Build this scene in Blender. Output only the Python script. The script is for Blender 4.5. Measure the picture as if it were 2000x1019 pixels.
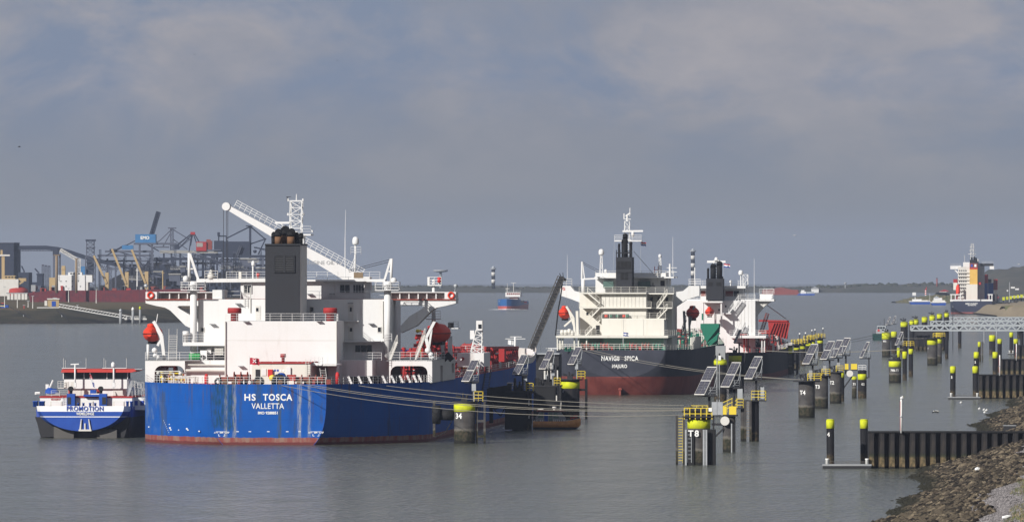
import bpy, bmesh, math, random
from mathutils import Vector, Matrix
random.seed(7)
for o in list(bpy.data.objects): bpy.data.objects.remove(o, do_unlink=True)
S = bpy.context.scene
C = S.collection

# ------------------------------------------------------------------ camera
FPX = 17000.0          # focal length in pixels of the 2000 px wide photograph
HC = 26.07             # eye height above the water
YH = 509.5             # eye level row
RE = 7.4e6             # earth radius with refraction
cam_d = bpy.data.cameras.new('camera'); cam = bpy.data.objects.new('camera', cam_d); C.objects.link(cam)
cam.location = (0, 0, HC); cam.rotation_euler = (math.pi/2, 0, 0)
cam_d.sensor_fit = 'HORIZONTAL'; cam_d.sensor_width = 36.0; cam_d.lens = 36.0*FPX/2000.0
cam_d.clip_start = 5.0; cam_d.clip_end = 80000.0
S.camera = cam

# ------------------------------------------------------------------ sky and sun
SUN_AZ = math.radians(41)      # to the left of straight behind the camera
SUN_EL = math.radians(27)
sun_vec = Vector((-math.sin(SUN_AZ)*math.cos(SUN_EL), -math.cos(SUN_AZ)*math.cos(SUN_EL), math.sin(SUN_EL)))
W = bpy.data.worlds.new('World'); S.world = W; W.use_nodes = True
nt = W.node_tree; nt.nodes.clear()
def wn(t, **k):
    n = nt.nodes.new(t)
    for a, b in k.items(): setattr(n, a, b)
    return n
L = nt.links.new
out = wn('ShaderNodeOutputWorld'); bg = wn('ShaderNodeBackground'); bg.inputs['Strength'].default_value = 0.1
L(bg.outputs[0], out.inputs[0])
tc = wn('ShaderNodeTexCoord'); sep = wn('ShaderNodeSeparateXYZ'); L(tc.outputs['Generated'], sep.inputs[0])
mx = wn('ShaderNodeMath', operation='MAXIMUM'); L(sep.outputs[2], mx.inputs[0]); mx.inputs[1].default_value = 0.012
cmb = wn('ShaderNodeCombineXYZ'); L(sep.outputs[0], cmb.inputs[0]); L(sep.outputs[1], cmb.inputs[1]); L(mx.outputs[0], cmb.inputs[2])
sky = wn('ShaderNodeTexSky', sky_type='NISHITA', sun_disc=False)
sky.sun_elevation = SUN_EL
sky.sun_rotation = math.atan2(sun_vec.x, sun_vec.y)
sky.air_density = 1.0; sky.dust_density = 2.0; sky.ozone_density = 1.0
L(cmb.outputs[0], sky.inputs[0])
# broken cloud: two octaves of noise on the view direction
mp = wn('ShaderNodeMapping'); mp.inputs['Scale'].default_value = (46, 46, 84); mp.inputs['Location'].default_value = (3.1, 0.4, 0.15)
L(tc.outputs['Generated'], mp.inputs[0])
n1 = wn('ShaderNodeTexNoise'); n1.inputs['Scale'].default_value = 1.0; n1.inputs['Detail'].default_value = 9; n1.inputs['Roughness'].default_value = 0.58; n1.inputs['Distortion'].default_value = 0.35
L(mp.outputs[0], n1.inputs[0])
r1 = wn('ShaderNodeValToRGB'); r1.color_ramp.elements[0].position = 0.38; r1.color_ramp.elements[1].position = 0.56
L(n1.outputs[0], r1.inputs[0])
n2 = wn('ShaderNodeTexNoise'); n2.inputs['Scale'].default_value = 0.55; n2.inputs['Detail'].default_value = 8; n2.inputs['Roughness'].default_value = 0.58
mp2 = wn('ShaderNodeMapping'); mp2.inputs['Scale'].default_value = (75, 75, 150); mp2.inputs['Location'].default_value = (7.7, 2.0, 3.3)
L(tc.outputs['Generated'], mp2.inputs[0]); L(mp2.outputs[0], n2.inputs[0])
r2 = wn('ShaderNodeValToRGB'); r2.color_ramp.elements[0].position = 0.38; r2.color_ramp.elements[1].position = 0.64
L(n2.outputs[0], r2.inputs[0])
ccol = wn('ShaderNodeMix', data_type='RGBA')      # shaded cloud to sunlit cloud
ccol.inputs[6].default_value = (2.01, 2.17, 2.62, 1); ccol.inputs[7].default_value = (2.91, 2.82, 3.02, 1)
L(r2.outputs[0], ccol.inputs[0])
blue = wn('ShaderNodeMix', data_type='RGBA')      # thin blue gaps
blue.inputs[0].default_value = 0.06; blue.inputs[6].default_value = (1.55, 1.94, 2.78, 1)
L(sky.outputs[0], blue.inputs[7])
veil = wn('ShaderNodeMapRange'); veil.inputs['From Min'].default_value = 0.006; veil.inputs['From Max'].default_value = 0.021
veil.inputs['To Min'].default_value = 1.0; veil.inputs['To Max'].default_value = 0.0; L(sep.outputs[2], veil.inputs[0])
mixc = wn('ShaderNodeMix', data_type='RGBA'); L(r1.outputs[0], mixc.inputs[0]); L(blue.outputs[2], mixc.inputs[6]); L(ccol.outputs[2], mixc.inputs[7])
mixv = wn('ShaderNodeMix', data_type='RGBA'); L(veil.outputs[0], mixv.inputs[0]); L(mixc.outputs[2], mixv.inputs[6])
mixv.inputs[7].default_value = (1.85, 1.99, 2.25, 1)
L(mixv.outputs[2], bg.inputs['Color'])

sd = bpy.data.lights.new('sun', 'SUN'); sd.energy = 5.0; sd.angle = math.radians(0.53); sd.color = (1.0, 0.96, 0.905)
so = bpy.data.objects.new('sun', sd); C.objects.link(so)
so.rotation_euler = (-sun_vec).to_track_quat('-Z', 'Y').to_euler()
S.view_settings.view_transform = 'Standard'; S.view_settings.look = 'None'; S.view_settings.exposure = 0.4; S.view_settings.gamma = 1.0
S.view_settings.use_curve_mapping = False
S.render.engine = 'CYCLES'
S.cycles.max_bounces = 6; S.cycles.volume_bounces = 1; S.cycles.transparent_max_bounces = 8

# ------------------------------------------------------------------ place finding
def drop(Y): return Y*Y/(2*RE)
def ydist(py, z=0.0):
    """distance at which height z above the local water shows at row py"""
    q = (py-YH)/FPX; h = HC-z
    disc = q*q-2*h/RE
    if disc < 0: return RE*q
    return RE*(q-math.sqrt(disc))
def wpt(px, py, z=0.0):
    Y = ydist(py, z); return Vector(((px-1000)/FPX*Y, Y, z-drop(Y)))
TH = math.atan2(1320.0, FPX)      # heading of the quay line, to the right of the camera axis

class Frame:
    """Local frame of a thing standing at pixel (px, py of its waterline); x right, y away along heading, z up."""
    def __init__(s, px, py, head=TH, Y=None):
        s.Y0 = ydist(py) if Y is None else Y
        s.X0 = (px-1000)/FPX*s.Y0; s.h = head; s.z0 = -drop(s.Y0)
        s.ax, s.ay = math.sin(head), math.cos(head); s.rx, s.ry = math.cos(head), -math.sin(head)
        s.k = FPX/s.Y0
    def p(s, px, py, y=0.0):
        k = (px-1000)/FPX
        x = (k*(s.Y0+s.ay*y)-s.X0-s.ax*y)/(s.rx-k*s.ry)
        Y = s.Y0+s.ry*x+s.ay*y
        return Vector((x, y, HC-(py-YH)*Y/FPX-s.z0))
    def x(s, px, y=0.0): return s.p(px, 0, y).x
    def z(s, py, y=0.0): return s.p(1000+FPX*s.X0/s.Y0, py, y).z
    def empty(s, name, label, cat, group=None):
        e = bpy.data.objects.new(name, None); C.objects.link(e); e.empty_display_size = 1
        e.location = (s.X0, s.Y0, s.z0); e.rotation_euler = (0, 0, -s.h)
        return tag(e, label, cat, group)

def tag(o, label=None, cat=None, group=None, kind=None):
    if label: o['label'] = label
    if cat: o['category'] = cat
    if group: o['group'] = group
    if kind: o['kind'] = kind
    return o

# ------------------------------------------------------------------ mesh builder
class MB:
    def __init__(s): s.v = []; s.f = []; s.sm = []
    def add(s, vs, fs, smooth=False):
        b = len(s.v); s.v += [tuple(v) for v in vs]
        for f in fs: s.f.append(tuple(b+i for i in f)); s.sm.append(smooth)
        return s
    def box(s, x0, x1, y0, y1, z0, z1):
        if x0 > x1: x0, x1 = x1, x0
        if y0 > y1: y0, y1 = y1, y0
        if z0 > z1: z0, z1 = z1, z0
        return s.add([(x0,y0,z0),(x1,y0,z0),(x1,y1,z0),(x0,y1,z0),(x0,y0,z1),(x1,y0,z1),(x1,y1,z1),(x0,y1,z1)],
                     [(0,3,2,1),(4,5,6,7),(0,1,5,4),(1,2,6,5),(2,3,7,6),(3,0,4,7)])
    def hexa(s, lo, hi):      # two quads, bottom and top, counter-clockwise from above
        return s.add(list(lo)+list(hi), [(0,3,2,1),(4,5,6,7),(0,1,5,4),(1,2,6,5),(2,3,7,6),(3,0,4,7)])
    def bar(s, a, b, r, r2=None, n=6, caps=True, smooth=None):
        a = Vector(a); b = Vector(b); d = b-a
        if d.length < 1e-6: return s
        if r2 is None: r2 = r
        d.normalize(); u = d.cross(Vector((0,0,1)) if abs(d.z) < .95 else Vector((0,1,0))).normalized(); w = d.cross(u)
        off = math.pi/4 if n == 4 else 0
        vs = []
        for c, rr in ((a, r), (b, r2)):
            for i in range(n):
                t = 2*math.pi*i/n+off; vs.append(c+(u*math.cos(t)+w*math.sin(t))*rr)
        fs = [(i, (i+1) % n, n+(i+1) % n, n+i) for i in range(n)]
        s.add(vs, fs, (n > 6) if smooth is None else smooth)
        if caps:
            b0 = len(s.v)-2*n
            s.f.append(tuple(b0+n-1-i for i in range(n))); s.sm.append(False)
            s.f.append(tuple(b0+n+i for i in range(n))); s.sm.append(False)
        return s
    def beam(s, a, b, w, h=None, up=(0,0,1)):      # rectangular bar, w across, h along up
        a = Vector(a); b = Vector(b); d = (b-a).normalized(); h = w if h is None else h
        up = Vector(up)
        if abs(d.dot(up)) > .97: up = Vector((0,1,0))
        u = d.cross(up).normalized()*w/2; t = u.cross(d).normalized()*h/2
        return s.add([a-u-t, a+u-t, a+u+t, a-u+t, b-u-t, b+u-t, b+u+t, b-u+t],
                     [(0,3,2,1),(4,5,6,7),(0,1,5,4),(1,2,6,5),(2,3,7,6),(3,0,4,7)])
    def path(s, pts, r, n=5):
        for a, b in zip(pts[:-1], pts[1:]): s.bar(a, b, r, n=n, caps=False)
        return s
    def lathe(s, c, prof, n=16, axis='z', smooth=True):
        cx, cy, cz = c; vs = []
        for (r, h) in prof:
            for i in range(n):
                t = 2*math.pi*i/n; a, b = r*math.cos(t), r*math.sin(t)
                if axis == 'z': vs.append((cx+a, cy+b, cz+h))
                elif axis == 'y': vs.append((cx+a, cy+h, cz-b))
                else: vs.append((cx+h, cy+a, cz+b))
        m = len(prof); fs = []
        for j in range(m-1):
            for i in range(n): fs.append((j*n+i, j*n+(i+1) % n, (j+1)*n+(i+1) % n, (j+1)*n+i))
        s.add(vs, fs, smooth)
        b0 = len(s.v)-m*n
        if prof[0][0] > 1e-4: s.f.append(tuple(b0+n-1-i for i in range(n))); s.sm.append(False)
        if prof[-1][0] > 1e-4: s.f.append(tuple(b0+(m-1)*n+i for i in range(n))); s.sm.append(False)
        return s
    def prism(s, poly, y0, y1):      # polygon of (x, z), extruded along y
        n = len(poly)
        ar = sum(poly[i][0]*poly[(i+1) % n][1]-poly[(i+1) % n][0]*poly[i][1] for i in range(n))
        if ar < 0: poly = poly[::-1]
        vs = [(x, y0, z) for x, z in poly]+[(x, y1, z) for x, z in poly]
        fs = [tuple(range(n)), tuple(range(2*n-1, n-1, -1))]+[((i+1) % n, i, n+i, n+(i+1) % n) for i in range(n)]
        return s.add(vs, fs)
    def sheet(s, poly): return s.add(poly, [tuple(range(len(poly)))])
    def grid(s, rows, smooth=True):
        n = len(rows[0]); vs = [p for r in rows for p in r]; fs = []
        for j in range(len(rows)-1):
            for i in range(n-1): fs.append((j*n+i, j*n+i+1, (j+1)*n+i+1, (j+1)*n+i))
        return s.add(vs, fs, smooth)
    def rail(s, pts, h=1.1, r=.03, step=1.6, bars=3, post=.035):
        """handrail along pts: posts and horizontal bars"""
        for a, b in zip(pts[:-1], pts[1:]):
            a = Vector(a); b = Vector(b); ln = (b-a).length; n = max(1, int(round(ln/step)))
            for i in range(n+1):
                q = a.lerp(b, i/n); s.bar(q, q+Vector((0,0,h)), post, n=4, caps=False)
            for k in range(bars):
                z = Vector((0,0,h*(k+1)/bars)); s.bar(a+z, b+z, r, n=4, caps=False)
        return s
    def ladder(s, a, b, w=.5, r=.035, step=.3, side=(1,0,0)):
        a = Vector(a); b = Vector(b); u = Vector(side).normalized()*w/2
        s.bar(a-u, b-u, r, n=4); s.bar(a+u, b+u, r, n=4)
        n = max(2, int((b-a).length/step))
        for i in range(1, n): q = a.lerp(b, i/n); s.bar(q-u, q+u, r*.8, n=4, caps=False)
        return s
    def stair(s, a, b, w=.8, n=None, side=(0,1,0), rail=True):
        a = Vector(a); b = Vector(b); u = Vector(side).normalized()*w/2
        s.beam(a-u, b-u, .06, .25); s.beam(a+u, b+u, .06, .25)
        n = n or max(3, int(abs(b.z-a.z)/.25))
        for i in range(n+1): q = a.lerp(b, i/n); s.beam(q-u, q+u, .22, .05)
        if rail:
            z = Vector((0,0,1.0)); s.bar(a-u+z, b-u+z, .03, n=4); s.bar(a+u+z, b+u+z, .03, n=4)
            s.bar(a-u+z*.5, b-u+z*.5, .025, n=4)
            for i in range(0, 4):
                q = a.lerp(b, i/3); s.bar(q-u, q-u+z, .03, n=4); s.bar(q+u, q+u+z, .03, n=4)
        return s
    def truss(s, a, b, w, h, n, r=.06, up=(0,0,1), tip=1.0):
        """four chords with zigzag lacing"""
        a = Vector(a); b = Vector(b); d = (b-a).normalized(); up = Vector(up)
        if abs(d.dot(up)) > .95: up = Vector((0,1,0))
        u = d.cross(up).normalized(); t = u.cross(d).normalized()
        def cn(f, i, j): k = 1+(tip-1)*f; return a.lerp(b, f)+u*(i*w/2*k)+t*(j*h/2*k)
        cs = [(-1,-1),(1,-1),(1,1),(-1,1)]
        for c in cs: s.bar(cn(0,*c), cn(1,*c), r, n=4)
        for k in range(n):
            f0, f1 = k/n, (k+1)/n
            for m in range(4):
                c, e = cs[m], cs[(m+1) % 4]
                s.bar(cn(f0,*c) if k % 2 == 0 else cn(f0,*e), cn(f1,*e) if k % 2 == 0 else cn(f1,*c), r*.7, n=4, caps=False)
                s.bar(cn(f1,*c), cn(f1,*e), r*.7, n=4, caps=False)
        return s
    def mesh(s, name):
        me = bpy.data.meshes.new(name); me.from_pydata(s.v, [], s.f)
        if any(s.sm): me.polygons.foreach_set('use_smooth', s.sm)
        me.update(); return me
    def build(s, name, m, parent=None, label=None, kind=None):
        me = s.mesh(name); me.materials.append(M[m] if isinstance(m, str) else m)
        o = bpy.data.objects.new(name, me); C.objects.link(o)
        if parent: o.parent = parent
        if label: o['label'] = label
        if kind: o['kind'] = kind
        return o

def copy_tree(o, parent=None):
    c = o.copy(); C.objects.link(c)
    if parent: c.parent = parent
    for ch in o.children: copy_tree(ch, c)
    return c

def text(name, s, size, loc, m, parent, rx=math.pi/2, rz=0.0, bold=0.0, space=1.0, extr=.012, sx=1.0, align='CENTER', width=None):
    cu = bpy.data.curves.new(name, 'FONT'); cu.body = s; cu.size = size; cu.align_x = align; cu.align_y = 'CENTER'
    cu.offset = bold*size; cu.space_character = space; cu.extrude = extr; cu.resolution_u = 3
    t = bpy.data.objects.new(name+'_curve', cu); C.objects.link(t)
    dg = bpy.context.evaluated_depsgraph_get(); me = bpy.data.meshes.new_from_object(t.evaluated_get(dg))
    bpy.data.objects.remove(t, do_unlink=True); bpy.data.curves.remove(cu)
    if width:
        xs_ = [v.co.x for v in me.vertices]; sx = width/(max(xs_)-min(xs_))
    me.transform(Matrix.Translation(loc) @ Matrix.Rotation(rz, 4, 'Z') @ Matrix.Rotation(rx, 4, 'X') @ Matrix.Diagonal((sx, 1, 1, 1)))
    me.name = name; me.materials.clear(); me.materials.append(M[m] if isinstance(m, str) else m)
    o = bpy.data.objects.new(name, me); C.objects.link(o); o.parent = parent
    return o

# ------------------------------------------------------------------ materials
M = {}
class NT:
    def __init__(s, name):
        s.m = bpy.data.materials.new(name); s.m.use_nodes = True; s.t = s.m.node_tree; s.b = s.t.nodes['Principled BSDF']
        s.tc = s.t.nodes.new('ShaderNodeTexCoord'); M[name] = s.m
        s.sep = s.t.nodes.new('ShaderNodeSeparateXYZ'); s.t.links.new(s.tc.outputs['Object'], s.sep.inputs[0])
        s.X, s.Y, s.Z = s.sep.outputs
    def put(s, inp, v):
        if hasattr(v, 'is_linked') or hasattr(v, 'links'): s.t.links.new(v, inp)
        else: inp.default_value = v
    def math(s, op, a, b=0.0, c=None, clamp=False):
        n = s.t.nodes.new('ShaderNodeMath'); n.operation = op; n.use_clamp = clamp
        s.put(n.inputs[0], a); s.put(n.inputs[1], b)
        if c is not None: s.put(n.inputs[2], c)
        return n.outputs[0]
    def noise(s, sc, detail=4, rough=.55, vec=None, stretch=None, loc=None, dist=0.0):
        n = s.t.nodes.new('ShaderNodeTexNoise'); n.inputs['Scale'].default_value = sc; n.inputs['Detail'].default_value = detail; n.inputs['Roughness'].default_value = rough
        n.inputs['Distortion'].default_value = dist
        v = vec or s.tc.outputs['Object']
        if stretch or loc:
            mpn = s.t.nodes.new('ShaderNodeMapping'); s.t.links.new(v, mpn.inputs[0])
            if stretch: mpn.inputs['Scale'].default_value = stretch
            if loc: mpn.inputs['Location'].default_value = loc
            v = mpn.outputs[0]
        s.t.links.new(v, n.inputs['Vector']); return n.outputs[0]
    def ramp(s, v, lo, hi):      # smooth 0..1
        n = s.t.nodes.new('ShaderNodeMapRange'); n.interpolation_type = 'SMOOTHSTEP'
        s.put(n.inputs[0], v); n.inputs[1].default_value = lo; n.inputs[2].default_value = hi; return n.outputs[0]
    def mix(s, f, a, b):
        n = s.t.nodes.new('ShaderNodeMix'); n.data_type = 'RGBA'; s.put(n.inputs[0], f)
        s.put(n.inputs[6], a if hasattr(a, 'links') else (*a, 1)); s.put(n.inputs[7], b if hasattr(b, 'links') else (*b, 1)); return n.outputs[2]
    def mul(s, a, k):
        n = s.t.nodes.new('ShaderNodeMix'); n.data_type = 'RGBA'; n.blend_type = 'MULTIPLY'; n.inputs[0].default_value = 1.0
        s.t.links.new(a, n.inputs[6]); n.inputs[7].default_value = (k, k, k, 1); return n.outputs[2]
    def band(s, v, c, w, soft):      # 1 inside c+-w
        d = s.math('ABSOLUTE', s.math('SUBTRACT', v, c)); return s.math('SUBTRACT', 1.0, s.ramp(d, max(w-soft, 0), w+soft))
    def bump(s, h, dist, strength=1.0):
        n = s.t.nodes.new('ShaderNodeBump'); n.inputs['Strength'].default_value = strength; n.inputs['Distance'].default_value = dist
        s.t.links.new(h, n.inputs['Height']); s.t.links.new(n.outputs[0], s.b.inputs['Normal']); return n
    def fin(s, col, rough=.5, metal=0.0, spec=.5, k=.82):
        if hasattr(col, 'links'): col = s.mul(col, k)
        else: col = tuple(x*k for x in col)
        s.put(s.b.inputs['Base Color'], col if hasattr(col, 'links') else (*col, 1)); s.put(s.b.inputs['Roughness'], rough)
        s.b.inputs['Metallic'].default_value = metal; s.b.inputs['Specular IOR Level'].default_value = spec; return s.m

def paint(name, c, rough=.45, dirt=.25, dcol=None, streak=.35, rust=0.0, sc=.35):
    """weathered paint: broad soiling, vertical run marks, optional rust runs"""
    t = NT(name); dcol = dcol or tuple(x*.55+.012 for x in c)
    col = t.mix(t.math('MULTIPLY', t.ramp(t.noise(sc, 5), .42, .72), dirt), c, dcol)
    if streak: col = t.mix(t.math('MULTIPLY', t.ramp(t.noise(1.0, 4, stretch=(1.6, 1.6, .07)), .52, .78), streak), col, dcol)
    if rust: col = t.mix(t.math('MULTIPLY', t.ramp(t.noise(1.0, 5, stretch=(.9, .9, .13), loc=(5, 3, 1)), .60, .74), rust), col, (.22, .085, .03))
    t.fin(col, min(.9, rough+.2), 0.0, .15, .82 if max(c) < .58 or max(c)-min(c) > .2 else .84); return t.m
def plain(name, c, rough=.5, metal=0.0, var=.25, sc=1.5, spec=.2):
    t = NT(name); col = t.mix(t.math('MULTIPLY', t.ramp(t.noise(sc, 4), .35, .7), var), c, tuple(x*.5 for x in c))
    t.fin(col, rough, metal, .5 if rough < .2 else spec); return t.m

paint('white', (.68, .68, .675), .4, .12, (.55, .52, .46), .28, .22)
paint('cream', (.66, .64, .58), .45, .12, (.52, .46, .36), .25, .18)
paint('offwhite', (.60, .585, .55), .5, .25, (.4, .37, .32), .3, .15)
paint('grey_paint', (.30, .31, .32), .5, .3)
paint('steel_grey', (.36, .39, .41), .45, .25)
paint('dark_steel', (.030, .030, .033), .55, .3)
paint('funnel_grey', (.030, .032, .038), .5, .35, (.03, .03, .033), .4)
plain('black', (.012, .012, .013), .6)
plain('soot', (.010, .010, .011), .8)
plain('rubber', (.015, .015, .016), .75)
paint('red', (.34, .030, .030), .45, .3)
paint('deck_red', (.36, .045, .038), .55, .35)
paint('oxide', (.24, .06, .045), .6, .4)
paint('orange', (.66, .050, .022), .4, .2)
paint('yellow', (.72, .55, .05), .45, .25)
paint('safety_yellow', (.55, .59, .012), .45, .5, (.27, .29, .04), .45, 0, 1.2)
paint('green', (.02, .17, .11), .5, .3)
paint('drum_green', (.02, .25, .06), .5, .2)
paint('blue_paint', (.015, .07, .34), .4, .25)
paint('sky_blue', (.05, .17, .36), .5, .3)
paint('tan', (.42, .31, .16), .5, .25)
paint('funnel_tan', (.68, .43, .10), .5, .2)
paint('boom_grey', (.105, .10, .095), .6, .3)
paint('slat_grey', (.075, .078, .085), .6, .3)
paint('roof_red', (.48, .055, .045), .5, .2)
plain('rope', (.24, .225, .19), .9)
plain('rust', (.16, .085, .045), .8)
plain('wood', (.23, .17, .11), .8)
plain('pane', (.018, .022, .028), .08, 0, .1)
plain('pane_green', (.10, .16, .14), .1, 0, .1)
plain('letter_white', (.80, .80, .78), .5, 0, .12)
plain('letter_blue', (.03, .07, .36), .5, 0, .1)
plain('letter_dark', (.03, .03, .03), .6)
plain('galv', (.42, .44, .46), .45, .35)
plain('flag_red', (.45, .03, .05), .8)
plain('flag_blue', (.03, .06, .28), .8)
plain('flag_white', (.78, .78, .78), .8)
plain('sign_red', (.55, .03, .03), .5)
# ------------------------------------------------------------------ water
t = NT('water')
geo = t.t.nodes.new('ShaderNodeNewGeometry'); P = geo.outputs['Position']
h1 = t.math('MULTIPLY', t.noise(1.0, 4, .62, P, (.95, .21, 1), dist=.5), 1.0)       # wavelets
h2 = t.math('MULTIPLY', t.noise(1.0, 2, .5, P, (.10, .030, 1)), 1.6)     # chop
h3 = t.math('MULTIPLY', t.noise(1.0, 2, .5, P, (1.6, .45, 1)), .30)       # ripples
gust = t.ramp(t.noise(1.0, 4, .6, P, (.012, .0032, 1)), .35, .68)
h = t.math('MULTIPLY', t.math('ADD', t.math('ADD', h1, h2), h3), t.math('ADD', t.math('MULTIPLY', gust, .5), .75))
t.bump(h, 1.5, 1.0)
col = t.mix(gust, (.080, .088, .064), (.104, .110, .084))
t.fin(col, .14); t.b.inputs['IOR'].default_value = 1.2
mb = MB(); rows = []
ys = [-300, 0, 200, 400, 600, 800]+[800+i*150 for i in range(1, 60)]+[9800+i*600 for i in range(1, 20)]
for Y in ys: rows.append([(x, Y, -drop(Y)) for x in (-6000, -3000, -1200, -400, 0, 400, 1200, 3000, 6000)])
tag(mb.grid(rows).build('water', 'water'), kind='structure')
# ------------------------------------------------------------------ ship helpers
def pbox(mb, F, x0, y0, x1, y1, d0, d1):
    """box whose near face shows at pixel rectangle (x0,y0)-(x1,y1) at depth d0 and runs back to d1"""
    a = F.p(x0, y1, d0); b = F.p(x1, y0, d0); return mb.box(a.x, b.x, d0, d1, a.z, b.z)
def part(F, name, m, parent, rects, label=None):
    mb = MB()
    for r in rects: pbox(mb, F, *r)
    return mb.build(name, m, parent, label)
def lerp_st(sts, y):
    for a, b in zip(sts[:-1], sts[1:]):
        if a[0] <= y <= b[0]:
            f = (y-a[0])/max(1e-6, b[0]-a[0]); return [u+(v-u)*f for u, v in zip(a, b)]
    return list(sts[-1])
def section(st, n=12):
    y, a, zt, zb, p = st; pts = []
    for i in range(n+1):
        ph = math.pi/2*i/n; pts.append((a*max(0, math.cos(ph))**(2/p), y, zt-(zt-zb)*max(0, math.sin(ph))**(2/p)))
    return pts
def hull(sts, name, m, parent, ys, n=12, label=None):
    """sts: (y, half breadth at deck, deck height, bottom height, fullness); ys: where to cut"""
    mb = MB(); rows = []
    for y in ys:
        s = section(lerp_st(sts, y), n); rows.append([(-x, yy, z) for x, yy, z in s]+[(x, yy, z) for x, yy, z in s[::-1][1:]])
    mb.grid(rows, True)
    r0 = rows[0]; mb.add(r0[::-1], [tuple(range(len(r0)))]); mb.add(rows[-1], [tuple(range(len(rows[-1])))])
    o = mb.build(name, m, parent, label)
    return o
def deck_strip(sts, name, m, parent, ys, dz=-.25, inset=.05):
    mb = MB(); rows = []
    for y in ys:
        s = lerp_st(sts, y); rows.append([(max(0, s[1]-inset), y, s[2]+dz), (-max(0, s[1]-inset), y, s[2]+dz)])
    return mb.grid(rows, False).build(name, m, parent)
def edge_rail(mb, sts, ys, side, h=1.05, dz=0, **k):
    pts = []
    for y in ys:
        s = lerp_st(sts, y); pts.append(Vector((side*(s[1]-.15), y, s[2]+dz)))
    return mb.rail(pts, h, **k)
def flag(name, parent, at, w, h, cols, horiz=True, wave=.12):
    """a waving flag of coloured stripes, with thickness"""
    a = Vector(at); o = None; n = 8
    for k, m in enumerate(cols):
        mb = MB(); z1 = a.z-h*k/len(cols); z0 = a.z-h*(k+1)/len(cols); rows = []
        for z in (z0, z1): rows.append([(a.x+w*i/n, a.y+wave*math.sin(i*1.1)*i/n*2, z-.10*w*(i/n)**2+.03*w*math.sin(i*1.3)) for i in range(n+1)])
        mb.grid(rows); o2 = mb.build(name if k == 0 else 'stripe', m, parent if k == 0 else o)
        if k == 0: o = o2
    return o
def winch(mb, c, w=2.0, r=.55, dx=(1,0,0)):
    """mooring winch: drum between flanges, motor box, on a bed"""
    c = Vector(c); u = Vector(dx).normalized()
    mb.bar(c-u*w/2+Vector((0,0,r+.25)), c+u*w/2+Vector((0,0,r+.25)), r*.55, n=10)
    for f in (-.5, -.1, .3):
        q = c+u*w*f+Vector((0,0,r+.25)); mb.bar(q-u*.06, q+u*.06, r, n=12)
    q = c+u*w*.5; mb.beam(q+Vector((0,0,.45)), q+u*.7+Vector((0,0,.45)), .7, .8)
    mb.beam(c-u*w*.5+Vector((0,0,.12)), c+u*w*.7+Vector((0,0,.12)), .9, .22)
    return mb
def bitts(mb, c, dx=(1,0,0), h=.75, r=.2):
    c = Vector(c); u = Vector(dx).normalized()
    for s in (-.45, .45): mb.lathe(tuple(c+u*s), [(r, 0), (r, h*.85), (r*1.3, h*.88), (r*1.3, h)], 8)
    mb.beam(c-u*.8+Vector((0,0,.06)), c+u*.8+Vector((0,0,.06)), .55, .1); return mb
def mushroom(name, parent, c, r, h, m='red'):
    return MB().lathe(c, [(r*.55, 0), (r*.55, h*.55), (r, h*.6), (r, h*.92), (r*.9, h), (0, h)], 18).build(name, m, parent)
def dome(mb, c, r, h): return mb.lathe(c, [(r*.8, 0), (r, h*.2), (r, h*.55), (r*.86, h*.8), (r*.5, h*.95), (0, h)], 12)
def stack_row(mb, pts, r):
    for c, h in pts: mb.bar(c, Vector(c)+Vector((0,0,h)), r, n=10); 
    return mb

def lifeboat(F, c, L_, r, label, head=None, group=None, name='lifeboat'):
    """enclosed lifeboat: canopied hull tapering to both ends, rubbing strake, hatch, conning bubble, skates"""
    e = bpy.data.objects.new(name, None); C.objects.link(e)
    cx = F.X0+F.rx*c[0]+F.ax*c[1]; cy = F.Y0+F.ry*c[0]+F.ay*c[1]
    e.location = (cx, cy, F.z0+c[2]); e.rotation_euler = (0, 0, -F.h if head is None else -head); tag(e, label, 'lifeboat', group)
    def shell(up):
        rows = []
        for j in range(13):
            f = j/12; y = (f-.5)*L_; k = max(.12, (1-abs(2*f-1)**3.2))**.6; w = r*k; row = []
            for i in range(9):
                a = math.pi*i/8
                z = math.sin(a)*(r*.98*k if up else -r*.95*k**.8)
                row.append((math.cos(a)*w*(1 if up else 1)*(1-.12*(i in (2,6)) if up else 1), y, z))
            rows.append(row if not up else row[::-1])
        mb = MB().grid(rows); mb.add(rows[0], [tuple(range(8, -1, -1))]); mb.add(rows[-1], [tuple(range(9))]); return mb
    shell(False).build('hull', 'orange', e); shell(True).build('canopy', 'orange', e)
    mb = MB(); pts = []
    for sgn in (1, -1):
        for j in range(13):
            f = j/12 if sgn == 1 else 1-j/12; k = max(.12, (1-abs(2*f-1)**3.2))**.6; pts.append((sgn*(r*k+.03), (f-.5)*L_, 0))
    mb.path(pts+[pts[0]], .07, 4); mb.build('rubbing_strake', 'black', e)
    MB().lathe((0, -L_*.28, r*.72), [(r*.42, 0), (r*.42, r*.32), (r*.25, r*.42), (0, r*.45)], 10).build('conning_dome', 'orange', e)
    mb = MB(); k = r*.55
    mb.box(-k*.5, k*.5, -L_*.455, -L_*.43, r*.05, r*.5); mb.build('hatch', 'letter_white' if False else 'orange', e)
    MB().box(-.5*r, .5*r, -L_*.1, L_*.12, -r*1.18, -r*.85).build('keel', 'black', e)
    return e

def davit(mb, F, foot, head_, arm, t=.35):
    a, b, c = Vector(foot), Vector(head_), Vector(arm)
    mb.beam(a, b, t, t*1.2); mb.beam(b, c, t, t); mb.beam(a.lerp(b, .45), c.lerp(b, .3), t*.7, t*.7); return mb

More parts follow.
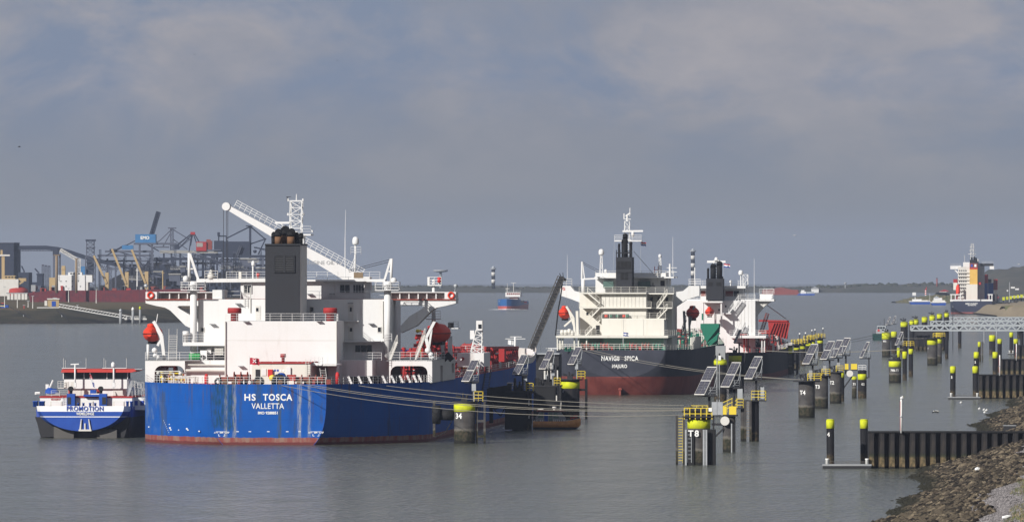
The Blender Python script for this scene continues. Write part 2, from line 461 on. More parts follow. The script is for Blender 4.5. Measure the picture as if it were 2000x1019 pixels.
# ------------------------------------------------------------------ the blue tanker
def rust_streak(t, col, x0, w, z0, z1, c, k, seed, taper=0):
    n = t.noise(1.0, 4, .6, stretch=(2.2, .1, .35), loc=(seed, 0, 0)); x = t.math('ADD', t.X, t.math('MULTIPLY', t.math('SUBTRACT', n, .5), w*1.4))
    m = t.band(x, x0, w*.75, w*.6); m = t.math('MULTIPLY', m, t.ramp(t.Z, z0-.3, z0+.5))
    m = t.math('MULTIPLY', m, t.math('SUBTRACT', 1.0, t.ramp(t.Z, z1-.2, z1+.2)))
    m = t.math('MULTIPLY', m, t.ramp(t.noise(1.0, 5, .65, stretch=(5.5, .1, .7), loc=(seed, 2, 0)), .36, .60))
    m = t.math('MULTIPLY', m, t.math('SUBTRACT', 1.0, t.ramp(t.Y, 1.0, 2.0)))
    return t.mix(t.math('MULTIPLY', m, k), col, c)
FT = Frame(524, 868)
t = NT('blue_hull')
n = t.noise(.25, 5)
blue = t.mix(t.ramp(n, .35, .75), (.004, .074, .33), (.006, .086, .37))
blue = t.mix(t.math('MULTIPLY', t.ramp(t.noise(1.0, 5, .6, stretch=(.5, .5, .06)), .55, .8), .5), blue, (.008, .045, .19))
blue = t.mix(t.math('MULTIPLY', t.ramp(t.noise(.6, 6, .7, loc=(4, 0, 2)), .60, .72), .2), blue, (.06, .14, .34))
for (px, w, c, k, z0) in ((441, .28, (.27, .27, .24), .8, .6), (458, .32, (.29, .29, .27), .8, .6), (585, .32, (.33, .33, .31), .85, .4), (604, .26, (.27, .28, .28), .7, .4),
                          (546, .34, (.06, .075, .05), .85, -.5), (428, 1.3, (.010, .05, .085), .95, 2.2), (450, .7, (.010, .055, .09), .9, 2.0), (505, .6, (.035, .06, .07), .8, 5.5), (534, .2, (.05, .06, .06), .7, 7), (470, .3, (.05, .05, .05), .5, 3), (562, .25, (.06, .06, .06), .5, 5), (628, .3, (.05, .05, .06), .5, 3)):
    blue = rust_streak(t, blue, FT.x(px), w, z0, 8.7, c, k, px*.37)
# fender scuffs and drain runs on the port quarter
sc = t.math('MULTIPLY', t.band(t.X, FT.x(313, 17), .35, .3), t.ramp(t.Z, 8.4, 7.2)); 
q = t.math('MULTIPLY', t.band(t.math('ADD', t.X, t.math('MULTIPLY', t.math('SUBTRACT', t.noise(.3, 3), .5), 1.2)), FT.x(314, 12), .35, .45), t.math('SUBTRACT', 1.0, t.ramp(t.Z, 7.0, 7.6)))
blue = t.mix(t.math('MULTIPLY', t.math('MULTIPLY', q, t.ramp(t.noise(1.0, 5, .6, stretch=(2, 2, .3)), .30, .6)), .7), blue, (.06, .07, .055))
q = t.math('MULTIPLY', t.math('SUBTRACT', 1.0, t.ramp(t.X, FT.x(300, 20), FT.x(325, 12))), t.ramp(t.noise(.35, 5, .6, loc=(2, 2, 2)), .42, .66))
q = t.math('MULTIPLY', q, t.band(t.Z, 5.0, 3.0, 1.5))
blue = t.mix(t.math('MULTIPLY', q, .6), blue, (.13, .20, .32))
seam = t.math('MAXIMUM', t.band(t.math('FRACT', t.math('MULTIPLY', t.Z, .42)), .5, .012, .01), t.band(t.math('FRACT', t.math('MULTIPLY', t.Y, .10)), .5, .003, .003))
blue = t.mix(t.math('MULTIPLY', seam, .25), blue, (.006, .03, .12))
blue = t.mix(t.math('MULTIPLY', t.ramp(t.noise(1.0, 5, .65, stretch=(.9, .9, .10), loc=(9, 1, 0)), .56, .70), .6), blue, (.035, .05, .075))
blue = t.mix(t.math('MULTIPLY', t.math('MULTIPLY', t.ramp(t.noise(1.0, 5, .65, stretch=(1.3, 1.3, .12), loc=(1, 7, 0)), .55, .66), t.ramp(t.Z, 3.0, 8.6)), .8), blue, (.085, .05, .03))
wl = t.math('ADD', t.Z, t.math('MULTIPLY', t.math('SUBTRACT', t.noise(1.2, 4, .6, stretch=(1, 1, .2)), .5), .35))
redb = t.mix(t.ramp(t.noise(.8, 5, .65, stretch=(1, 1, .25)), .4, .62), (.22, .058, .052), (.25, .15, .12))
redb = t.mix(t.math('SUBTRACT', 1.0, t.ramp(wl, .30, .42)), redb, (.13, .035, .035))
col = t.mix(t.math('SUBTRACT', 1.0, t.ramp(wl, .98, 1.06)), blue, redb)
t.fin(col, .65, 0, .1); t.bump(t.noise(.5, 2, .5), .03, .5)

T = FT.empty('tanker_ship', 'large tanker with bright blue stern, white superstructure and dark grey funnel, moored left of centre', 'tanker')
ST = []
for y in [0, .01, 1.5, 3, 5, 8, 11, 14, 18, 22, 26, 30, 40]:
    f = min(1, y/27); a = 8.3+12.6*(1.1*f+.8*f*f-.9*f**3)
    zb = -1.5-6.5*min(1, y/14); p = 3.5+3.5*min(1, y/22); ST.append((y, a, 8.62, zb, p))
for y in (120, 170, 200, 225): ST.append((y, 20.9, 8.62+(.0 if y < 160 else (y-160)/65*.5), -8, 7))
for y in range(230, 276, 5):
    f = (y-225)/50; ST.append((y, 20.9*math.sqrt(max(0.0004, 1-f**2.4)), 9.1+1.7*min(1, (y-225)/22), -8, 7-4.2*f))
hy = [0, .01, 1, 2, 3.5, 5, 7, 9, 11, 13, 15, 17, 19, 21, 23, 25, 27, 30, 40, 80, 120, 150, 170, 200, 225]+list(range(230, 276, 5))
hull(ST, 'hull', 'blue_hull', T, hy, 16)
deck_strip(ST, 'deck', 'deck_red', T, hy[1:])
# transom edge bead
sec = section(ST[0], 20); mb = MB(); pts = [(-x, -.02, z) for x, y, z in sec]+[(x, -.02, z) for x, y, z in sec[::-1][1:]]
mb.path(pts, .035, 4).build('transom_edge', 'blue_paint', T)
for w_, c_, l_ in (('HS', 488, 1.62), ('TOSCA', 542, 4.2)): text('ship_name', w_, 1.30, FT.p(c_, 776, -.03), 'letter_white', T, bold=.024, space=1.15, width=l_)
text('home_port', 'VALLETTA', 1.14, FT.p(523, 793, -.03), 'letter_white', T, bold=.006, space=1.04, width=4.65)
text('registry_number', 'IMO 9288851', .52, FT.p(523.5, 806, -.03), 'letter_white', T, bold=.03)
mb = MB()
for px in (464, 488, 524, 561, 585): pbox(mb, FT, px-2.5, 841.5, px+2.5, 842.8, -.02, .02)
for cx in (433, 617):
    pbox(mb, FT, cx-11, 842, cx+11, 842.7, -.02, .02)
    for sx in (-6, 6): pbox(mb, FT, cx+sx-.5, 847, cx+sx+.5, 851, -.02, .02)
    pbox(mb, FT, cx-6, 850.3, cx-3, 851.2, -.02, .02); pbox(mb, FT, cx+3, 850.3, cx+6, 851.2, -.02, .02)
mb.build('tug_marks', 'letter_white', T)
for cx in (433, 617): text('tug_lettering', 'AFT  BM  CAP', .36, FT.p(cx, 844.2, -.03), 'letter_white', T, bold=.02)

def hull_pt(px, py):
    for i in range(300):
        y = i*.1; x = FT.x(px, y)
        if abs(x) <= lerp_st(ST, y)[1]-(.15 if py > 845 else 0)*(py-845)*.35: return FT.p(px, py, y)
    return FT.p(px, py, 20)
for i, (px, py, w) in enumerate([(291, 833, .22), (331, 828, .14), (332.5, 835, .3), (334, 838.5, .22), (349, 839, .14), (365, 836.5, .24), (367, 839, .2), (389, 841.5, .2)]+[(320+k*1.6, 821+k*3.8, .09) for k in range(11)]):
    q = hull_pt(px, py); MB().box(q.x-w/2, q.x+w/2, q.y-.12, q.y+.15, q.z-w*.4, q.z+w*.4).build('draught_mark', 'letter_white', T)
# -- casing, house and bridge
part(FT, 'engine_casing', 'white', T, [(440, 627, 657, 753, 19, 31)])
mb = MB(); 
for py in (664,): pbox(mb, FT, 440, py, 657, py+.6, 18.97, 19.0)
mb.build('weld_seam', 'offwhite', T)
part(FT, 'accommodation_house', 'white', T, [(387, 584.5, 761, 753, 31, 49)])
part(FT, 'poop_house', 'white', T, [(360, 703, 441, 753, 27, 31.0)])
part(FT, 'poop_house', 'white', T, [(656, 703, 727, 753, 24, 31.0)])
# bridge deck, wings and their brackets
mb = MB(); z0 = FT.z(586, 36); z1 = FT.z(583.6, 36)
a = FT.x(284, 36); b = FT.x(890, 36)
mb.box(a, b, 36, 41, z0, z1); mb.build('bridge_deck', 'oxide', T)
def wing(sg):
    def X(px): return FT.x(px if sg < 0 else 1174-px, 36)
    Z = lambda py: FT.z(py, 36)
    poly = [(X(284), Z(570)), (X(284), Z(592)), (X(304), Z(597)), (X(322), Z(600.5)), (X(332), Z(606)), (X(345), Z(619)), (X(362), Z(636)), (X(392), Z(650)), (X(392), Z(636)), (X(374), Z(617)), (X(352), Z(604)), (X(346), Z(599.5)), (X(349), Z(597)), (X(392), Z(597)), (X(392), Z(586.3)), (X(306), Z(586.3)), (X(306), Z(570))]
    MB().prism(poly, 36.2, 40.6).build('wing_bracket', 'white', T)
    mb = MB(); mb.box(X(306), X(415), 40.3, 40.6, Z(585), Z(570.5)); mb.build('wing_bulwark', 'white', T)
    mb = MB()
    for px in (307, 325, 343, 360, 378, 396, 414): mb.box(X(px), X(px+2.2), 39.2, 40.28, Z(584), Z(571))
    mb.box(X(306), X(415), 38.9, 40.65, Z(571.5), Z(570)); mb.box(X(306), X(415), 40.0, 40.28, Z(578.6), Z(577.2))
    mb.build('bulwark_stiffener', 'white', T)
wing(-1); wing(1)
part(FT, 'wing_stiffening', 'white', T, [(415, 566, 438, 584.5, 36, 40)])
# wheelhouse
part(FT, 'wheelhouse', 'white', T, [(470, 549, 712, 584.5, 38.5, 48)])
part(FT, 'wheelhouse_roof', 'white', T, [(438, 545.6, 520, 549.4, 37.5, 49), (520, 546, 742, 549.4, 37.5, 49)])
for r in ((476, 557, 491, 572), (664, 556, 683, 571), (690, 556, 699, 571), (700, 556, 711, 571)):
    w = part(FT, 'window', 'pane', T, [(*r, 38.42, 38.5)]); 
    x0, y0, x1, y1 = r
    part(FT, 'frame', 'white', w, [(x0-1, y0-1, x1+1, y0, 38.36, 38.5), (x0-1, y1, x1+1, y1+1, 38.36, 38.5), (x0-1, y0, x0, y1, 38.36, 38.5), (x1, y0, x1+1, y1, 38.36, 38.5), ((x0+x1)/2-.4, y0, (x0+x1)/2+.4, y1, 38.38, 38.5)])
mb = MB()
for x0, x1, d in ((442, 520, 37.8), (598, 660, 37.8), (660, 742, 37.8)): mb.rail([FT.p(x0, 546, d), FT.p(x1, 546, d)], 1.15, step=1.5)
mb.rail([FT.p(598, 584, 36.2), FT.p(752, 584, 36.2)], 1.15, step=1.9, bars=2)
mb.rail([FT.p(438, 584, 36.2), FT.p(470, 584, 36.2)], 1.15, step=1.9, bars=2)
mb.build('bridge_railing', 'white', T)
# small windows and doors of the house
for r in ((500, 601, 505, 608), (606, 600, 612, 608), (683, 600, 687, 608), (683, 640, 688, 647), (738, 639, 744, 648), (393, 640, 398, 647)):
    w = part(FT, 'window', 'pane', T, [(*r, 30.93, 31.0)])
    x0, y0, x1, y1 = r; part(FT, 'frame', 'offwhite', w, [(x0-1, y0-1, x1+1, y0, 30.9, 31), (x0-1, y1, x1+1, y1+1, 30.9, 31), (x0-1, y0, x0, y1, 30.9, 31), (x1, y0, x1+1, y1, 30.9, 31)])
for k, x0 in enumerate((694, 705, 716)):
    part(FT, 'window', 'pane', T, [(x0, 674, x0+10, 687, 30.92, 31.0)])
for x0, y0 in ((680, 597), (680, 637), (499, 597)):
    part(FT, 'door', 'offwhite', T, [(x0, y0, x0+10, y0+27, 30.94, 31)])
mb = MB()      # balconies and their rails
for x0, x1, py, d in ((672, 700, 626, 30), (672, 746, 666, 29), (357, 440, 668, 28)):
    pbox(mb, FT, x0, py, x1, py+(7 if py == 668 else 1.6), d, 31.05)
mb.build('balcony', 'white', T)
mb = MB()
mb.rail([FT.p(357, 668, 28.1), FT.p(440, 668, 28.1)], 1.15); mb.rail([FT.p(657, 626, 30.1), FT.p(698, 626, 30.1)], 1.1)
mb.rail([FT.p(720, 666, 29.1), FT.p(765, 666, 29.1)], 1.1); mb.rail([FT.p(657, 703, 24.2), FT.p(745, 703, 24.2)], 1.1, step=1.2)
mb.rail([FT.p(441, 627, 19.2), FT.p(657, 627, 19.2)], 1.1); mb.rail([FT.p(657, 627, 19.2), FT.p(662, 627, 30)], 1.1)
mb.rail([FT.p(284, 703, 26.2), FT.p(440, 703, 27.2)], 1.15); mb.rail([FT.p(760, 703, 26.3), FT.p(843, 703, 26.3)], 1.15)
mb.rail([FT.p(843, 703, 26.3), FT.p(893, 700, 66)], 1.15, step=2.5)
mb.build('deck_railing', 'white', T)
mb = MB()
mb.stair(FT.p(762, 703, 28), FT.p(776, 667, 28.0), 1.0); mb.stair(FT.p(812, 703, 33), FT.p(830, 654, 33.0), 1.2); mb.stair(FT.p(337, 703, 29), FT.p(338, 655, 29.2), 1.2, side=(1,0,0))
mb.ladder(FT.p(480, 600, 30.8), FT.p(480, 556, 30.8)); mb.ladder(FT.p(600, 735, 8.7), FT.p(600, 700, 8.7)); mb.ladder(FT.p(673, 752, 23.8), FT.p(673, 703, 23.8))
mb.build('stairs', 'offwhite', T)
mb = MB()      # drain and vent pipes down the walls
for px, y0, y1, d in ((389, 585, 668, 30.9), (440, 627, 745, 18.8), (489, 560, 610, 30.9), (748, 588, 660, 30.9), (672, 625, 668, 30.9), (657, 627, 745, 18.85)): mb.bar(FT.p(px, y1, d), FT.p(px, y0, d), .09, n=6)
for x0, x1, py, d in ((360, 490, 712, 26.6), (360, 455, 723, 26.3)): mb.bar(FT.p(x0, py, d), FT.p(x1, py, d), .11 if py < 720 else .22, n=6)
mb.build('pipe_run', 'offwhite', T)
mb = MB()      # light fittings and cable trays under the deck edges
for px, py, d in ((464, 592, 30.7), (684, 591, 30.7), (414, 632, 30.7), (480, 627, 18.8), (622, 626, 18.8), (724, 631, 30.7), (470, 714, 18.7), (604, 573, 38.2), (648, 573, 38.2)): pbox(mb, FT, px-5, py, px+5, py+1.6, d-.5, d+.2)
mb.build('lamp_bracket', 'grey_paint', T)

# -- funnel
part(FT, 'funnel', 'funnel_grey', T, [(518, 478, 585.5, 627.5, 20, 30)])
part(FT, 'funnel_side_plating', 'offwhite', T, [(585.6, 479, 586.4, 627, 20.3, 30)])
part(FT, 'funnel_cap', 'funnel_grey', T, [(517, 476, 587, 479, 19.8, 30.2)])
lv = part(FT, 'louvre', 'black', T, [(536, 500, 574, 531, 19.96, 20)])
part(FT, 'frame', 'funnel_grey', lv, [(534.5, 498.5, 575.5, 500.2, 19.8, 20), (534.5, 531, 575.5, 532.5, 19.8, 20), (534.5, 500, 536.5, 531, 19.8, 20), (573.5, 500, 575.5, 531, 19.8, 20), (553, 500, 557, 531, 19.8, 20)])
for k in range(8):
    y = 502+k*3.6
    for x0, x1 in ((537, 553), (557, 573)): part(FT, 'slat', 'slat_grey', lv, [(x0, y, x1, y+1.4, 19.82, 19.95)])
for px, top, r, d in ((533.5, 456, .27, 21), (543, 453, .5, 21), (556, 449, .62, 23.5), (568, 453, .55, 21), (578, 458, .36, 22.5), (587, 459, .33, 25.5)):
    c = FT.p(px, 477, d); h = FT.p(px, top, d).z-c.z
    e = MB().bar(c, c+Vector((0,0,h*.62)), r, n=12).build('exhaust_pipe', 'rust' if r > .45 else 'soot', T)
    MB().bar(c+Vector((0,0,h*.62)), c+Vector((0,.15,h*.9)), r*1.05, r*1.1, n=12).bar(c+Vector((0,.1,h*.9)), c+Vector((0,.9,h)), r*1.1, r*1.05, n=12).build('soot_hood', 'soot', e)

# -- radar mast, antennas
mb = MB(); zb = FT.p(578, 546, 43).z; 
c0 = FT.p(578, 546, 43); c1 = FT.p(578, 458, 43); c2 = FT.p(579, 393, 43)
mb.truss(c0, c1, 2.4, 2.4, 5, .10); mb.truss(c1, c2, 1.7, 1.7, 5, .09); mb.bar(c2, FT.p(579, 379, 43), .10, .05, n=5)
mb.build('radar_mast', 'white', T)
mb = MB(); pbox(mb, FT, 551, 457, 607, 460, 41, 45); mb.prism([(FT.x(590, 43), FT.z(457, 43)), (FT.x(607, 43), FT.z(457, 43)), (FT.x(590, 43), FT.z(464, 43))], 42.8, 43.2); mb.build('mast_platform', 'white', T)
mb = MB().rail([FT.p(551, 457, 41), FT.p(607, 457, 41), FT.p(607, 457, 45), FT.p(551, 457, 45)], 1.15); mb.bar(FT.p(564, 392, 43), FT.p(593, 392, 43), .06, n=5); mb.bar(FT.p(560, 419, 43), FT.p(595, 419, 43), .05, n=5)
for px, py in ((592, 391), (563, 391), (563, 419), (593, 419), (610, 452)): mb.bar(FT.p(px, py+2, 43), FT.p(px, py-3, 43), .13, n=6)
mb.build('mast_railing', 'white', T)
MB().beam(FT.p(537, 435, 42), FT.p(566, 435, 42), .25, .3).bar(FT.p(551, 440, 42), FT.p(551, 435, 42), .1).build('radar_scanner', 'white', T)
mb = MB(); mb.bar(FT.p(561, 393, 43), FT.p(561, 384, 43), .05); mb.bar(FT.p(559, 385, 43), FT.p(568, 384, 43), .05); mb.build('wind_vane', 'dark_steel', T)
mb = MB(); mb.bar(FT.p(674, 542, 40), FT.p(674, 463, 40), .09, .05, n=5); mb.bar(FT.p(674, 463, 40), FT.p(675, 410, 40), .045, .02, n=4); mb.build('whip_antenna', 'white', T)
mb = MB(); mb.bar(FT.p(693, 531, 41), FT.p(694, 478, 41), .16, n=6)
for dx in (-12, -5): mb.bar(FT.p(693+dx, 531, 41+dx*.05), FT.p(694, 500, 41), .06, n=4)
mb.rail([FT.p(685, 497, 40.4), FT.p(705, 497, 40.4), FT.p(705, 497, 41.6), FT.p(685, 497, 41.6), FT.p(685, 497, 40.4)], 1.1, step=.8); mb.build('satellite_mast', 'white', T)
dome(MB(), FT.p(694.5, 478, 41), .48, 1.2).build('satellite_dome', 'white', T)
mb = MB(); mb.bar(FT.p(494, 546, 41), FT.p(494, 519, 41), .13, n=6); dome(mb, FT.p(494.5, 519, 41), .27, .75); mb.build('antenna_dome', 'white', T)
MB().lathe(FT.p(504, 546, 40), [(.15, 0), (.15, .55), (.28, .6), (.28, .9), (0, .95)], 8).build('signal_horn', 'sign_red', T)
part(FT, 'name_board', 'wood', T, [(691, 532, 709, 543, 37.6, 37.8)])
part(FT, 'signal_locker', 'cream', T, [(466, 531, 471, 546, 39, 40)])

# -- large hose crane behind the funnel
mb = MB(); tip = FT.p(440, 402, 75); root = FT.p(706, 552, 75)
d = (root-tip).normalized(); up = Vector((-d.z, 0, d.x)) if d.x > 0 else Vector((d.z, 0, -d.x))
up = Vector((-d.z, 0, d.x)); up = up if up.z > 0 else -up
def bp(f, o): return tip+(root-tip)*f+up*o
mb.prism([((tip-up*.35).x, (tip-up*.35).z), ((tip+up*.35).x, (tip+up*.35).z), ((root+up*.9).x, (root+up*.9).z), ((root-up*1.0).x, (root-up*1.0).z)], 74.2, 75.8)
cb = mb.build('crane_boom', 'white', T)
MB().bar(tip+Vector((.2,-1,-.1)), tip+Vector((.2,1,-.1)), .62, n=12).build('sheave', 'white', cb)
mb = MB()
for k in range(26):
    f = .05+k*.037; 
    if k % 1 == 0: mb.bar(bp(f, .5+f*.4), bp(f, 1.6+f*.4), .045, n=4, caps=False)
for o in (.9, 1.25, 1.6): mb.bar(bp(.05, o+.02), bp(.98, o+.39), .045, n=4)
mb.build('boom_railing', 'white', cb)
mb = MB(); 
for px in (436.5, 442.5, 445): mb.bar(FT.p(px, 404, 75), FT.p(px, 570, 75), .045, n=4)
mb.build('hoist_wire', 'dark_steel', cb)
for s_, f_, sz in (('LIFEBOAT', 0, 0),): pass
mb = MB(); c = FT.p(706, 700, 75); mb.bar((c.x, 75, 8), (c.x, 75, root.z), 1.1, n=14); pbox(mb, FT, 690, 540, 722, 566, 73.5, 77); mb.build('crane_pedestal', 'white', T)
text('boom_lettering', 'ENGINE OIL 15t', .8, bp(.735, -.1)+Vector((0,-.83,0)), 'grey_paint', cb, rz=0).rotation_euler = (0, 0, 0)

# -- provision cranes
def prov(px, side):
    X = lambda d_: px+side*d_
    mb = MB(); c = FT.p(px, 702, 30); top = FT.p(px, 561, 30)
    mb.bar(c, top, .52, .50, n=14); mb.bar(top, top+Vector((0,0,.9)), .62, n=14)
    cr = mb.build('crane_post', 'white', T)
    mb = MB(); zz = top.z-.35; w = 1.75
    mb.box(c.x-w, c.x+w, 28.6, 31.4, zz-.1, zz)
    mb.rail([(c.x-w, 28.6, zz), (c.x+w, 28.6, zz), (c.x+w, 31.4, zz), (c.x-w, 31.4, zz), (c.x-w, 28.6, zz)], 1.15, step=1.2, r=.045); mb.build('crane_cage', 'white', cr)
    return c, top, cr
c, top, cr = prov(378, 1)
mb = MB(); mb.bar(top+Vector((-.65,0,.8)), FT.p(369.5, 494, 30), .22, n=8); mb.beam(top+Vector((.75,0,1.0)), FT.p(371, 496, 30), .35, .35); mb.beam(FT.p(372, 525, 30), FT.p(377, 525, 30), .2)
mb.lathe(FT.p(363, 545, 29.4), [(0, -.45), (.4, -.3), (.45, .1), (.3, .45), (0, .5)], 10); mb.build('crane_mast', 'white', cr)
MB().beam(FT.p(384, 548, 30), FT.p(524, 546.8, 30), .7, .55).build('jib', 'white', cr)
mb = MB(); mb.rail([FT.p(400, 545, 29.6), FT.p(425, 545, 29.6)], 1.2, step=1.0, r=.045); mb.lathe(FT.p(412, 545, 30), [(.5, 0), (.55, .5), (.3, .95), (.15, 1.3), (0, 1.4)], 10); mb.build('jib_winch', 'offwhite', cr)
mb = MB(); 
for q in (0, 2.5): mb.bar(FT.p(370, 496+q, 30), FT.p(440, 540+q, 30), .04, n=4)
mb.build('luffing_wire', 'dark_steel', cr)
c, top, cr = prov(757, -1)
mb = MB(); mb.bar(top+Vector((.5,0,.8)), FT.p(765, 505, 30), .2, n=8); mb.beam(top+Vector((-.5,0,.9)), FT.p(763, 506, 30), .3, .3); mb.beam(FT.p(758.5, 530, 30), FT.p(766, 530, 30), .2)
mb.lathe(FT.p(769, 548, 29.4), [(0, -.4), (.42, -.25), (.46, .1), (.3, .4), (0, .45)], 10); mb.build('crane_mast', 'white', cr)
MB().beam(FT.p(716, 547.5, 30), FT.p(752, 547.5, 30), .5, .4).build('jib', 'white', cr)
mb = MB(); mb.bar(FT.p(764, 506, 30), FT.p(680, 528, 30), .05, n=4); mb.bar(FT.p(762, 511, 30), FT.p(682, 531, 30), .05, n=4); mb.build('luffing_wire', 'dark_steel', cr)

# -- vents
for px, d in ((458, 21), (645, 21)):
    c = FT.p(px, 627, d); mushroom('mushroom_vent', T, c, 1.02, 1.95)
mushroom('mushroom_vent', T, FT.p(553, 707, 12), .42, 1.2)
MB().lathe(FT.p(363, 668, 29), [(.32, 0), (.32, 1.0), (.48, 1.02), (.48, 1.6), (0, 1.65)], 12).build('cowl_vent', 'white', T)

# -- stern deck: aft deckhouse, winches, gear
part(FT, 'aft_deckhouse', 'cream', T, [(492, 709.5, 606, 751, 9, 19.1)])
part(FT, 'deckhouse_roof_edge', 'red', T, [(490, 707, 607, 709.6, 8.8, 19.1)])
part(FT, 'door', 'dark_steel', T, [(499, 721, 508, 745, 8.94, 9)])
part(FT, 'fire_locker', 'sign_red', T, [(523, 721, 532, 736, 8.6, 9)])
part(FT, 'electrical_cabinet', 'white', T, [(559, 717, 567.5, 735, 8.7, 9), (511, 720, 520, 733, 8.9, 9)])
for k, px in enumerate((537, 542.5, 548, 553.5)): MB().lathe(FT.p(px, 723, 8.97), [(.16, 0), (.16, .03)], 12, 'y').build('round_sign', 'letter_blue' if k < 2 else 'letter_white', T)
mb = MB(); mb.rail([FT.p(508, 707, 9), FT.p(606, 707, 9)], 1.0, step=1.8, r=.022, post=.025); mb.rail([FT.p(590, 707, 9), FT.p(607, 707, 9)], 1.1, step=.8); mb.stair(FT.p(607, 709, 12), FT.p(630, 711, 12), .8, n=2); mb.rail([FT.p(608, 709, 12), FT.p(630, 711, 12)], 1.1); mb.build('roof_railing', 'white', T)
part(FT, 'stair_platform', 'white', T, [(607, 711, 657, 714, 11, 19.1)])
part(FT, 'corner_trunk', 'white', T, [(640, 709, 657, 753, 17.5, 19.2)])
for i, (px, wd, m) in enumerate(((447, 2.6, 'oxide'), (473, 2.4, 'oxide'), (593, 2.6, 'oxide'), (620, 2.4, 'oxide'))):
    c = FT.p(px, 752, 5); winch(MB(), (c.x, 5+.5*(i % 2), 8.4), wd, .85 if i == 1 else .65).build('mooring_winch', m, T)
mb = MB()
for px in (436, 466, 486, 590, 612, 628): c = FT.p(px, 752, 1.6); bitts(mb, (c.x, 1.6, 8.4))
for px in (695, 703, 712, 722, 732): c = FT.p(px, 752, 13); bitts(mb, (c.x, 13, 8.4), h=1.2, r=.35)
mb.build('mooring_bitts', 'black', T)
mb = MB()
for px in (440, 458, 505, 548, 585, 604): c = FT.p(px, 752, .6); mb.lathe((c.x, .5, 8.85), [(.30, -.3), (.42, -.2), (.42, .2), (.30, .3)], 10, 'y')
mb.build('fairlead', 'rust', T)
part(FT, 'paint_locker', 'deck_red', T, [(560, 731.5, 577, 743, 4, 5.2), (562, 743, 563, 752, 4.2, 4.4), (574, 743, 575, 752, 4.2, 4.4)])
mb = MB(); c = FT.p(549.5, 750, 3.6); mb.lathe((c.x, 3.6, 8.5), [(.85, 0), (.8, 1.1), (.55, 1.55), (.3, 1.7), (0, 1.72)], 10); mb.build('covered_reel', 'blue_paint', T)
mb = MB(); 
for px, r, d in ((426, .58, .9), (506, .8, 1.6), (545, 1.15, 1.8)):
    c = FT.p(px, 745, d)
    for i in range(14):
        a0, a1 = 2*math.pi*i/14, 2*math.pi*(i+1)/14
        mb.bar((c.x+r*.72*math.cos(a0), d, c.z+r*.72*math.sin(a0)), (c.x+r*.72*math.cos(a1), d, c.z+r*.72*math.sin(a1)), r*.28, n=7, caps=False)
mb.build('hawser_reel', 'rubber', T)
MB().lathe(FT.p(532, 738, 2.2), [(0, -.45), (.4, -.3), (.52, 0), (.4, .35), (0, .5)], 10).build('marker_buoy', 'yellow', T)
for px, py, d in ((403, 748, 14), (659, 745, 8)): MB().lathe(FT.p(px, py+4, d), [(.28, 0), (.3, 1.2), (.2, 1.6), (0, 1.7)], 10).build('fire_monitor', 'sign_red', T)
mb = MB(); ys_ = [0.2, 1.5, 3, 5, 8, 11, 14, 18, 22, 26]
mb.rail([(-8.2, .1, 8.62), (8.2, .1, 8.62)], 1.05, step=1.15, r=.028); edge_rail(mb, ST, ys_, -1, step=1.2); edge_rail(mb, ST, ys_, 1, step=1.2); edge_rail(mb, ST, list(range(70, 231, 10)), 1, step=2.5)
mb.build('stern_railing', 'white', T)
mb = MB()
for y in (6, 8, 10, 13, 15, 17, 19, 21, 23): s = lerp_st(ST, y); mb.beam((s[1]-.4, y, 8.62), (s[1]-.9, y, 9.7), .12, .3)
mb.build('rail_stay', 'white', T)
mb = MB(); c = FT.p(630, 752, 10); mb.ladder((c.x+.3, 10, 8.5), (c.x, 10, 10.8), .8, side=(1,0,0)); mb.build('step_ladder', 'white', T)
# ensign: red with a white cross
c = FT.p(487, 752, .8); mb = MB().bar(c, FT.p(487, 695, .8), .05, n=5); fs = mb.build('flagstaff', 'white', T)
f = flag('ensign', fs, FT.p(488, 698.5, .8), 1.35, .95, ['flag_red']); 
mb = MB(); q = FT.p(497, 704.5, .60)
for a in range(4):
    t_ = math.pi/4+a*math.pi/2; mb.beam(q, q+Vector((math.cos(t_)*.34, 0, math.sin(t_)*.34)), .03, .11)
mb.build('cross', 'flag_white', f)

# -- poop side frames (open bays with the pump gear behind them)
def frame_bay(x0, x1, xo0, xo1, dd):
    mb = MB(); Z = lambda py: FT.z(py, dd); X = lambda px: FT.x(px, dd)
    mb.box(X(x0), X(xo0), dd, dd+.8, 8.5, Z(703)); mb.box(X(xo1), X(x1), dd, dd+.8, 8.5, Z(703)); mb.box(X(xo0), X(xo1), dd, dd+.8, Z(714), Z(703))
    for sx, cx in ((1, xo0), (-1, xo1)):      # rounded top corners
        r_ = 1.0; pts = [(X(cx), Z(714)), (X(cx)+sx*r_, Z(714))]+[(X(cx)+sx*r_*(1-math.sin(a*math.pi/12)), Z(714)-r_*(1-math.cos(a*math.pi/12))) for a in range(1, 7)]
        mb.prism(pts, dd, dd+.8)
    mb.build('side_frame', 'white', T)
frame_bay(283.5, 361, 302, 360, 26); frame_bay(760, 844, 762.5, 835, 26)
mb = MB(); mb.box(FT.x(283.5, 26), FT.x(390, 26), 26, 50, FT.z(704.5, 26), FT.z(702.6, 26)); mb.box(FT.x(755, 26), FT.x(844, 26), 26, 64, FT.z(704.5, 26), FT.z(702.6, 26)); mb.build('poop_deck', 'grey_paint', T)
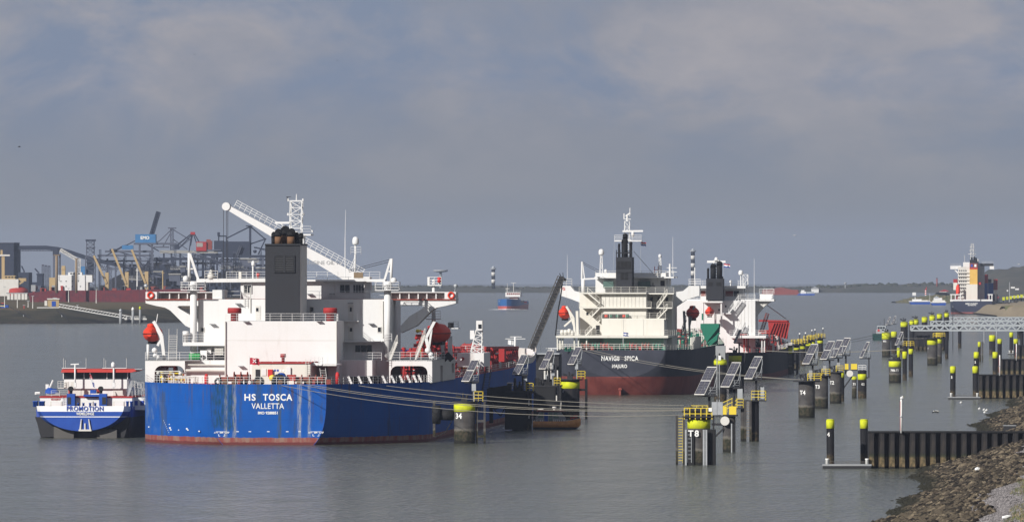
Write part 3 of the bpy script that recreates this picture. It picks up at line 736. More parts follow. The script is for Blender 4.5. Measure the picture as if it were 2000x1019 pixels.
# starboard side plating with two slots
mb = MB(); sx = FT.x(844, 26); zt = FT.z(703.5, 26); zb = 8.5
for y0, y1 in ((26.8, 40.2), (44.2, 60), (64, 66)): mb.box(sx-.5, sx, y0, y1, zb, zt)
mb.box(sx-.5, sx, 40.2, 44.2, zt-.9, zt); mb.box(sx-.5, sx, 60, 64, zt-.8, zt); mb.box(sx-.5, sx, 60, 64, zb, zb+1.0); mb.build('side_plating', 'offwhite', T)
mb = MB(); sx2 = FT.x(283.5, 26); mb.box(sx2, sx2+.4, 26.8, 52, zb, zt); mb.build('side_plating', 'white', T)
def pipes(name, m, x0, x1, y0, y1, z0, z1, n, seed, rr=(.08, .22)):
    R_ = random.Random(seed); mb = MB()
    for i in range(n):
        x, y, z = R_.uniform(x0, x1), R_.uniform(y0, y1), R_.uniform(z0, z1); r = R_.uniform(*rr); k = R_.random()
        if k < .35: mb.bar((x, y, z0), (x, y, z), r, n=6); mb.lathe((x, y, z-.1), [(r, 0), (r*1.8, .05), (r*1.8, .2), (0, .25)], 8)
        elif k < .7: xx = min(x1, x+R_.uniform(1, 4)); mb.bar((x, y, z), (xx, y, z), r, n=6); mb.bar((xx, y, z), (xx, y, z0), r, n=6)
        else: mb.bar((x, y, z), (x, min(y1, y+R_.uniform(2, 12)), z), r, n=6)
        if R_.random() < .3: mb.lathe((x, y, z), [(0, -.3), (.28, -.2), (.28, .2), (0, .3)], 8, 'y')
    return mb.build(name, m, T, kind='stuff')
pipes('pump_pipework', 'deck_red', FT.x(303, 28), FT.x(360, 28), 28, 31, 8.5, 11.4, 34, 1)
pipes('pump_pipework', 'deck_red', FT.x(765, 30), FT.x(834, 30), 50, 70, 8.5, 11.4, 70, 2)
pipes('valve_gear', 'red', FT.x(782, 50), FT.x(842, 50), 66, 84, 11.4, 16.2, 90, 3)
pipes('valve_handwheel', 'yellow', FT.x(790, 50), FT.x(842, 50), 66, 72, 11.4, 16.0, 7, 4)
pipes('deck_pipework', 'red', 10, 20.4, 90, 128, 8.6, 13.2, 120, 5, (.10, .3))
pipes('deck_pipework', 'red', 4, 20.0, 130, 215, 8.8, 12.2, 110, 6, (.10, .25))
pipes('deck_valves', 'yellow', 12, 20.0, 95, 170, 9.0, 12.4, 10, 7, (.12, .25))
pipes('deck_fittings', 'white', 12, 20.3, 90, 190, 9.0, 11.6, 22, 8, (.12, .3))
pipes('deck_gear', 'black', 4, 20.3, 60, 215, 8.9, 11.0, 30, 9, (.12, .3))
pipes('stern_gear', 'offwhite', FT.x(303, 14), FT.x(380, 14), 12, 20, 8.5, 10.4, 14, 10, (.06, .14))
pipes('stern_gear', 'yellow', FT.x(303, 14), FT.x(345, 14), 18, 24, 8.5, 10.0, 10, 11, (.06, .14))
# red longitudinal truss and manifold housing amidships, seen over the starboard rail
mb = MB(); rx0, ry0, rx1, ry1 = 19.0, 148, 18.2, 226
mb.beam((rx0, ry0, 12.3), (rx1, ry1, 11.6), .5, .5); mb.beam((rx0, ry0, 10.3), (rx1, ry1, 9.9), .5, .5)
for k in range(17):
    f = k/16; y = ry0+(ry1-ry0)*f; x = rx0+(rx1-rx0)*f; zt_ = 12.3-.7*f; zb_ = 10.3-.4*f
    mb.beam((x, y, zb_), (x, y+(5.5 if k < 16 else 0), zt_), .35, .35); mb.beam((x, y, 8.6), (x, y, zb_), .3, .3)
mb.build('pipe_rack', 'red', T)
mb = MB(); mb.box(17.2, 17.5, ry0, ry1, 9.2, 11.7); mb.build('rack_plating', 'red', T)
mb = MB(); pbox(mb, FT, 974, 681, 985, 706, 150, 153); mb.build('hose_locker', 'red', T)
mb = MB(); pbox(mb, FT, 893, 689, 945, 716, 92, 104); mb.build('midship_house', 'white', T)
mb = MB().rail([FT.p(892, 689, 92), FT.p(945, 689, 92)], 1.1); mb.build('house_railing', 'white', T)
mb = MB(); mb.truss(FT.p(930.5, 689, 96), FT.p(936, 645, 96), 1.7, 1.7, 5, .10, tip=.55); pbox(mb, FT, 930, 626, 942, 645, 95, 96.5); pbox(mb, FT, 918, 645, 926, 662, 95.6, 96); mb.build('light_mast', 'white', T)
part(FT, 'floodlight', 'pane', T, [(934, 633, 940, 641, 94.9, 95)])
# starboard lifeboat deck gear
mb = MB(); mb.bar(FT.p(879, 703, 60), FT.p(879, 656, 60), .35, n=10); pbox(mb, FT, 875, 640, 895, 642, 58, 62); mb.build('searchlight_post', 'white', T)
mb = MB().rail([FT.p(877, 641, 58.5), FT.p(895, 641, 58.5)], 1.0, step=.9); pbox(mb, FT, 875, 630, 884, 641, 59, 60.5); mb.build('searchlight', 'dark_steel', T)
mb = MB(); mb.bar(FT.p(847, 640, 45), FT.p(847, 545, 45), .32, .22, n=8); pbox(mb, FT, 832, 622, 860, 624, 44.3, 46); mb.rail([FT.p(832, 623, 44.4), FT.p(860, 623, 44.4)], 1.2, step=.9, r=.05); mb.rail([FT.p(835, 557, 44.4), FT.p(862, 557, 44.4)], 1.2, step=.9, r=.05); pbox(mb, FT, 835, 556, 862, 558, 44.4, 46)
for px in (838, 859): mb.bar(FT.p(px, 556, 45), FT.p(px, 541, 45), .22, n=6)
mb.build('signal_mast', 'white', T)
MB().bar(FT.p(858, 552, 44.6), FT.p(858, 541, 44.6), .3, n=8).build('navigation_light', 'sign_red', T)
mb = MB()
for px, py, r in ((836, 684, .48), (842, 692, .4), (845, 698, .35)): mb.lathe(FT.p(px, py, 27.5), [(0, -r), (r*.75, -r*.6), (r, 0), (r*.75, r*.6), (0, r)], 12)
for px, py, r in ((302, 684, .45), (303, 694, .35), (309, 697, .3)): mb.lathe(FT.p(px, py, 27.5), [(0, -r), (r*.75, -r*.6), (r, 0), (r*.75, r*.6), (0, r)], 12)
mb.bar(FT.p(289, 702, 27), FT.p(289, 672, 27), .2, n=8); mb.build('liferaft_canister', 'white', T)
mb = MB(); davit(mb, FT, FT.p(321, 702, 30), FT.p(316, 655, 30), FT.p(300, 627, 30), .45); mb.beam(FT.p(308, 675, 30), FT.p(316, 655, 30), .35); mb.bar(FT.p(305, 632, 30), FT.p(308, 613, 30), .06); mb.build('lifeboat_davit', 'white', T)
mb = MB(); davit(mb, FT, FT.p(842, 700, 36), FT.p(832, 660, 36), FT.p(849, 627, 36), .4); davit(mb, FT, FT.p(868, 702, 50), FT.p(862, 668, 50), FT.p(872, 636, 50), .4); mb.build('lifeboat_davit', 'white', T)
for px in (868, 878): MB().beam(FT.p(px-6, 690, 48), FT.p(px+5, 703, 48), .5, .8).build('davit_brace', 'dark_steel', T)
lifeboat(FT, FT.p(298.5, 651, 33), 9.0, 1.28, 'orange enclosed lifeboat hanging at the left edge of the blue tanker')
lifeboat(FT, FT.p(852, 651, 40)+Vector((0,4,0)), 9.0, 1.45, 'orange enclosed lifeboat under the right bridge wing of the blue tanker', head=TH+.14)
for px in (294, 881):
    c = FT.p(px, 576 if px < 500 else 576.5, 36); e = bpy.data.objects.new('lifebuoy', None)
    mb = MB(); r = .42
    for i in range(16):
        a0, a1 = 2*math.pi*i/16, 2*math.pi*(i+1)/16
        mb.bar((c.x+r*math.cos(a0), 36.0, c.z+r*math.sin(a0)), (c.x+r*math.cos(a1), 36.0, c.z+r*math.sin(a1)), .13, n=7, caps=False)
    mb.build('lifebuoy_ring', 'orange', T)
    s_ = -1 if px < 500 else 1; mb = MB().bar(FT.p(px+s_*7, 570, 38), FT.p(px+s_*8, 561, 38), .05, n=5).lathe(FT.p(px+s_*9, 558, 38), [(0, -.3), (.28, -.2), (.33, 0), (.28, .2), (0, .3)], 10); mb.build('wing_light', 'galv', T)
# drums and bulk container on the port poop
mb = MB(); 
for i in range(4): mb.lathe(FT.p(373+i*5, 702, 28.6), [(.3, 0), (.31, .45), (.3, .9), (0, .9)], 10)
mb.build('oil_drums', 'drum_green', T)
part(FT, 'stores_crate', 'white', T, [(391, 684, 404, 701, 28.5, 29.6), (404, 680, 412, 690, 29, 30)])
part(FT, 'bulk_container', 'cream', T, [(419, 679, 435, 693, 28.6, 29.8)])
mb = MB()
for i in range(5): x = 419+i*4; mb.bar(FT.p(x, 693, 28.5), FT.p(x, 679, 28.5), .025, n=4)
for i in range(4): y = 679+i*4.6; mb.bar(FT.p(419, y, 28.5), FT.p(435, y, 28.5), .025, n=4)
mb.build('container_cage', 'grey_paint', T)
pipes('stores_gear', 'dark_steel', FT.x(390, 29), FT.x(436, 29), 28.3, 29.5, FT.z(703, 29), FT.z(692, 29), 14, 12, (.05, .12))
c = FT.p(1010, 700, 225); 
# fore mast and bow bulwark
mb = MB(); ysb = list(range(200, 245, 4)); rows = []
for y in ysb: s = lerp_st(ST, y); rows.append([(s[1], y, s[2]), (s[1]+.05, y, s[2]+1.0)])
mb.grid(rows).build('bow_bulwark', 'offwhite', T)
mb = MB(); 
for y in range(234, 268, 4): s = lerp_st(ST, y); mb.beam((s[1]-.2, y, s[2]), (s[1]-1.4, y, s[2]+.1), .1, .8)
mb.build('bulwark_stay', 'white', T)
mb = MB(); winch(mb, (15, 238, 9.6), 3, .9); winch(mb, (9, 248, 10.2), 3, .9); mb.build('windlass', 'deck_red', T)
mb = MB()
for i in range(9): mb.lathe((18.8-.0*i, 126+i*4.5, 8.6), [(.5, 0), (.5, 2.6), (.75, 2.7), (.75, 3.0), (0, 3.1)], 8)
mb.build('manifold_valves', 'red', T)
# accommodation ladder down the starboard side
mb = MB(); mb.stair((21.3, 128, 9.5), (21.6, 112, 3.0), .9, side=(1,0,0)); mb.build('accommodation_ladder', 'dark_steel', T)

for i, (x, y, w, l, h, m_) in enumerate(((17, 205, 3, 6, 1.6, 'dark_steel'), (12, 215, 4, 5, 2.2, 'deck_red'), (18, 232, 2, 4, 2.4, 'offwhite'), (15, 180, 2.5, 8, 1.4, 'green'), (10, 190, 4, 6, 2.0, 'oxide'), (19.2, 120, 1.2, 4, 2.6, 'cream'), (18, 140, 2, 5, 2.2, 'deck_red'), (6, 200, 5, 10, 1.6, 'red'))): MB().box(x-w/2, x+w/2, y, y+l, 8.3, 9.0+h).build('deck_locker', m_, T)
# ------------------------------------------------------------------ inland tanker alongside
FP = Frame(160, 855)
t = NT('barge_hull')
w_ = t.mix(t.math('MULTIPLY', t.ramp(t.noise(1.0, 4, stretch=(1.5, 1.5, .1)), .5, .8), .25), (.80, .80, .80), (.5, .48, .45))
b_ = t.mix(t.ramp(t.noise(.5, 4), .4, .7), (.010, .055, .30), (.012, .065, .34))
col = t.mix(t.ramp(t.Z, 3.92, 3.94), b_, w_)
col = t.mix(t.band(t.Z, 3.16, .06, .005), col, (.75, .75, .75)); t.fin(col, .55, 0, .25)
t = NT('barge_dark'); col = t.mix(t.ramp(t.Z, 3.05, 3.1), t.mix(t.ramp(t.noise(.7, 4), .4, .7), (.02, .02, .023), (.045, .045, .047)), (.012, .05, .30)); t.fin(col, .5)
P_ = FP.empty('inland_tanker', 'low inland tanker barge with red-roofed wheelhouse and blue and white stern', 'barge')
SP = [(-.3, 6.3, 4.75, 1.05, 2.0), (1.0, 6.9, 4.72, .95, 2.05), (3.5, 7.15, 4.70, .9, 2.3)]
hull(SP, 'counter_stern', 'barge_hull', P_, [-.3, 0, .5, 1, 2, 3.5], 14)
SB = [(2.2, 6.9, 4.68, -1.5, 2.2), (2.21, 7.1, 4.68, -1.8, 3.0), (8, 7.2, 4.6, -2.2, 6), (20, 7.2, 4.4, -2.5, 9), (95, 7.2, 4.2, -2.5, 9), (110, 3.0, 5.0, -2.5, 3)]
hull(SB, 'hull', 'barge_dark', P_, [2.2, 2.21, 4, 6, 8, 14, 20, 60, 95, 103, 110], 12)
deck_strip(SB, 'deck', 'deck_red', P_, [2.3, 8, 20, 95, 110], -.05)
for a, b, y0 in ((105, 144, 833), (189, 228, 838)): part(FP, 'tunnel_skirt', 'boom_grey', P_, [(a, y0, b, 856, .9, 3)])
MB().prism([(FP.x(65.5), 3.1), (FP.x(105), 3.0), (FP.x(104), .2), (FP.x(80), .05)], 1.6, 6).build('hull_shoulder', 'dark_steel', P_)
MB().prism([(FP.x(252), 3.1), (FP.x(214), 3.0), (FP.x(216), .2), (FP.x(240), .05)], 1.6, 6).build('hull_shoulder', 'dark_steel', P_)
text('ship_name', 'PROMOTION', .96, FP.p(166, 797.6, -.42), 'letter_blue', P_, bold=.012, space=1.12, width=5.45)
text('home_port', 'WEMELDINGE', .58, FP.p(166.5, 807.6, -.38), 'letter_white', P_, bold=.02, space=1.0, width=2.65)
for px in (95.5, 235.5): text('letter_mark', 'N', .45, FP.p(px, 807.5, -.25), 'letter_white', P_, bold=.02)
text('registration', '02332037', .36, FP.p(109, 779.5, 2.95), 'deck_red', P_, bold=.02)
# anchor
mb = MB(); c = FP.p(166, 838, -.5)
for s_ in (-1, 1): mb.hexa([(c.x+s_*.75-.1, -.55, c.z-.05), (c.x+s_*.75+.15, -.55, c.z-.05), (c.x+s_*.75+.15, -.2, c.z-.05), (c.x+s_*.75-.1, -.2, c.z-.05)], [(c.x+s_*.55-.05, -.6, c.z+1.55), (c.x+s_*.55+.05, -.6, c.z+1.55), (c.x+s_*.55+.05, -.5, c.z+1.55), (c.x+s_*.55-.05, -.5, c.z+1.55)])
mb.box(c.x-.95, c.x+.95, -.55, -.15, c.z-.25, c.z); mb.bar((c.x, -.4, c.z), (c.x, -.4, c.z+.9), .13, n=6); mb.build('anchor', 'offwhite', P_)
# aft deckhouse
part(FP, 'aft_deckhouse', 'white', P_, [(78, 776, 258, 795, 3, 14)])
part(FP, 'deckhouse_rim', 'red', P_, [(77, 773.5, 259, 776.2, 2.9, 14)])
for a, b in ((98, 121), (159, 182), (221, 243)):
    w = part(FP, 'hatch_panel', 'offwhite', P_, [(a, 783, b, 793, 2.9, 3)]); part(FP, 'panel_face', 'white', w, [(a+3, 784.5, b-2, 792.5, 2.86, 2.92)])
for a, b in ((130.5, 146), (193.5, 208)):
    v = part(FP, 'vent_trunk', 'blue_paint', P_, [(a, 768.5, b, 792, 2.0, 3.2)]); part(FP, 'grille', 'dark_steel', v, [(a+1 if a < 150 else a+6, 775, (a+8 if a < 150 else b-1), 789, 1.95, 2.02)])
for px in (139, 197.5):
    mb = MB(); c = FP.p(px, 768, 3); mb.bar(c, c+Vector((0,0,.5)), .2, n=10); mb.bar(c+Vector((0,0,.4)), c+Vector((0,-.5,.75)), .25, .42, n=12); mb.build('exhaust_cowl', 'black', P_)
part(FP, 'gangway_platform', 'blue_paint', P_, [(163, 770, 194, 774, 2.2, 3)])
part(FP, 'control_locker', 'blue_paint', P_, [(176, 761, 187, 768, 3, 4)])
part(FP, 'hose_box', 'deck_red', P_, [(189, 759, 195, 768, 4.4, 5)])
part(FP, 'hose_box', 'deck_red', P_, [(133, 757, 136, 768, 4.4, 5)])
for px in (67, 71.5, 79, 82.5, 85, 249, 256.5): MB().lathe((FP.x(px, 1.6), 1.6, 4.6), [(.2, 0), (.2, .7), (.26, .72), (.26, .85), (0, .85)], 10).build('bollard', 'blue_paint', P_)
for px in (153, 163, 176, 186): MB().lathe((FP.x(px, .9), .9, 4.6), [(.16, 0), (.16, .5), (.2, .52), (.2, .6), (0, .6)], 8).build('bollard', 'blue_paint', P_)
# wheelhouse
part(FP, 'accommodation', 'white', P_, [(137, 757, 248, 774, 7, 16)])
for a, b in ((139, 158), (159, 176), (220, 247)): part(FP, 'cabin_panel', 'offwhite', P_, [(a, 760, b, 772, 6.92, 7)])
part(FP, 'wheelhouse', 'white', P_, [(125, 740, 248, 758.5, 6.5, 12)])
xs = [124.5, 145.5, 149, 163.5, 164.5, 175.5, 176.5, 208, 209.5, 222, 224.5, 248.5]
for a, b in zip(xs[0::2], xs[1::2]): part(FP, 'window', 'pane', P_, [(a, 727.5, b, 740, 6.45, 6.6)])
part(FP, 'window_core', 'dark_steel', P_, [(126, 727, 247, 740.2, 6.62, 11.5)])
mb = MB()
for a in (123.6, 147.2, 164, 176, 208.8, 223.3, 249): pbox(mb, FP, a-.7, 727, a+.7, 740, 6.4, 6.62)
mb.build('window_mullion', 'white', P_)
MB().prism([(FP.x(118.5, 5), FP.z(726.8, 5)), (FP.x(121, 5), FP.z(720.5, 5)), (FP.x(262, 5), FP.z(720.5, 5)), (FP.x(266, 5), FP.z(724, 5)), (FP.x(256, 5), FP.z(726.8, 5))], 5.2, 13).build('roof', 'roof_red', P_)
part(FP, 'roof_wing', 'galv', P_, [(262, 720, 277, 721.5, 6, 10)])
for a in (130, 142): part(FP, 'louvre_panel', 'offwhite', P_, [(a-4, 745, a+4, 757, 6.44, 6.5)])
mb = MB(); mb.rail([FP.p(113, 757, 6), FP.p(125, 757, 6)], 1.0, step=.5); pbox(mb, FP, 113, 756.5, 125, 758, 5.6, 7); mb.rail([FP.p(250, 757, 6.2), FP.p(275, 757, 8)], 1.1, step=.6); mb.rail([FP.p(258, 776, 3), FP.p(285, 770, 9)], 1.0); mb.rail([FP.p(100, 774, 3.1), FP.p(133, 774, 3.1)], .9); mb.build('railing', 'offwhite', P_)
mb = MB(); mb.stair(FP.p(250, 774, 5), FP.p(256, 757, 5), .8); mb.ladder(FP.p(126, 792, 2.8), FP.p(126, 774, 2.8)); mb.build('stairs', 'galv', P_)
for px, a, b in ((146.5, 121, 168), (222, 200, 247)):
    mb = MB(); mb.bar(FP.p(px, 757, 5), FP.p(px, 712, 5), .14, .11, n=8); mb.bar(FP.p(a, 718.6, 5), FP.p(b, 718.6, 5), .055, n=5); pbox(mb, FP, px-2.5, 747, px+2.5, 756, 4.8, 5.2)
    m_ = mb.build('mast', 'white', P_)
    mb = MB()
    for q, h in ((a+3, 699), (a+6.5, 703), (b, 699)): mb.bar(FP.p(q, 718.6, 5), FP.p(q, h, 5), .03, n=4)
    mb.build('whip_antenna', 'offwhite', m_)
MB().beam(FP.p(138, 711, 5), FP.p(154, 710.5, 5), .12, .16).build('radar_scanner', 'white', P_)
dome(MB(), FP.p(221, 717, 5), .3, .8).build('satellite_dome', 'white', P_)
mb = MB().bar(FP.p(186, 758, 2.5), FP.p(175.5, 729, 2.5), .05, n=5); fs = mb.build('flagstaff', 'white', P_)
for k, m_ in enumerate(('flag_red', 'flag_white', 'flag_blue')):
    y0 = 729.5+k*8; mb = MB(); a0 = FP.p(175.5+k*2, y0, 2.4); 
    mb.hexa([FP.p(176+k*2.9, y0+9, 2.4), FP.p(182+k*2, y0+12, 2.5), FP.p(182+k*2, y0+12, 2.55), FP.p(176+k*2.9, y0+9, 2.45)], [FP.p(175+k*2.4, y0, 2.4), FP.p(178+k*3, y0+2, 2.5), FP.p(178+k*3, y0+2, 2.55), FP.p(175+k*2.4, y0, 2.45)]); mb.build('flag_stripe', m_, fs)
mb = MB(); mb.bar(FP.p(95, 762, 6), FP.p(103.5, 742, 6), .14, n=6); pbox(mb, FP, 89, 750, 95, 759, 6, 6.6); mb.bar(FP.p(70, 767, 5), FP.p(78, 767, 5), .2, n=6); pbox(mb, FP, 68, 765, 71, 770, 4.9, 5.1); mb.build('boat_crane', 'white', P_)
# tender under a blue cover
FB = Frame(103, 855); e = FP.empty('tender_boat', 'small work boat under a blue cover on the stern of the inland tanker', 'boat')
rows = []
for j in range(9):
    f = j/8; k_ = math.sin(math.pi*min(1, .12+f*.9))**.6; x = FP.x(89, 6)+(FP.x(117, 6)-FP.x(89, 6))*f
    rows.append([(x, 6+math.cos(a*math.pi/4)*.8*k_, FP.z(768, 6)+math.sin(a*math.pi/4)*.9*k_*(1+.15*math.sin(f*9))) for a in range(5)])
MB().grid(rows).build('cover', 'blue_paint', e)
mb = MB(); pbox(mb, FP, 90, 767, 116, 772, 5.4, 6.6); mb.build('hull', 'grey_paint', e)
# starboard cabins
part(FP, 'side_cabin', 'white', P_, [(259, 776, 300, 800, 6, 30)])
for a, b in ((262, 269), (274, 281)): part(FP, 'window', 'letter_blue', P_, [(a, 782, b, 791, 5.92, 6)])
R_ = random.Random(5); mb = MB()
for i in range(40):
    x, y, z = R_.uniform(4, 7), R_.uniform(14, 60), R_.uniform(6, 8.2); mb.bar((x, y, 4.5), (x, y, z), .08, n=5); mb.bar((x, y, z), (x-R_.uniform(.5, 2), y, z), .07, n=5)
mb.build('deck_pipework', 'galv', P_, kind='stuff')

# ------------------------------------------------------------------ second tanker, dark grey hull
FN = Frame(1210, 771)
t = NT('grey_hull')
g = t.mix(t.ramp(t.noise(.3, 5), .35, .7), (.036, .039, .052), (.050, .053, .070))
g = t.mix(t.math('MULTIPLY', t.ramp(t.noise(1.0, 5, stretch=(1.0, 1.0, .08)), .55, .8), .4), g, (.035, .037, .05))
r_ = t.mix(t.ramp(t.noise(.5, 5, .6, stretch=(1, 1, .4)), .38, .66), (.19, .05, .04), (.14, .035, .03))
col = t.mix(t.ramp(t.math('ADD', t.Z, t.math('MULTIPLY', t.noise(.8, 3), .1)), 3.62, 3.7), r_, g); t.fin(col, .7, 0, .1)
N_ = FN.empty('tanker_ship', 'tanker with dark grey hull, red underbody and cream superstructure in the middle of the photo', 'tanker')
SN = [(0, 8.9, 8.85, 3.3, 2.0), (.01, 9.0, 8.85, 3.2, 2.0), (3, 10.6, 8.85, -1.0, 2.7), (6, 11.9, 8.85, -3.5, 3.2), (10, 12.9, 8.85, -5, 4), (16, 13.6, 8.85, -7, 5), (30, 13.7, 8.85, -7, 7), (130, 13.7, 8.9, -7, 7), (150, 11.5, 10.2, -7, 5), (165, 5.5, 11.3, -7, 3), (172, .3, 11.8, -7, 2)]
ny = [0, .01, 1, 2, 3, 4.5, 6, 8, 10, 13, 16, 23, 30, 80, 130, 140, 150, 158, 165, 172]
hull(SN, 'hull', 'grey_hull', N_, ny, 16); deck_strip(SN, 'deck', 'green', N_, ny[1:])
sec = section(SN[0], 20); MB().path([(-x, -.02, z) for x, y, z in sec]+[(x, -.02, z) for x, y, z in sec[::-1][1:]], .02, 4).build('transom_edge', 'dark_steel', N_)
for w_, c_, l_ in (('NAVIG8', 1192, 3.55), ('SPICA', 1233, 2.75)): text('ship_name', w_, 1.25, FN.p(c_, 700, -.04), 'letter_white', N_, bold=.025, space=1.1, width=l_)
text('home_port', 'MAJURO', .95, FN.p(1210, 715, -.04), 'letter_white', N_, bold=.025, space=1.1, width=2.95)
mb = MB(); pbox(mb, FN, 1209, 757, 1212.5, 775, .5, 2.5); pbox(mb, FN, 1207.5, 758, 1214.5, 761, .3, 2.5); mb.build('rudder', 'oxide', N_)
# decks: (x0, top row, x1, bottom row, depth0, depth1)
part(FN, 'poop_deck', 'cream', N_, [(1086, 655, 1305, 659.5, 7, 40)])
part(FN, 'lower_house', 'cream', N_, [(1175, 623, 1297, 656, 12, 22)])
part(FN, 'stern_house', 'cream', N_, [(1178, 659, 1297, 684, 12, 22)])
part(FN, 'engine_casing', 'cream', N_, [(1175, 574, 1262, 624, 14, 24)])
part(FN, 'accommodation_house', 'cream', N_, [(1132, 574, 1313, 684, 22, 38)])
for py, a, b in ((599.5, 1131, 1272), (571, 1131, 1262), (621.5, 1175, 1300)): part(FN, 'deck_edge', 'cream', N_, [(a, py, b, py+2.6, 13, 24)])
part(FN, 'balcony', 'cream', N_, [(1262, 600, 1313, 602.5, 17, 23)])
part(FN, 'balcony', 'cream', N_, [(1262, 572, 1316, 574.5, 17, 23)])
part(FN, 'raft_recess', 'black', N_, [(1176, 613, 1228, 621, 13.9, 14.05)])
for px, m_ in ((1184, 'orange'), (1193, 'green'), (1200, 'rubber'), (1206, 'green'), (1219, 'orange'), (1225, 'green')): MB().bar(FN.p(px-3, 617, 13.5), FN.p(px+3, 617, 13.5), .33, n=10).build('liferaft_canister', m_, N_)
mb = MB()
for k in range(11):
    px = 1182+k*7.3; pbox(mb, FN, px, 575, px+.5, 599, 13.93, 14)
for px in (1217,): pbox(mb, FN, px, 623, px+.5, 655, 11.94, 12)
for px in (1256,): pbox(mb, FN, px, 623, px+.5, 655, 11.94, 12)
mb.build('plate_seam', 'offwhite', N_)
part(FN, 'door', 'dark_steel', N_, [(1164, 635, 1171, 651, 21.9, 22)])
for px in (1145, 1160): part(FN, 'window', 'pane', N_, [(px, 610, px+4, 615, 21.92, 22)])
for px, py in ((1270, 580), (1285, 580), (1270, 608), (1285, 608), (1300, 580)): part(FN, 'window', 'pane', N_, [(px, py, px+5, py+8, 21.92, 22)])
# wings and brackets
MB().prism([(FN.x(1094, 27), FN.z(558, 27)), (FN.x(1094, 27), FN.z(577, 27)), (FN.x(1113, 27), FN.z(583, 27)), (FN.x(1134, 27), FN.z(591, 27)), (FN.x(1134, 27), FN.z(571, 27)), (FN.x(1122, 27), FN.z(568, 27)), (FN.x(1114, 27), FN.z(558, 27))], 27, 31).build('bridge_wing', 'white', N_)
MB().prism([(FN.x(1366, 27), FN.z(558, 27)), (FN.x(1366, 27), FN.z(577, 27)), (FN.x(1340, 27), FN.z(585, 27)), (FN.x(1318, 27), FN.z(600, 27)), (FN.x(1312, 27), FN.z(600, 27)), (FN.x(1312, 27), FN.z(571, 27)), (FN.x(1334, 27), FN.z(568, 27)), (FN.x(1346, 27), FN.z(558, 27))], 27, 31).build('bridge_wing', 'white', N_)
text('wing_mark', 'G', .8, FN.p(1101, 564, 26.95), 'sign_red', N_, bold=.02)
part(FN, 'wheelhouse', 'white', N_, [(1163, 533, 1300, 574, 26, 36)])
part(FN, 'wheelhouse_roof', 'white', N_, [(1161, 540, 1203, 543, 24, 37)])
part(FN, 'wheelhouse_roof', 'white', N_, [(1237, 540, 1316, 543, 24, 37)])
for a, b in ((1178, 1198), (1246, 1270)): part(FN, 'teal_housing', 'pane_green', N_, [(a, 549, b, 562, 24.5, 26)])
for a, b in ((1290, 1298),): part(FN, 'window', 'pane', N_, [(a, 548, b, 558, 25.9, 26)])
text('side_letters', 'LL', 1.1, FN.p(1274, 556, 25.9), 'letter_dark', N_, bold=.01)
mb = MB()
for a, b, py, d in ((1131, 1262, 571, 14.1), (1131, 1272, 599.5, 14.1), (1262, 1316, 572, 17.1), (1262, 1313, 600, 17.1), (1175, 1300, 621.5, 13.1), (1086, 1305, 655, 7.1), (1163, 1203, 540, 24.1), (1237, 1316, 540, 24.1)): mb.rail([FN.p(a, py, d), FN.p(b, py, d)], 1.1, step=1.6)
mb.rail([FN.p(1305, 655, 7.1), FN.p(1372, 652, 40)], 1.1, step=2); mb.rail([FN.p(1095, 558, 28), FN.p(1117, 558, 28)], 1.4, step=1.0, r=.05)
mb.build('deck_railing', 'cream', N_)
mb = MB()
for a, b in (((1172, 592), (1148, 572)), ((1150, 624), (1172, 601)), ((1143, 656), (1172, 625)), ((1132, 684), (1156, 656)), ((1283, 602), (1303, 574)), ((1283, 624), (1303, 603))): mb.stair(FN.p(*a, 13.5), FN.p(*b, 13.5), .9)
mb.build('stairs', 'cream', N_)
mb = MB()
for px in (1089, 1094, 1099, 1122, 1130, 1146): mb.bar(FN.p(px, 684, 8), FN.p(px, 658, 8), .16, n=6)
for k in range(9): mb.bar((13.4, 12+k*4, 8.8), (13.4, 12+k*4, FN.z(659, 8)), .18, n=6)
mb.build('deck_pillar', 'cream', N_)
mb = MB(); mb.rail([(-8.7, .1, 8.85), (8.7, .1, 8.85)], 1.15, step=1.1, r=.05); edge_rail(mb, SN, [.1, 3, 6, 10, 16, 23, 30], -1, step=1.2, r=.05); edge_rail(mb, SN, [.1, 3, 6, 10, 16, 23, 30], 1, step=1.2, r=.05); edge_rail(mb, SN, [30, 60, 90, 130], 1, step=2.5); mb.build('stern_railing', 'cream', N_)
for i, px in enumerate((1145, 1165, 1182, 1222, 1238, 1262, 1285)):
    c = FN.p(px, 684, 4); winch(MB(), (c.x, 4+(i % 2), 8.6), 1.6, .7).build('mooring_winch', ('oxide', 'green', 'deck_red', 'green', 'red', 'oxide', 'green')[i], N_)
mb = MB()
for px in (1110, 1130, 1196, 1212, 1250, 1275): c = FN.p(px, 684, 1.6); bitts(mb, (c.x, 1.6, 8.6))
mb.build('mooring_bitts', 'green', N_)
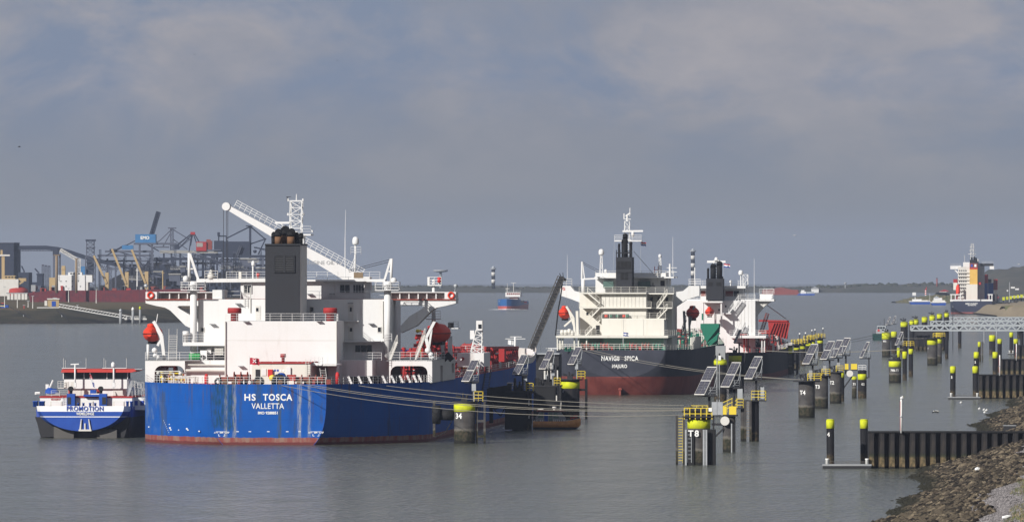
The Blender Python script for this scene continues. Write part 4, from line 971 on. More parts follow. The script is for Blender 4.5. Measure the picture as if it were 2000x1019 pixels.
# funnel
part(FN, 'funnel', 'funnel_grey', N_, [(1203, 502, 1234, 574, 16, 23)])
for a, b, y0, y1 in ((1205, 1211, 510, 523), (1212.5, 1218.5, 510, 523), (1219.5, 1225.5, 510, 523), (1227, 1232, 510, 523), (1212, 1218, 533, 546), (1220, 1226, 533, 546)): part(FN, 'louvre', 'black', N_, [(a, y0, b, y1, 15.93, 16)])
for py in (524, 531): part(FN, 'funnel_band', 'dark_steel', N_, [(1202.6, py, 1234.4, py+1, 15.9, 23.1)])
mb = MB(); pbox(mb, FN, 1203, 493, 1234, 495, 16, 16.3); pbox(mb, FN, 1203, 493, 1234, 495, 22.7, 23)
for px in (1204, 1211, 1218, 1226, 1233): pbox(mb, FN, px-.8, 488, px+.8, 503, 16, 16.3)
mb.build('funnel_crown', 'funnel_grey', N_)
for px, top, r in ((1209, 477, .22), (1220, 470, .62), (1221, 459, .5), (1232, 474, .3)):
    c = FN.p(px, 503, 19); h = FN.p(px, top, 19).z-c.z; MB().bar(c, c+Vector((0,0,h*.85)), r, n=10).bar(c+Vector((0,0,h*.85)), c+Vector((0,.5,h)), r*1.05, n=10).build('exhaust_pipe', 'soot', N_)
# mast and antennas
mb = MB(); mb.truss(FN.p(1225, 540, 31), FN.p(1225, 468, 31), 1.5, 1.5, 5, .1); mb.truss(FN.p(1224.5, 468, 31), FN.p(1225, 432, 31), 1.0, 1.0, 3, .09); mb.bar(FN.p(1225, 432, 31), FN.p(1225, 420, 31), .2, n=6); mb.beam(FN.p(1219, 428, 31), FN.p(1232, 428, 31), .15); mb.bar(FN.p(1230, 422, 31), FN.p(1230.5, 406, 31), .09, n=5); mb.beam(FN.p(1222, 422, 31), FN.p(1231, 416, 31), .3, .3); mb.bar(FN.p(1219, 428, 31), FN.p(1219, 417, 31), .12, n=5); mb.build('radar_mast', 'white', N_)
mb = MB(); pbox(mb, FN, 1200, 469, 1253, 471.5, 29.5, 32.5); mb.rail([FN.p(1200, 469, 29.5), FN.p(1253, 469, 29.5), FN.p(1253, 469, 32.5), FN.p(1200, 469, 32.5)], 1.0, r=.05); mb.build('mast_platform', 'white', N_)
MB().beam(FN.p(1216, 451.5, 30), FN.p(1256, 451, 30), .35, .35).bar(FN.p(1236, 462, 30), FN.p(1236, 452, 30), .3, n=8).build('radar_scanner', 'white', N_)
for px, top, bot, r in ((1174.5, 486, 541, .55), (1289, 491, 541, .32), (1183, 525, 541, .3)):
    mb = MB(); mb.truss(FN.p(px, bot, 27), FN.p(px, top+12 if bot-top > 20 else top+6, 27), .7, .7, 4, .09, tip=.4); dome(mb, FN.p(px, top+12 if bot-top > 20 else top+7, 27), r, r*2.2); mb.build('satellite_dome', 'white', N_)
mb = MB(); mb.bar(FN.p(1308.5, 557, 27), FN.p(1308.5, 515, 27), .25, .2, n=6)
for py in (523, 531, 542): mb.bar(FN.p(1302, py, 27), FN.p(1322, py, 27), .07, n=5)
mb.bar(FN.p(1314, 535, 27), FN.p(1314, 463, 27), .06, .03, n=4); mb.bar(FN.p(1108, 545, 28), FN.p(1108, 498, 28), .05, .02, n=4); mb.build('aerial_mast', 'white', N_)
mb = MB(); mb.ladder(FN.p(1282, 541, 27), FN.p(1282, 520, 27), .7, .09, .6); mb.build('ladder', 'sign_red', N_)
mb = MB(); mb.bar(FN.p(1139, 573, 20), FN.p(1139, 546, 20), .38, n=10); mb.bar(FN.p(1136.5, 546, 20), FN.p(1137, 511, 20), .2, n=6); mb.beam(FN.p(1142, 546, 20), FN.p(1137.5, 512, 20), .2); mb.beam(FN.p(1136, 545, 20), FN.p(1168, 543.5, 20), .3, .3); mb.build('provision_crane', 'white', N_)
MB().bar(FN.p(1138, 512, 20), FN.p(1170, 528, 20), .05, n=4).bar(FN.p(1138, 515, 20), FN.p(1168, 531, 20), .05, n=4).build('luffing_wire', 'dark_steel', N_)
mb = MB(); mb.bar(FN.p(1237, 490, 19), FN.p(1275, 533, 27), .05, n=4); mb.bar(FN.p(1200, 470, 31), FN.p(1197, 540, 27), .03, n=4); mb.build('stay_wire', 'galv', N_)
fs = MB().bar(FN.p(1251, 471, 31), FN.p(1251, 540, 31), .03, n=4).build('flag_halyard', 'galv', N_)
flag('courtesy_flag', fs, FN.p(1252, 472.5, 31), 1.0, .75, ['flag_red', 'flag_white', 'flag_blue'])
fs = MB().bar(FN.p(1217, 682, 1), FN.p(1217, 646, 1), .05, n=4).build('flagstaff', 'white', N_)
flag('ensign', fs, FN.p(1217.5, 649, 1), 1.0, .7, ['flag_blue', 'flag_white', 'flag_blue'])
mb = MB(); davit(mb, FN, FN.p(1123, 655, 14), FN.p(1120, 620, 14), FN.p(1106, 598, 14), .4); mb.beam(FN.p(1102, 637, 14), FN.p(1119, 622, 14), .35); mb.beam(FN.p(1128, 655, 14), FN.p(1127, 607, 14), .5); mb.build('lifeboat_davit', 'cream', N_)
mb = MB(); davit(mb, FN, FN.p(1347, 655, 34), FN.p(1346, 620, 34), FN.p(1357, 597, 34), .4); mb.beam(FN.p(1338, 655, 32), FN.p(1336, 607, 32), .5); mb.stair(FN.p(1330, 655, 33), FN.p(1340, 625, 33), .8); mb.build('lifeboat_davit', 'grey_paint', N_)
lifeboat(FN, FN.p(1103.5, 611, 17), 7.5, 1.25, 'orange lifeboat on davits left of the cream tanker superstructure')
lifeboat(FN, FN.p(1353, 611, 37), 7.5, 1.3, 'shaded red lifeboat on the right side of the cream tanker superstructure')
mb = MB()
for px, py in ((1098, 648), (1105, 648), (1112, 646), (1118, 650)): mb.lathe(FN.p(px, py+6, 8.5), [(.4, 0), (.45, .6), (.3, 1.0), (0, 1.05)], 9)
mb.build('liferaft_canister', 'cream', N_)
# green hose-handling structure forward on the starboard side
gx0, gx1 = FN.x(1368, 60), FN.x(1404, 60)
mb = MB(); mb.box(gx0, gx1, 60, 66, FN.z(640, 60), FN.z(632, 60)); mb.prism([(gx0, FN.z(640, 60)), (gx1, FN.z(640, 60)), (gx1-.5, FN.z(672, 60)), (gx0+1.5, FN.z(675, 60))], 60, 65); mb.build('green_store', 'green', N_)
mb = MB(); 
for a, b in (((1366, 675), (1400, 632)), ((1380, 672), (1406, 650)), ((1372, 625), (1372, 612))): mb.beam(FN.p(*a, 59), FN.p(*b, 59), .3, .3)
mb.build('green_brace', 'green', N_)
mb = MB().rail([FN.p(1366, 625, 59), FN.p(1408, 625, 59)], 1.2, step=1.0); mb.build('store_railing', 'cream', N_)
R_ = random.Random(21); 
for nm, m_, n_ in (('deck_pipework', 'cream', 40), ('deck_gear', 'green', 26), ('deck_valves', 'deck_red', 20)):
    mb = MB()
    for i in range(n_):
        x, y, z = R_.uniform(3, 13), R_.uniform(44, 140), R_.uniform(9, 12.2); mb.bar((x, y, 8.7), (x, y, z), .12, n=5); mb.bar((x, y, z), (x, y+R_.uniform(1, 8), z), .12, n=5); mb.bar((x, y, z), (x-R_.uniform(.5, 2), y, z), .12, n=5)
    mb.build(nm, m_, N_, kind='stuff')

# ------------------------------------------------------------------ third tanker, farther along the berth
F3 = Frame(1386, 741)
t = NT('black_hull')
g = t.mix(t.ramp(t.noise(.3, 5), .35, .7), (.014, .014, .017), (.030, .029, .033)); r_ = t.mix(t.ramp(t.noise(.5, 4), .4, .6), (.16, .04, .035), (.10, .03, .03))
t.fin(t.mix(t.ramp(t.Z, 1.2, 1.3), r_, g), .7, 0, .15)
K_ = F3.empty('tanker_ship', 'white-housed tanker with black hull moored beyond the cream one, red gear on deck', 'tanker')
S3 = [(0, 8.0, 6.0, .2, 2.6), (.01, 8.0, 6.0, .2, 2.6), (4, 10.5, 6.0, -3, 3), (10, 12.4, 6.0, -6, 5), (20, 13.0, 6.0, -6, 7), (120, 13.0, 6.2, -6, 7), (145, 9, 7.5, -6, 4), (155, .3, 8.5, -6, 2)]
y3 = [0, .01, 2, 4, 7, 10, 15, 20, 60, 120, 130, 138, 145, 150, 155]
hull(S3, 'hull', 'black_hull', K_, y3, 12); deck_strip(S3, 'deck', 'deck_red', K_, y3[1:])
part(F3, 'accommodation_house', 'white', K_, [(1322, 587, 1475, 692, 14, 27)])
part(F3, 'bridge_deck', 'white', K_, [(1318, 584, 1512, 588, 16, 22)])
part(F3, 'poop_house', 'white', K_, [(1425, 655, 1496, 660, 8, 30)])
part(F3, 'wheelhouse', 'white', K_, [(1368, 562, 1452, 585, 20, 27)])
part(F3, 'wheelhouse_roof', 'white', K_, [(1345, 558, 1456, 563, 18, 28)])
for a, b, m_ in ((1417, 1432, 'oxide'), (1433, 1443, 'pane'), (1369, 1378, 'oxide')): part(F3, 'window', m_, K_, [(a, 568, b, 578, 19.9, 20)])
MB().prism([(F3.x(1475, 20), F3.z(588, 20)), (F3.x(1508, 20), F3.z(588, 20)), (F3.x(1496, 20), F3.z(596, 20)), (F3.x(1485, 20), F3.z(608, 20)), (F3.x(1475, 20), F3.z(622, 20))], 17, 21).build('wing_bracket', 'offwhite', K_)
part(F3, 'wing_bulwark', 'white', K_, [(1483, 574, 1510, 585, 20.5, 21)])
part(F3, 'funnel', 'funnel_grey', K_, [(1379, 544, 1412, 586, 11, 17)])
for a in (1383, 1399): part(F3, 'louvre', 'black', K_, [(a, 551, a+9, 558, 10.93, 11)])
for px, top, r in ((1383, 525, .25), (1393, 519, .65), (1405, 514, .65), (1411, 544, .2)):
    c = F3.p(px, 545, 14); h = max(.4, F3.p(px, top, 14).z-c.z); MB().bar(c, c+Vector((0,0,h*.85)), r, n=10).bar(c+Vector((0,0,h*.85)), c+Vector((0,.6,h)), r*1.05, n=10).build('exhaust_pipe', 'soot', K_)
mb = MB(); mb.truss(F3.p(1399, 560, 24), F3.p(1399, 508, 24), 1.1, 1.1, 5, .1); mb.beam(F3.p(1381, 511, 24), F3.p(1417, 511, 24), .15, .5); dome(mb, F3.p(1399, 510, 24), .4, .9); mb.build('radar_mast', 'white', K_)
fs = MB().bar(F3.p(1413, 512, 24), F3.p(1413, 558, 24), .03, n=4).build('flag_halyard', 'galv', K_)
flag('courtesy_flag', fs, F3.p(1413.5, 515, 24), 1.4, .8, ['flag_red', 'flag_white', 'flag_blue'])
for px, py, r in ((1427, 552, .3), (1447, 537, .55)): mb = MB().bar(F3.p(px, 562, 23), F3.p(px, py, 23), .13, n=6); dome(mb, F3.p(px, py, 23), r, r*2); mb.build('satellite_dome', 'white', K_)
mb = MB(); mb.truss(F3.p(1456, 585, 23), F3.p(1456, 536, 23), 1.1, 1.1, 5, .1); mb.build('aerial_mast', 'white', K_)
mb = MB(); mb.bar(F3.p(1473, 585, 19), F3.p(1473, 505, 19), .07, .03, n=4); mb.bar(F3.p(1357, 557, 22), F3.p(1357, 522, 22), .12, n=5); mb.build('whip_antenna', 'white', K_)
mb = MB()
for a, b, py, d in ((1376, 1475, 585, 15), (1345, 1456, 558, 18.1), (1318, 1376, 585, 16.1), (1425, 1496, 655, 8.1), (1483, 1512, 574, 17)): mb.rail([F3.p(a, py, d), F3.p(b, py, d)], 1.15, step=1.6, r=.045)
edge_rail(mb, S3, [.1, 4, 10, 20, 60, 120], 1, step=2); edge_rail(mb, S3, [.1, 4, 10, 20], -1, step=1.5); mb.rail([(-8, .1, 6), (8, .1, 6)], 1.1)
mb.rail([F3.p(1345, 558, 18.1), F3.p(1368, 558, 18.1)], 1.5, r=.06, step=1.2); mb.rail([F3.p(1491, 575, 18), F3.p(1510, 575, 18)], 1.3, r=.06, step=2); mb.build('deck_railing', 'white', K_)
mb = MB(); mb.stair(F3.p(1423, 612, 12.5), F3.p(1443, 585, 12.5), 1.0); mb.stair(F3.p(1433, 655, 12), F3.p(1445, 630, 12), 1.0); mb.build('stairs', 'white', K_)
part(F3, 'landing', 'white', K_, [(1410, 611, 1428, 613, 11.5, 14)])
mb = MB()
for px in (1440, 1447, 1454, 1461, 1468): pbox(mb, F3, px, 588, px+.4, 650, 13.95, 14)
mb.build('plate_seam', 'offwhite', K_)
for px, py in ((1403, 603), (1416, 596)): part(F3, 'window', 'pane', K_, [(px, py, px+3, py+4, 13.93, 14)])
part(F3, 'boat_shelter', 'white', K_, [(1372, 588, 1411, 591, 10, 14)])
mb = MB()
for px in (1373, 1409): mb.bar(F3.p(px, 640, 10.5), F3.p(px, 590, 10.5), .2, n=6)
mb.build('shelter_post', 'white', K_)
lifeboat(F3, F3.p(1386, 609, 8), 6.0, 1.0, 'small orange rescue boat against the white wall of the black-hulled tanker')
mb = MB(); y_ = 34
a = F3.p(1480, 690, y_); b = F3.p(1541, 625, y_)
mb.beam(F3.p(1482, 626, 50), F3.p(1541, 627, 50), .5, .4); mb.prism([(F3.x(1500, 50), F3.z(626, 50)), (F3.x(1541, 50), F3.z(626, 50)), (F3.x(1538, 50), F3.z(662, 50)), (F3.x(1502, 50), F3.z(650, 50))], 50, 50.4); mb.build('hose_screen', 'red', K_)
mb = MB()
for k in range(7): mb.beam(F3.p(1500+k*6, 660, 49.7), F3.p(1512+k*5, 630, 49.7), .22, .15)
mb.build('screen_brace', 'deck_red', K_)
mb = MB(); mb.truss(F3.p(1487, 648, 40), F3.p(1499, 612, 40), .7, .7, 6, .1); mb.build('hose_crane', 'oxide', K_)
mb = MB(); mb.bar(F3.p(1496, 594, 30), F3.p(1535, 622, 60), .12, n=5); mb.build('boat_boom', 'white', K_)
R_ = random.Random(33)
for nm, m_, n_, zz in (('deck_pipework', 'deck_red', 50, (6, 10.5)), ('deck_gear', 'offwhite', 34, (6, 10)), ('deck_machinery', 'dark_steel', 24, (6, 10.5))):
    mb = MB()
    for i in range(n_):
        x, y, z = R_.uniform(7.0, 12.8), R_.uniform(10, 85), R_.uniform(zz[0]+.6, zz[1]); mb.bar((x, y, 6), (x, y, z), .13, n=5); mb.bar((x, y, z), (x-R_.uniform(.5, 2), y, z), .13, n=5)
        if i % 4 == 0: mb.box(x-.6, x+.6, y, y+1.2, 6, 6+R_.uniform(.8, 2))
    mb.build(nm, m_, K_, kind='stuff')
for px in (1495, 1500): part(F3, 'poop_pillar', 'white', K_, [(px-8, 660, px-6, 692, 9, 10)])
# ------------------------------------------------------------------ dolphins, piles, solar racks
t = NT('pile_grey')
geo = t.t.nodes.new('ShaderNodeNewGeometry'); sp_ = t.t.nodes.new('ShaderNodeSeparateXYZ'); t.t.links.new(geo.outputs['Position'], sp_.inputs[0]); 
zz = t.math('ADD', t.Z, t.math('MULTIPLY', t.math('SUBTRACT', t.noise(1.1, 4, .6, stretch=(1, 1, .4)), .5), .8))
up = t.mix(t.ramp(t.noise(.8, 5), .35, .7), (.042, .040, .040), (.072, .068, .066))
up = t.mix(t.math('MULTIPLY', t.ramp(t.noise(1.0, 4, stretch=(2, 2, .15)), .5, .75), .5), up, (.06, .05, .042))
alg = t.mix(t.ramp(t.noise(2.2, 5, .7), .40, .62), (.018, .021, .012), (.055, .045, .03))
col = t.mix(t.ramp(zz, 1.75, 2.0), alg, up); col = t.mix(t.math('MULTIPLY', t.band(zz, 1.95, .18, .12), .30), col, (.25, .23, .19))
col = t.mix(t.math('SUBTRACT', 1.0, t.ramp(zz, .25, .5)), col, (.015, .015, .012)); t.fin(col, .85, 0, .15); t.bump(t.noise(3, 4), .08, .6)
t = NT('pile_black')
zz = t.math('ADD', t.Z, t.math('MULTIPLY', t.math('SUBTRACT', t.noise(1.1, 4, .6, stretch=(1, 1, .4)), .5), .8))
up = t.mix(t.ramp(t.noise(1.0, 5, stretch=(1.5, 1.5, .3)), .45, .75), (.009, .009, .011), (.024, .020, .019))
alg = t.mix(t.ramp(t.noise(2.2, 5, .7), .40, .62), (.018, .019, .012), (.085, .06, .035))
col = t.mix(t.ramp(zz, 1.1, 1.5), alg, up); t.fin(col, .75, 0, .15); t.bump(t.noise(3, 4), .05, .5)
t = NT('solar_cell')
br = t.t.nodes.new('ShaderNodeTexBrick'); br.offset = 0; br.inputs['Color1'].default_value = (.012, .012, .022, 1); br.inputs['Color2'].default_value = (.016, .015, .028, 1); br.inputs['Mortar'].default_value = (.22, .22, .25, 1)
br.inputs['Scale'].default_value = 1; br.inputs['Mortar Size'].default_value = .016; br.inputs['Brick Width'].default_value = .21; br.inputs['Row Height'].default_value = .24
t.t.links.new(t.tc.outputs['Object'], br.inputs[0]); t.fin(br.outputs[0], .22)

def text_cyl(name, s, size, F, R, pxc, pyc, m, parent, bold=.02):
    """lettering wrapped round a pile"""
    cx = F.p(pxc, pyc, 0); o = text(name, s, size, (0, 0, 0), m, parent, bold=bold, extr=.0)
    a0 = math.asin(max(-.9, min(.9, cx.x/R)))
    for v in o.data.vertices:
        a = a0+v.co.x/R; v.co = (math.sin(a)*(R+.03), -math.cos(a)*(R+.03), cx.z+v.co.z)
    return o
class D: pass
def dolphin(px, wy, w, top, label, band=None, num=None, m='pile_grey', name='mooring_dolphin', cat='dolphin', group='mooring dolphins', plate=None, rail_=None, hook=True, numpos=None, nsize=1.1, n=28):
    d = D(); d.F = F = Frame(px, wy); d.R = R = w/2/F.k; d.top = F.z(top); d.e = e = F.empty(name, label, cat, group)
    MB().lathe((0, 0, -3), [(R, 0), (R, 3), (R, d.top+3)], n).build('pile', m, e)
    if band:
        z1, z0 = F.z(band[0]), F.z(band[1]); MB().lathe((0, 0, z0), [(R+.01, 0), (R+.035, .01), (R+.035, z1-z0-.01), (R+.01, z1-z0)], n).build('yellow_band', 'safety_yellow', e)
    if num: text_cyl('number', num, nsize, F, R, numpos[0], numpos[1], 'letter_white', e)
    if plate:
        MB().lathe((0, 0, d.top), [(R+plate, 0), (R+plate, .22)], n).build('top_plate', 'dark_steel', e); d.top += .22
    else: MB().lathe((0, 0, d.top), [(R+.02, 0), (R*.9, .12), (0, .14)], n).build('pile_cap', 'safety_yellow' if (band and band[0]-top < 1.5) else 'dark_steel', e); d.top += .1
    if hook:
        mb = MB(); mb.box(-.5, .4, -.5, .3, d.top, d.top+.5); mb.bar((-.2, -.3, d.top+.5), (-.2, -.3, d.top+1.2), .12, n=6); mb.beam((-.5, -.4, d.top+.6), (-1.2, -.6, d.top+.75), .25, .3); mb.bar((.3, .1, d.top+.5), (.3, .1, d.top+.9), .22, n=8); mb.build('quick_release_hook', 'dark_steel', e)
    if rail_:
        x0, x1 = rail_; w_ = R+.3 if plate is None else R+plate-.1; mb = MB(); mb.rail([(x0*w_, -w_*.55, d.top), (x1*w_, -w_*.55, d.top), (x1*w_, w_*.55, d.top), (x0*w_, w_*.55, d.top)], 1.15, r=.05, post=.06, step=.9); mb.build('railing', 'yellow', e)
    return d
def cabinet(d, x, y, z, w=.5, h=.9): 
    MB().box(x-w/2, x+w/2, y-.2, y+.2, z, z+h).build('control_box', 'galv', d.e)
def ladder_frame(d, x, z1, w=.75, m='yellow'):
    mb = MB(); 
    for s_ in (-1, 1): mb.beam((x+s_*w/2, -.2, -2), (x+s_*w/2, -.2, z1), .28, .28)
    mb.build('ladder_post', 'pile_grey', d.e); MB().ladder((x, -.25, .2), (x, -.25, z1), w*.7, .05, .34).build('ladder', m, d.e)

mbp = None
def solar(px, py, wy, sc, label, post_to=None, cols=2, group='solar racks on the dolphins', back=False):
    """rack of solar panels facing left; (px,py) is its lower left corner, wy the waterline row of its footing"""
    global mbp
    F = Frame(px, wy, head=0.0); e = F.empty('solar_rack', label, 'solar panels', group)
    be = math.radians(-46); tl = math.radians(56); W_ = .82*cols*sc; Ln = 3.95*sc
    ex = Vector((math.cos(be), math.sin(be), 0)); nh = Vector((math.sin(be), -math.cos(be), 0)); up_ = -nh*math.cos(tl)+Vector((0,0,math.sin(tl))); nn = ex.cross(up_).normalized()
    o0 = Vector((0, 0, F.z(py)))
    def pt(u, v, h=0.0): return o0+ex*u+up_*v+nn*h
    for r in range(2):
        for c in range(cols):
            u0 = c*W_/cols+.025; u1 = (c+1)*W_/cols-.025; v0 = r*Ln/2+.06; v1 = (r+1)*Ln/2-.06
            # panel mesh in its own plane so that the cell pattern follows it
            mb = MB().box(0, u1-u0, 0, v1-v0, 0, .04); me = mb.mesh('solar_panel'); me.materials.append(M['solar_cell'])
            o = bpy.data.objects.new('solar_panel', me); C.objects.link(o); o.parent = e
            o.matrix_local = Matrix.Translation(pt(u0, v0, .05)) @ Matrix((ex, up_, nn)).transposed().to_4x4()
    mb = MB()
    for v in (0.0, Ln/2, Ln): mb.beam(pt(-.03, v), pt(W_+.03, v), .13 if v != Ln/2 else .16, .13, up=nn)
    for u in (0, W_*.5, W_): mb.beam(pt(u, 0), pt(u, Ln), .075, .12, up=nn)
    mb.build('panel_frame', 'offwhite', e)
    mb = MB(); zf = o0.z-.05
    for u in (.05, W_-.05):
        tp = pt(u, Ln*.97); ft = Vector((tp.x, tp.y, zf)); mb.beam(tp, ft, .07); mb.beam(pt(u, .1), ft, .07); mb.beam(pt(u, Ln*.5), Vector(((tp.x+o0.x)/2+.3, tp.y*.6, zf)), .06)
        curve = [pt(u, Ln)+ex*.0, pt(u, Ln*.8)+Vector((.35, .1, -.25)), pt(u, Ln*.45)+Vector((.6, .2, -.5)), pt(u, .1)+Vector((.5, .2, -.05))]; mb.path(curve, .04, 4)
    mb.build('rack_leg', 'galv', e)
    cx = pt(W_*.5, 0).lerp(Vector((pt(W_*.5, Ln).x, pt(W_*.5, Ln).y, o0.z)), .5)
    MB().box(cx.x-1.0*sc, cx.x+1.25*sc, cx.y-.9*sc, cx.y+.9*sc, zf-.22, zf-.05).build('rack_platform', 'dark_steel', e)
    mb = MB(); mb.rail([(cx.x-.2*sc, cx.y-.85*sc, zf-.05), (cx.x+1.2*sc, cx.y-.85*sc, zf-.05), (cx.x+1.2*sc, cx.y+.85*sc, zf-.05)], 1.0, step=.7); mb.build('rack_railing', 'galv', e)
    if post_to is not None: MB().bar((cx.x+.4*sc, cx.y, F.z(post_to)-.3), (cx.x+.4*sc, cx.y, zf-.2), .16, n=8).build('rack_post', 'dark_steel', e)
    return e

# -- row beside the blue tanker
d = dolphin(907.5, 865, 41.5, 786, 'dark grey cylindrical dolphin numbered 34 with bright yellow band at the blue hull', (788, 803), '34', numpos=(897, 812), plate=.25)
R = d.R
mb = MB(); z = d.top; mb.rail([(R*.95, -.8, z), (R+1.1, -.8, z), (R+1.1, .8, z)], 1.4, r=.06, step=.6); mb.build('railing', 'yellow', d.e); cabinet(d, R*.9, -.5, z+1.5, .6, 1.0)
MB().bar((R*.9, -.5, z), (R*.9, -.5, z+1.5), .08).build('box_post', 'galv', d.e)
mb = MB(); 
for x in (R+.25, R+1.35): mb.beam((x, 0, -2), (x, 0, z), .3, .3)
for zz_ in (1.0, 3.2): mb.beam((R+.1, 0, zz_), (R+1.4, 0, zz_), .35, .35)
mb.build('side_frame', 'pile_grey', d.e)
mb = MB(); x = d.F.x(848); mb.beam((x, 0, d.F.z(852)), (x, 0, d.F.z(783)), .35, .5); mb.build('fender_post', 'pile_grey', d.e)
mb = MB(); mb.bar((-R-.1, 0, 4.0), (-R-2.0, .2, 4.1), .75, .8, n=14); mb.bar((-R-2.0, .2, 4.1), (-R-3.1, .2, 4.1), 1.35, 1.35, n=16); mb.build('fender_cylinder', 'rubber', d.e)
mb = MB().path([(-R-.3, -.2, 3.2), (-R-1.2, -.2, 1.6), (-R-2.6, -.2, .9)], .07); mb.path([(-R, -.5, 6.3), (-R-2.5, -.3, 6.0), (d.F.x(850), 0, 6.2)], .06); mb.build('fender_chain', 'black', d.e)
def black_dolphin(x0, x1, top, wy, label, extra=True):
    F = Frame((x0+x1)/2, wy); d = D(); d.F = F; w = (x1-x0)/2/F.k; z = F.z(top); d.top = z; d.e = e = F.empty('fender_dolphin', label, 'dolphin', 'black fender dolphins at the blue tanker'); d.R = w
    MB().box(-w, w*.6, -.2, .5, .15, z-.2).build('fender_panel', 'black', e); MB().lathe((w*.1, 3.2, -3), [(w*.7, 0), (w*.7, z+2.8)], 20).build('pile', 'pile_black', e)
    MB().box(-w, w, -.3, 5.5, z-.25, z).build('deck_plate', 'dark_steel', e)
    mb = MB(); mb.beam((w*.85, -.2, -2), (w*.85, -.2, z), .3, .3); mb.beam((w*.62, -.2, -2), (w*.62, -.2, z-.2), .25, .25)
    for q in (1.4, 3.4): mb.beam((w*.55, -.2, q), (w*.95, -.2, q), .3, .9)
    mb.build('side_frame', 'pile_black', e)
    for q in (1.2, 3.6): MB().box(w*.63, w*.84, -.28, -.1, q, q+1.1).build('frame_plate', 'offwhite', e)
    mb = MB(); mb.box(-.4, .5, 0, .8, z, z+.6); mb.bar((.1, .2, z), (.1, .2, z+1.5), .16, n=8); mb.bar((-.6, .3, z), (-.6, .3, z+.8), .3, n=8); mb.build('quick_release_hook', 'black', e)
    mb = MB(); mb.rail([(w*.55, -.2, z), (w, -.2, z), (w, 1.6, z)], 1.2, r=.06, step=.55); mb.build('railing', 'yellow', e)
    MB().bar((w*.45, .3, z), (w*.45, .3, z+1.6), .07).build('box_post', 'galv', e); cabinet(d, w*.45, .25, z+1.5, .55, 1.0)
    return d
d = black_dolphin(986, 1041, 763, 840, 'black fender dolphin between the yellow-banded ones, behind the small taxi boat')
F = d.F; MB().prism([(F.x(950), F.z(758)), (F.x(990), F.z(752)), (F.x(990), F.z(792)), (F.x(965), F.z(800)), (F.x(950), F.z(790))], 1.0, 3.0).build('fender_arm', 'black', d.e)
MB().box(F.x(955), F.x(962), .6, 1.4, F.z(826), F.z(756)).build('fender_face', 'rubber', d.e)
mb = MB(); mb.path([(F.x(965), .5, F.z(800)), (F.x(978), .5, F.z(812)), (F.x(986), .3, F.z(795))], .09); mb.build('fender_chain', 'black', d.e)
for i, (a, b, y0, y1) in enumerate(((990, 998, 748, 763), (1002, 1006, 738, 763), (1010, 1020, 752, 763), (1024, 1030, 745, 763))): MB().box(F.x(a), F.x(b), .5+i*.6, 1.6+i*.6, F.z(y1), F.z(y0)).build('deck_machinery', ('dark_steel', 'black', 'boom_grey', 'black')[i], d.e)
mb = MB().rail([(F.x(986), 4.8, d.top), (F.x(1035), 4.8, d.top)], 1.2, r=.05, step=1.0); mb.build('rear_railing', 'boom_grey', d.e)
d = black_dolphin(1042, 1094, 752, 829, 'black fender dolphin standing above the small taxi boat cabin'); F = d.F
for i, (a, b, y0, y1) in enumerate(((1044, 1052, 738, 752), (1055, 1059, 728, 752), (1062, 1072, 741, 752), (1076, 1081, 733, 752))): MB().box(F.x(a), F.x(b), .5+i*.6, 1.6+i*.6, F.z(y1), F.z(y0)).build('deck_machinery', ('black', 'dark_steel', 'black', 'boom_grey')[i], d.e)
MB().beam((F.x(1030), 1.0, F.z(770)), (F.x(1044), 1.0, F.z(762)), .5, .5).build('link_beam', 'black', d.e)
d = dolphin(1114, 817, 36, 742, 'black cylindrical dolphin with yellow-green band right of the taxi boat', (745, 758), '37', 'pile_black', numpos=(1101, 764), nsize=.5, plate=.5)
mb = MB(); z = d.top; mb.rail([(d.R*.8, -.8, z), (d.R+.9, -.8, z), (d.R+.9, .8, z)], 1.3, r=.06, step=.6); mb.build('railing', 'yellow', d.e); cabinet(d, d.R*.7, -.4, z+1.6, .5, .9); MB().bar((d.R*.7, -.4, z), (d.R*.7, -.4, z+1.7), .07).build('box_post', 'galv', d.e)
mb = MB(); x = d.F.x(1145); mb.beam((x, 0, -2), (x, 0, z), .4, .4)
for q in (1.6, 4.8): mb.beam((d.R, 0, q), (x, 0, q), .35, .35)
mb.build('side_frame', 'pile_black', d.e)
for (px, py, wy, sc, pt_, lb) in ((902, 744, 865, .92, 786, 'solar rack above the dolphin numbered 34'), (1001, 730, 840, .9, 763, 'solar rack on the first black dolphin, right of the red deck pipes'), (1053, 720, 829, .88, 752, 'solar rack left of the dark grey tanker bow letters, over the barge'), (1109, 711, 817, .86, 742, 'solar rack in front of the left end of the dark grey stern')): solar(px, py, wy, sc, lb, pt_)

# -- navig row behind
d = dolphin(1407, 782, 25, 703, 'dolphin with yellow-green band half hidden behind mooring lines and solar racks', (704, 712), None, 'pile_black')
MB().box(-.9, .9, -.2, 1.5, d.top, d.top+2.6).build('winch_house', 'grey_paint', d.e)
d = dolphin(1436, 765, 25, 690, 'black dolphin with yellow band in front of the third tanker stern', (694, 706), None, 'pile_black', plate=.4)
mb = MB(); x = d.F.x(1451); mb.beam((x, 0, -2), (x, 0, d.top), .4, .4); mb.build('side_frame', 'pile_black', d.e)
solar(1433, 668, 765, .75, 'narrow solar rack before the white wall of the third tanker', 690, 1)
d = dolphin(1535, 730, 25.5, 676, 'dark grey dolphin numbered 504 with yellow band beside the black hull', (677, 690), '504', numpos=(1528, 693), nsize=.75, plate=.7)
part(d.F, 'number_sign', 'yellow', d.e, [(1524, 697, 1530, 705, -d.R-.05, -d.R+.4)]); text('sign_digit', '2', .8, d.F.p(1527, 701, -d.R-.08), 'letter_dark', d.e, bold=.02)
mb = MB()
for px in (1549, 1557): x = d.F.x(px); mb.beam((x, 0, -2), (x, 0, d.F.z(688)), .5, .5)
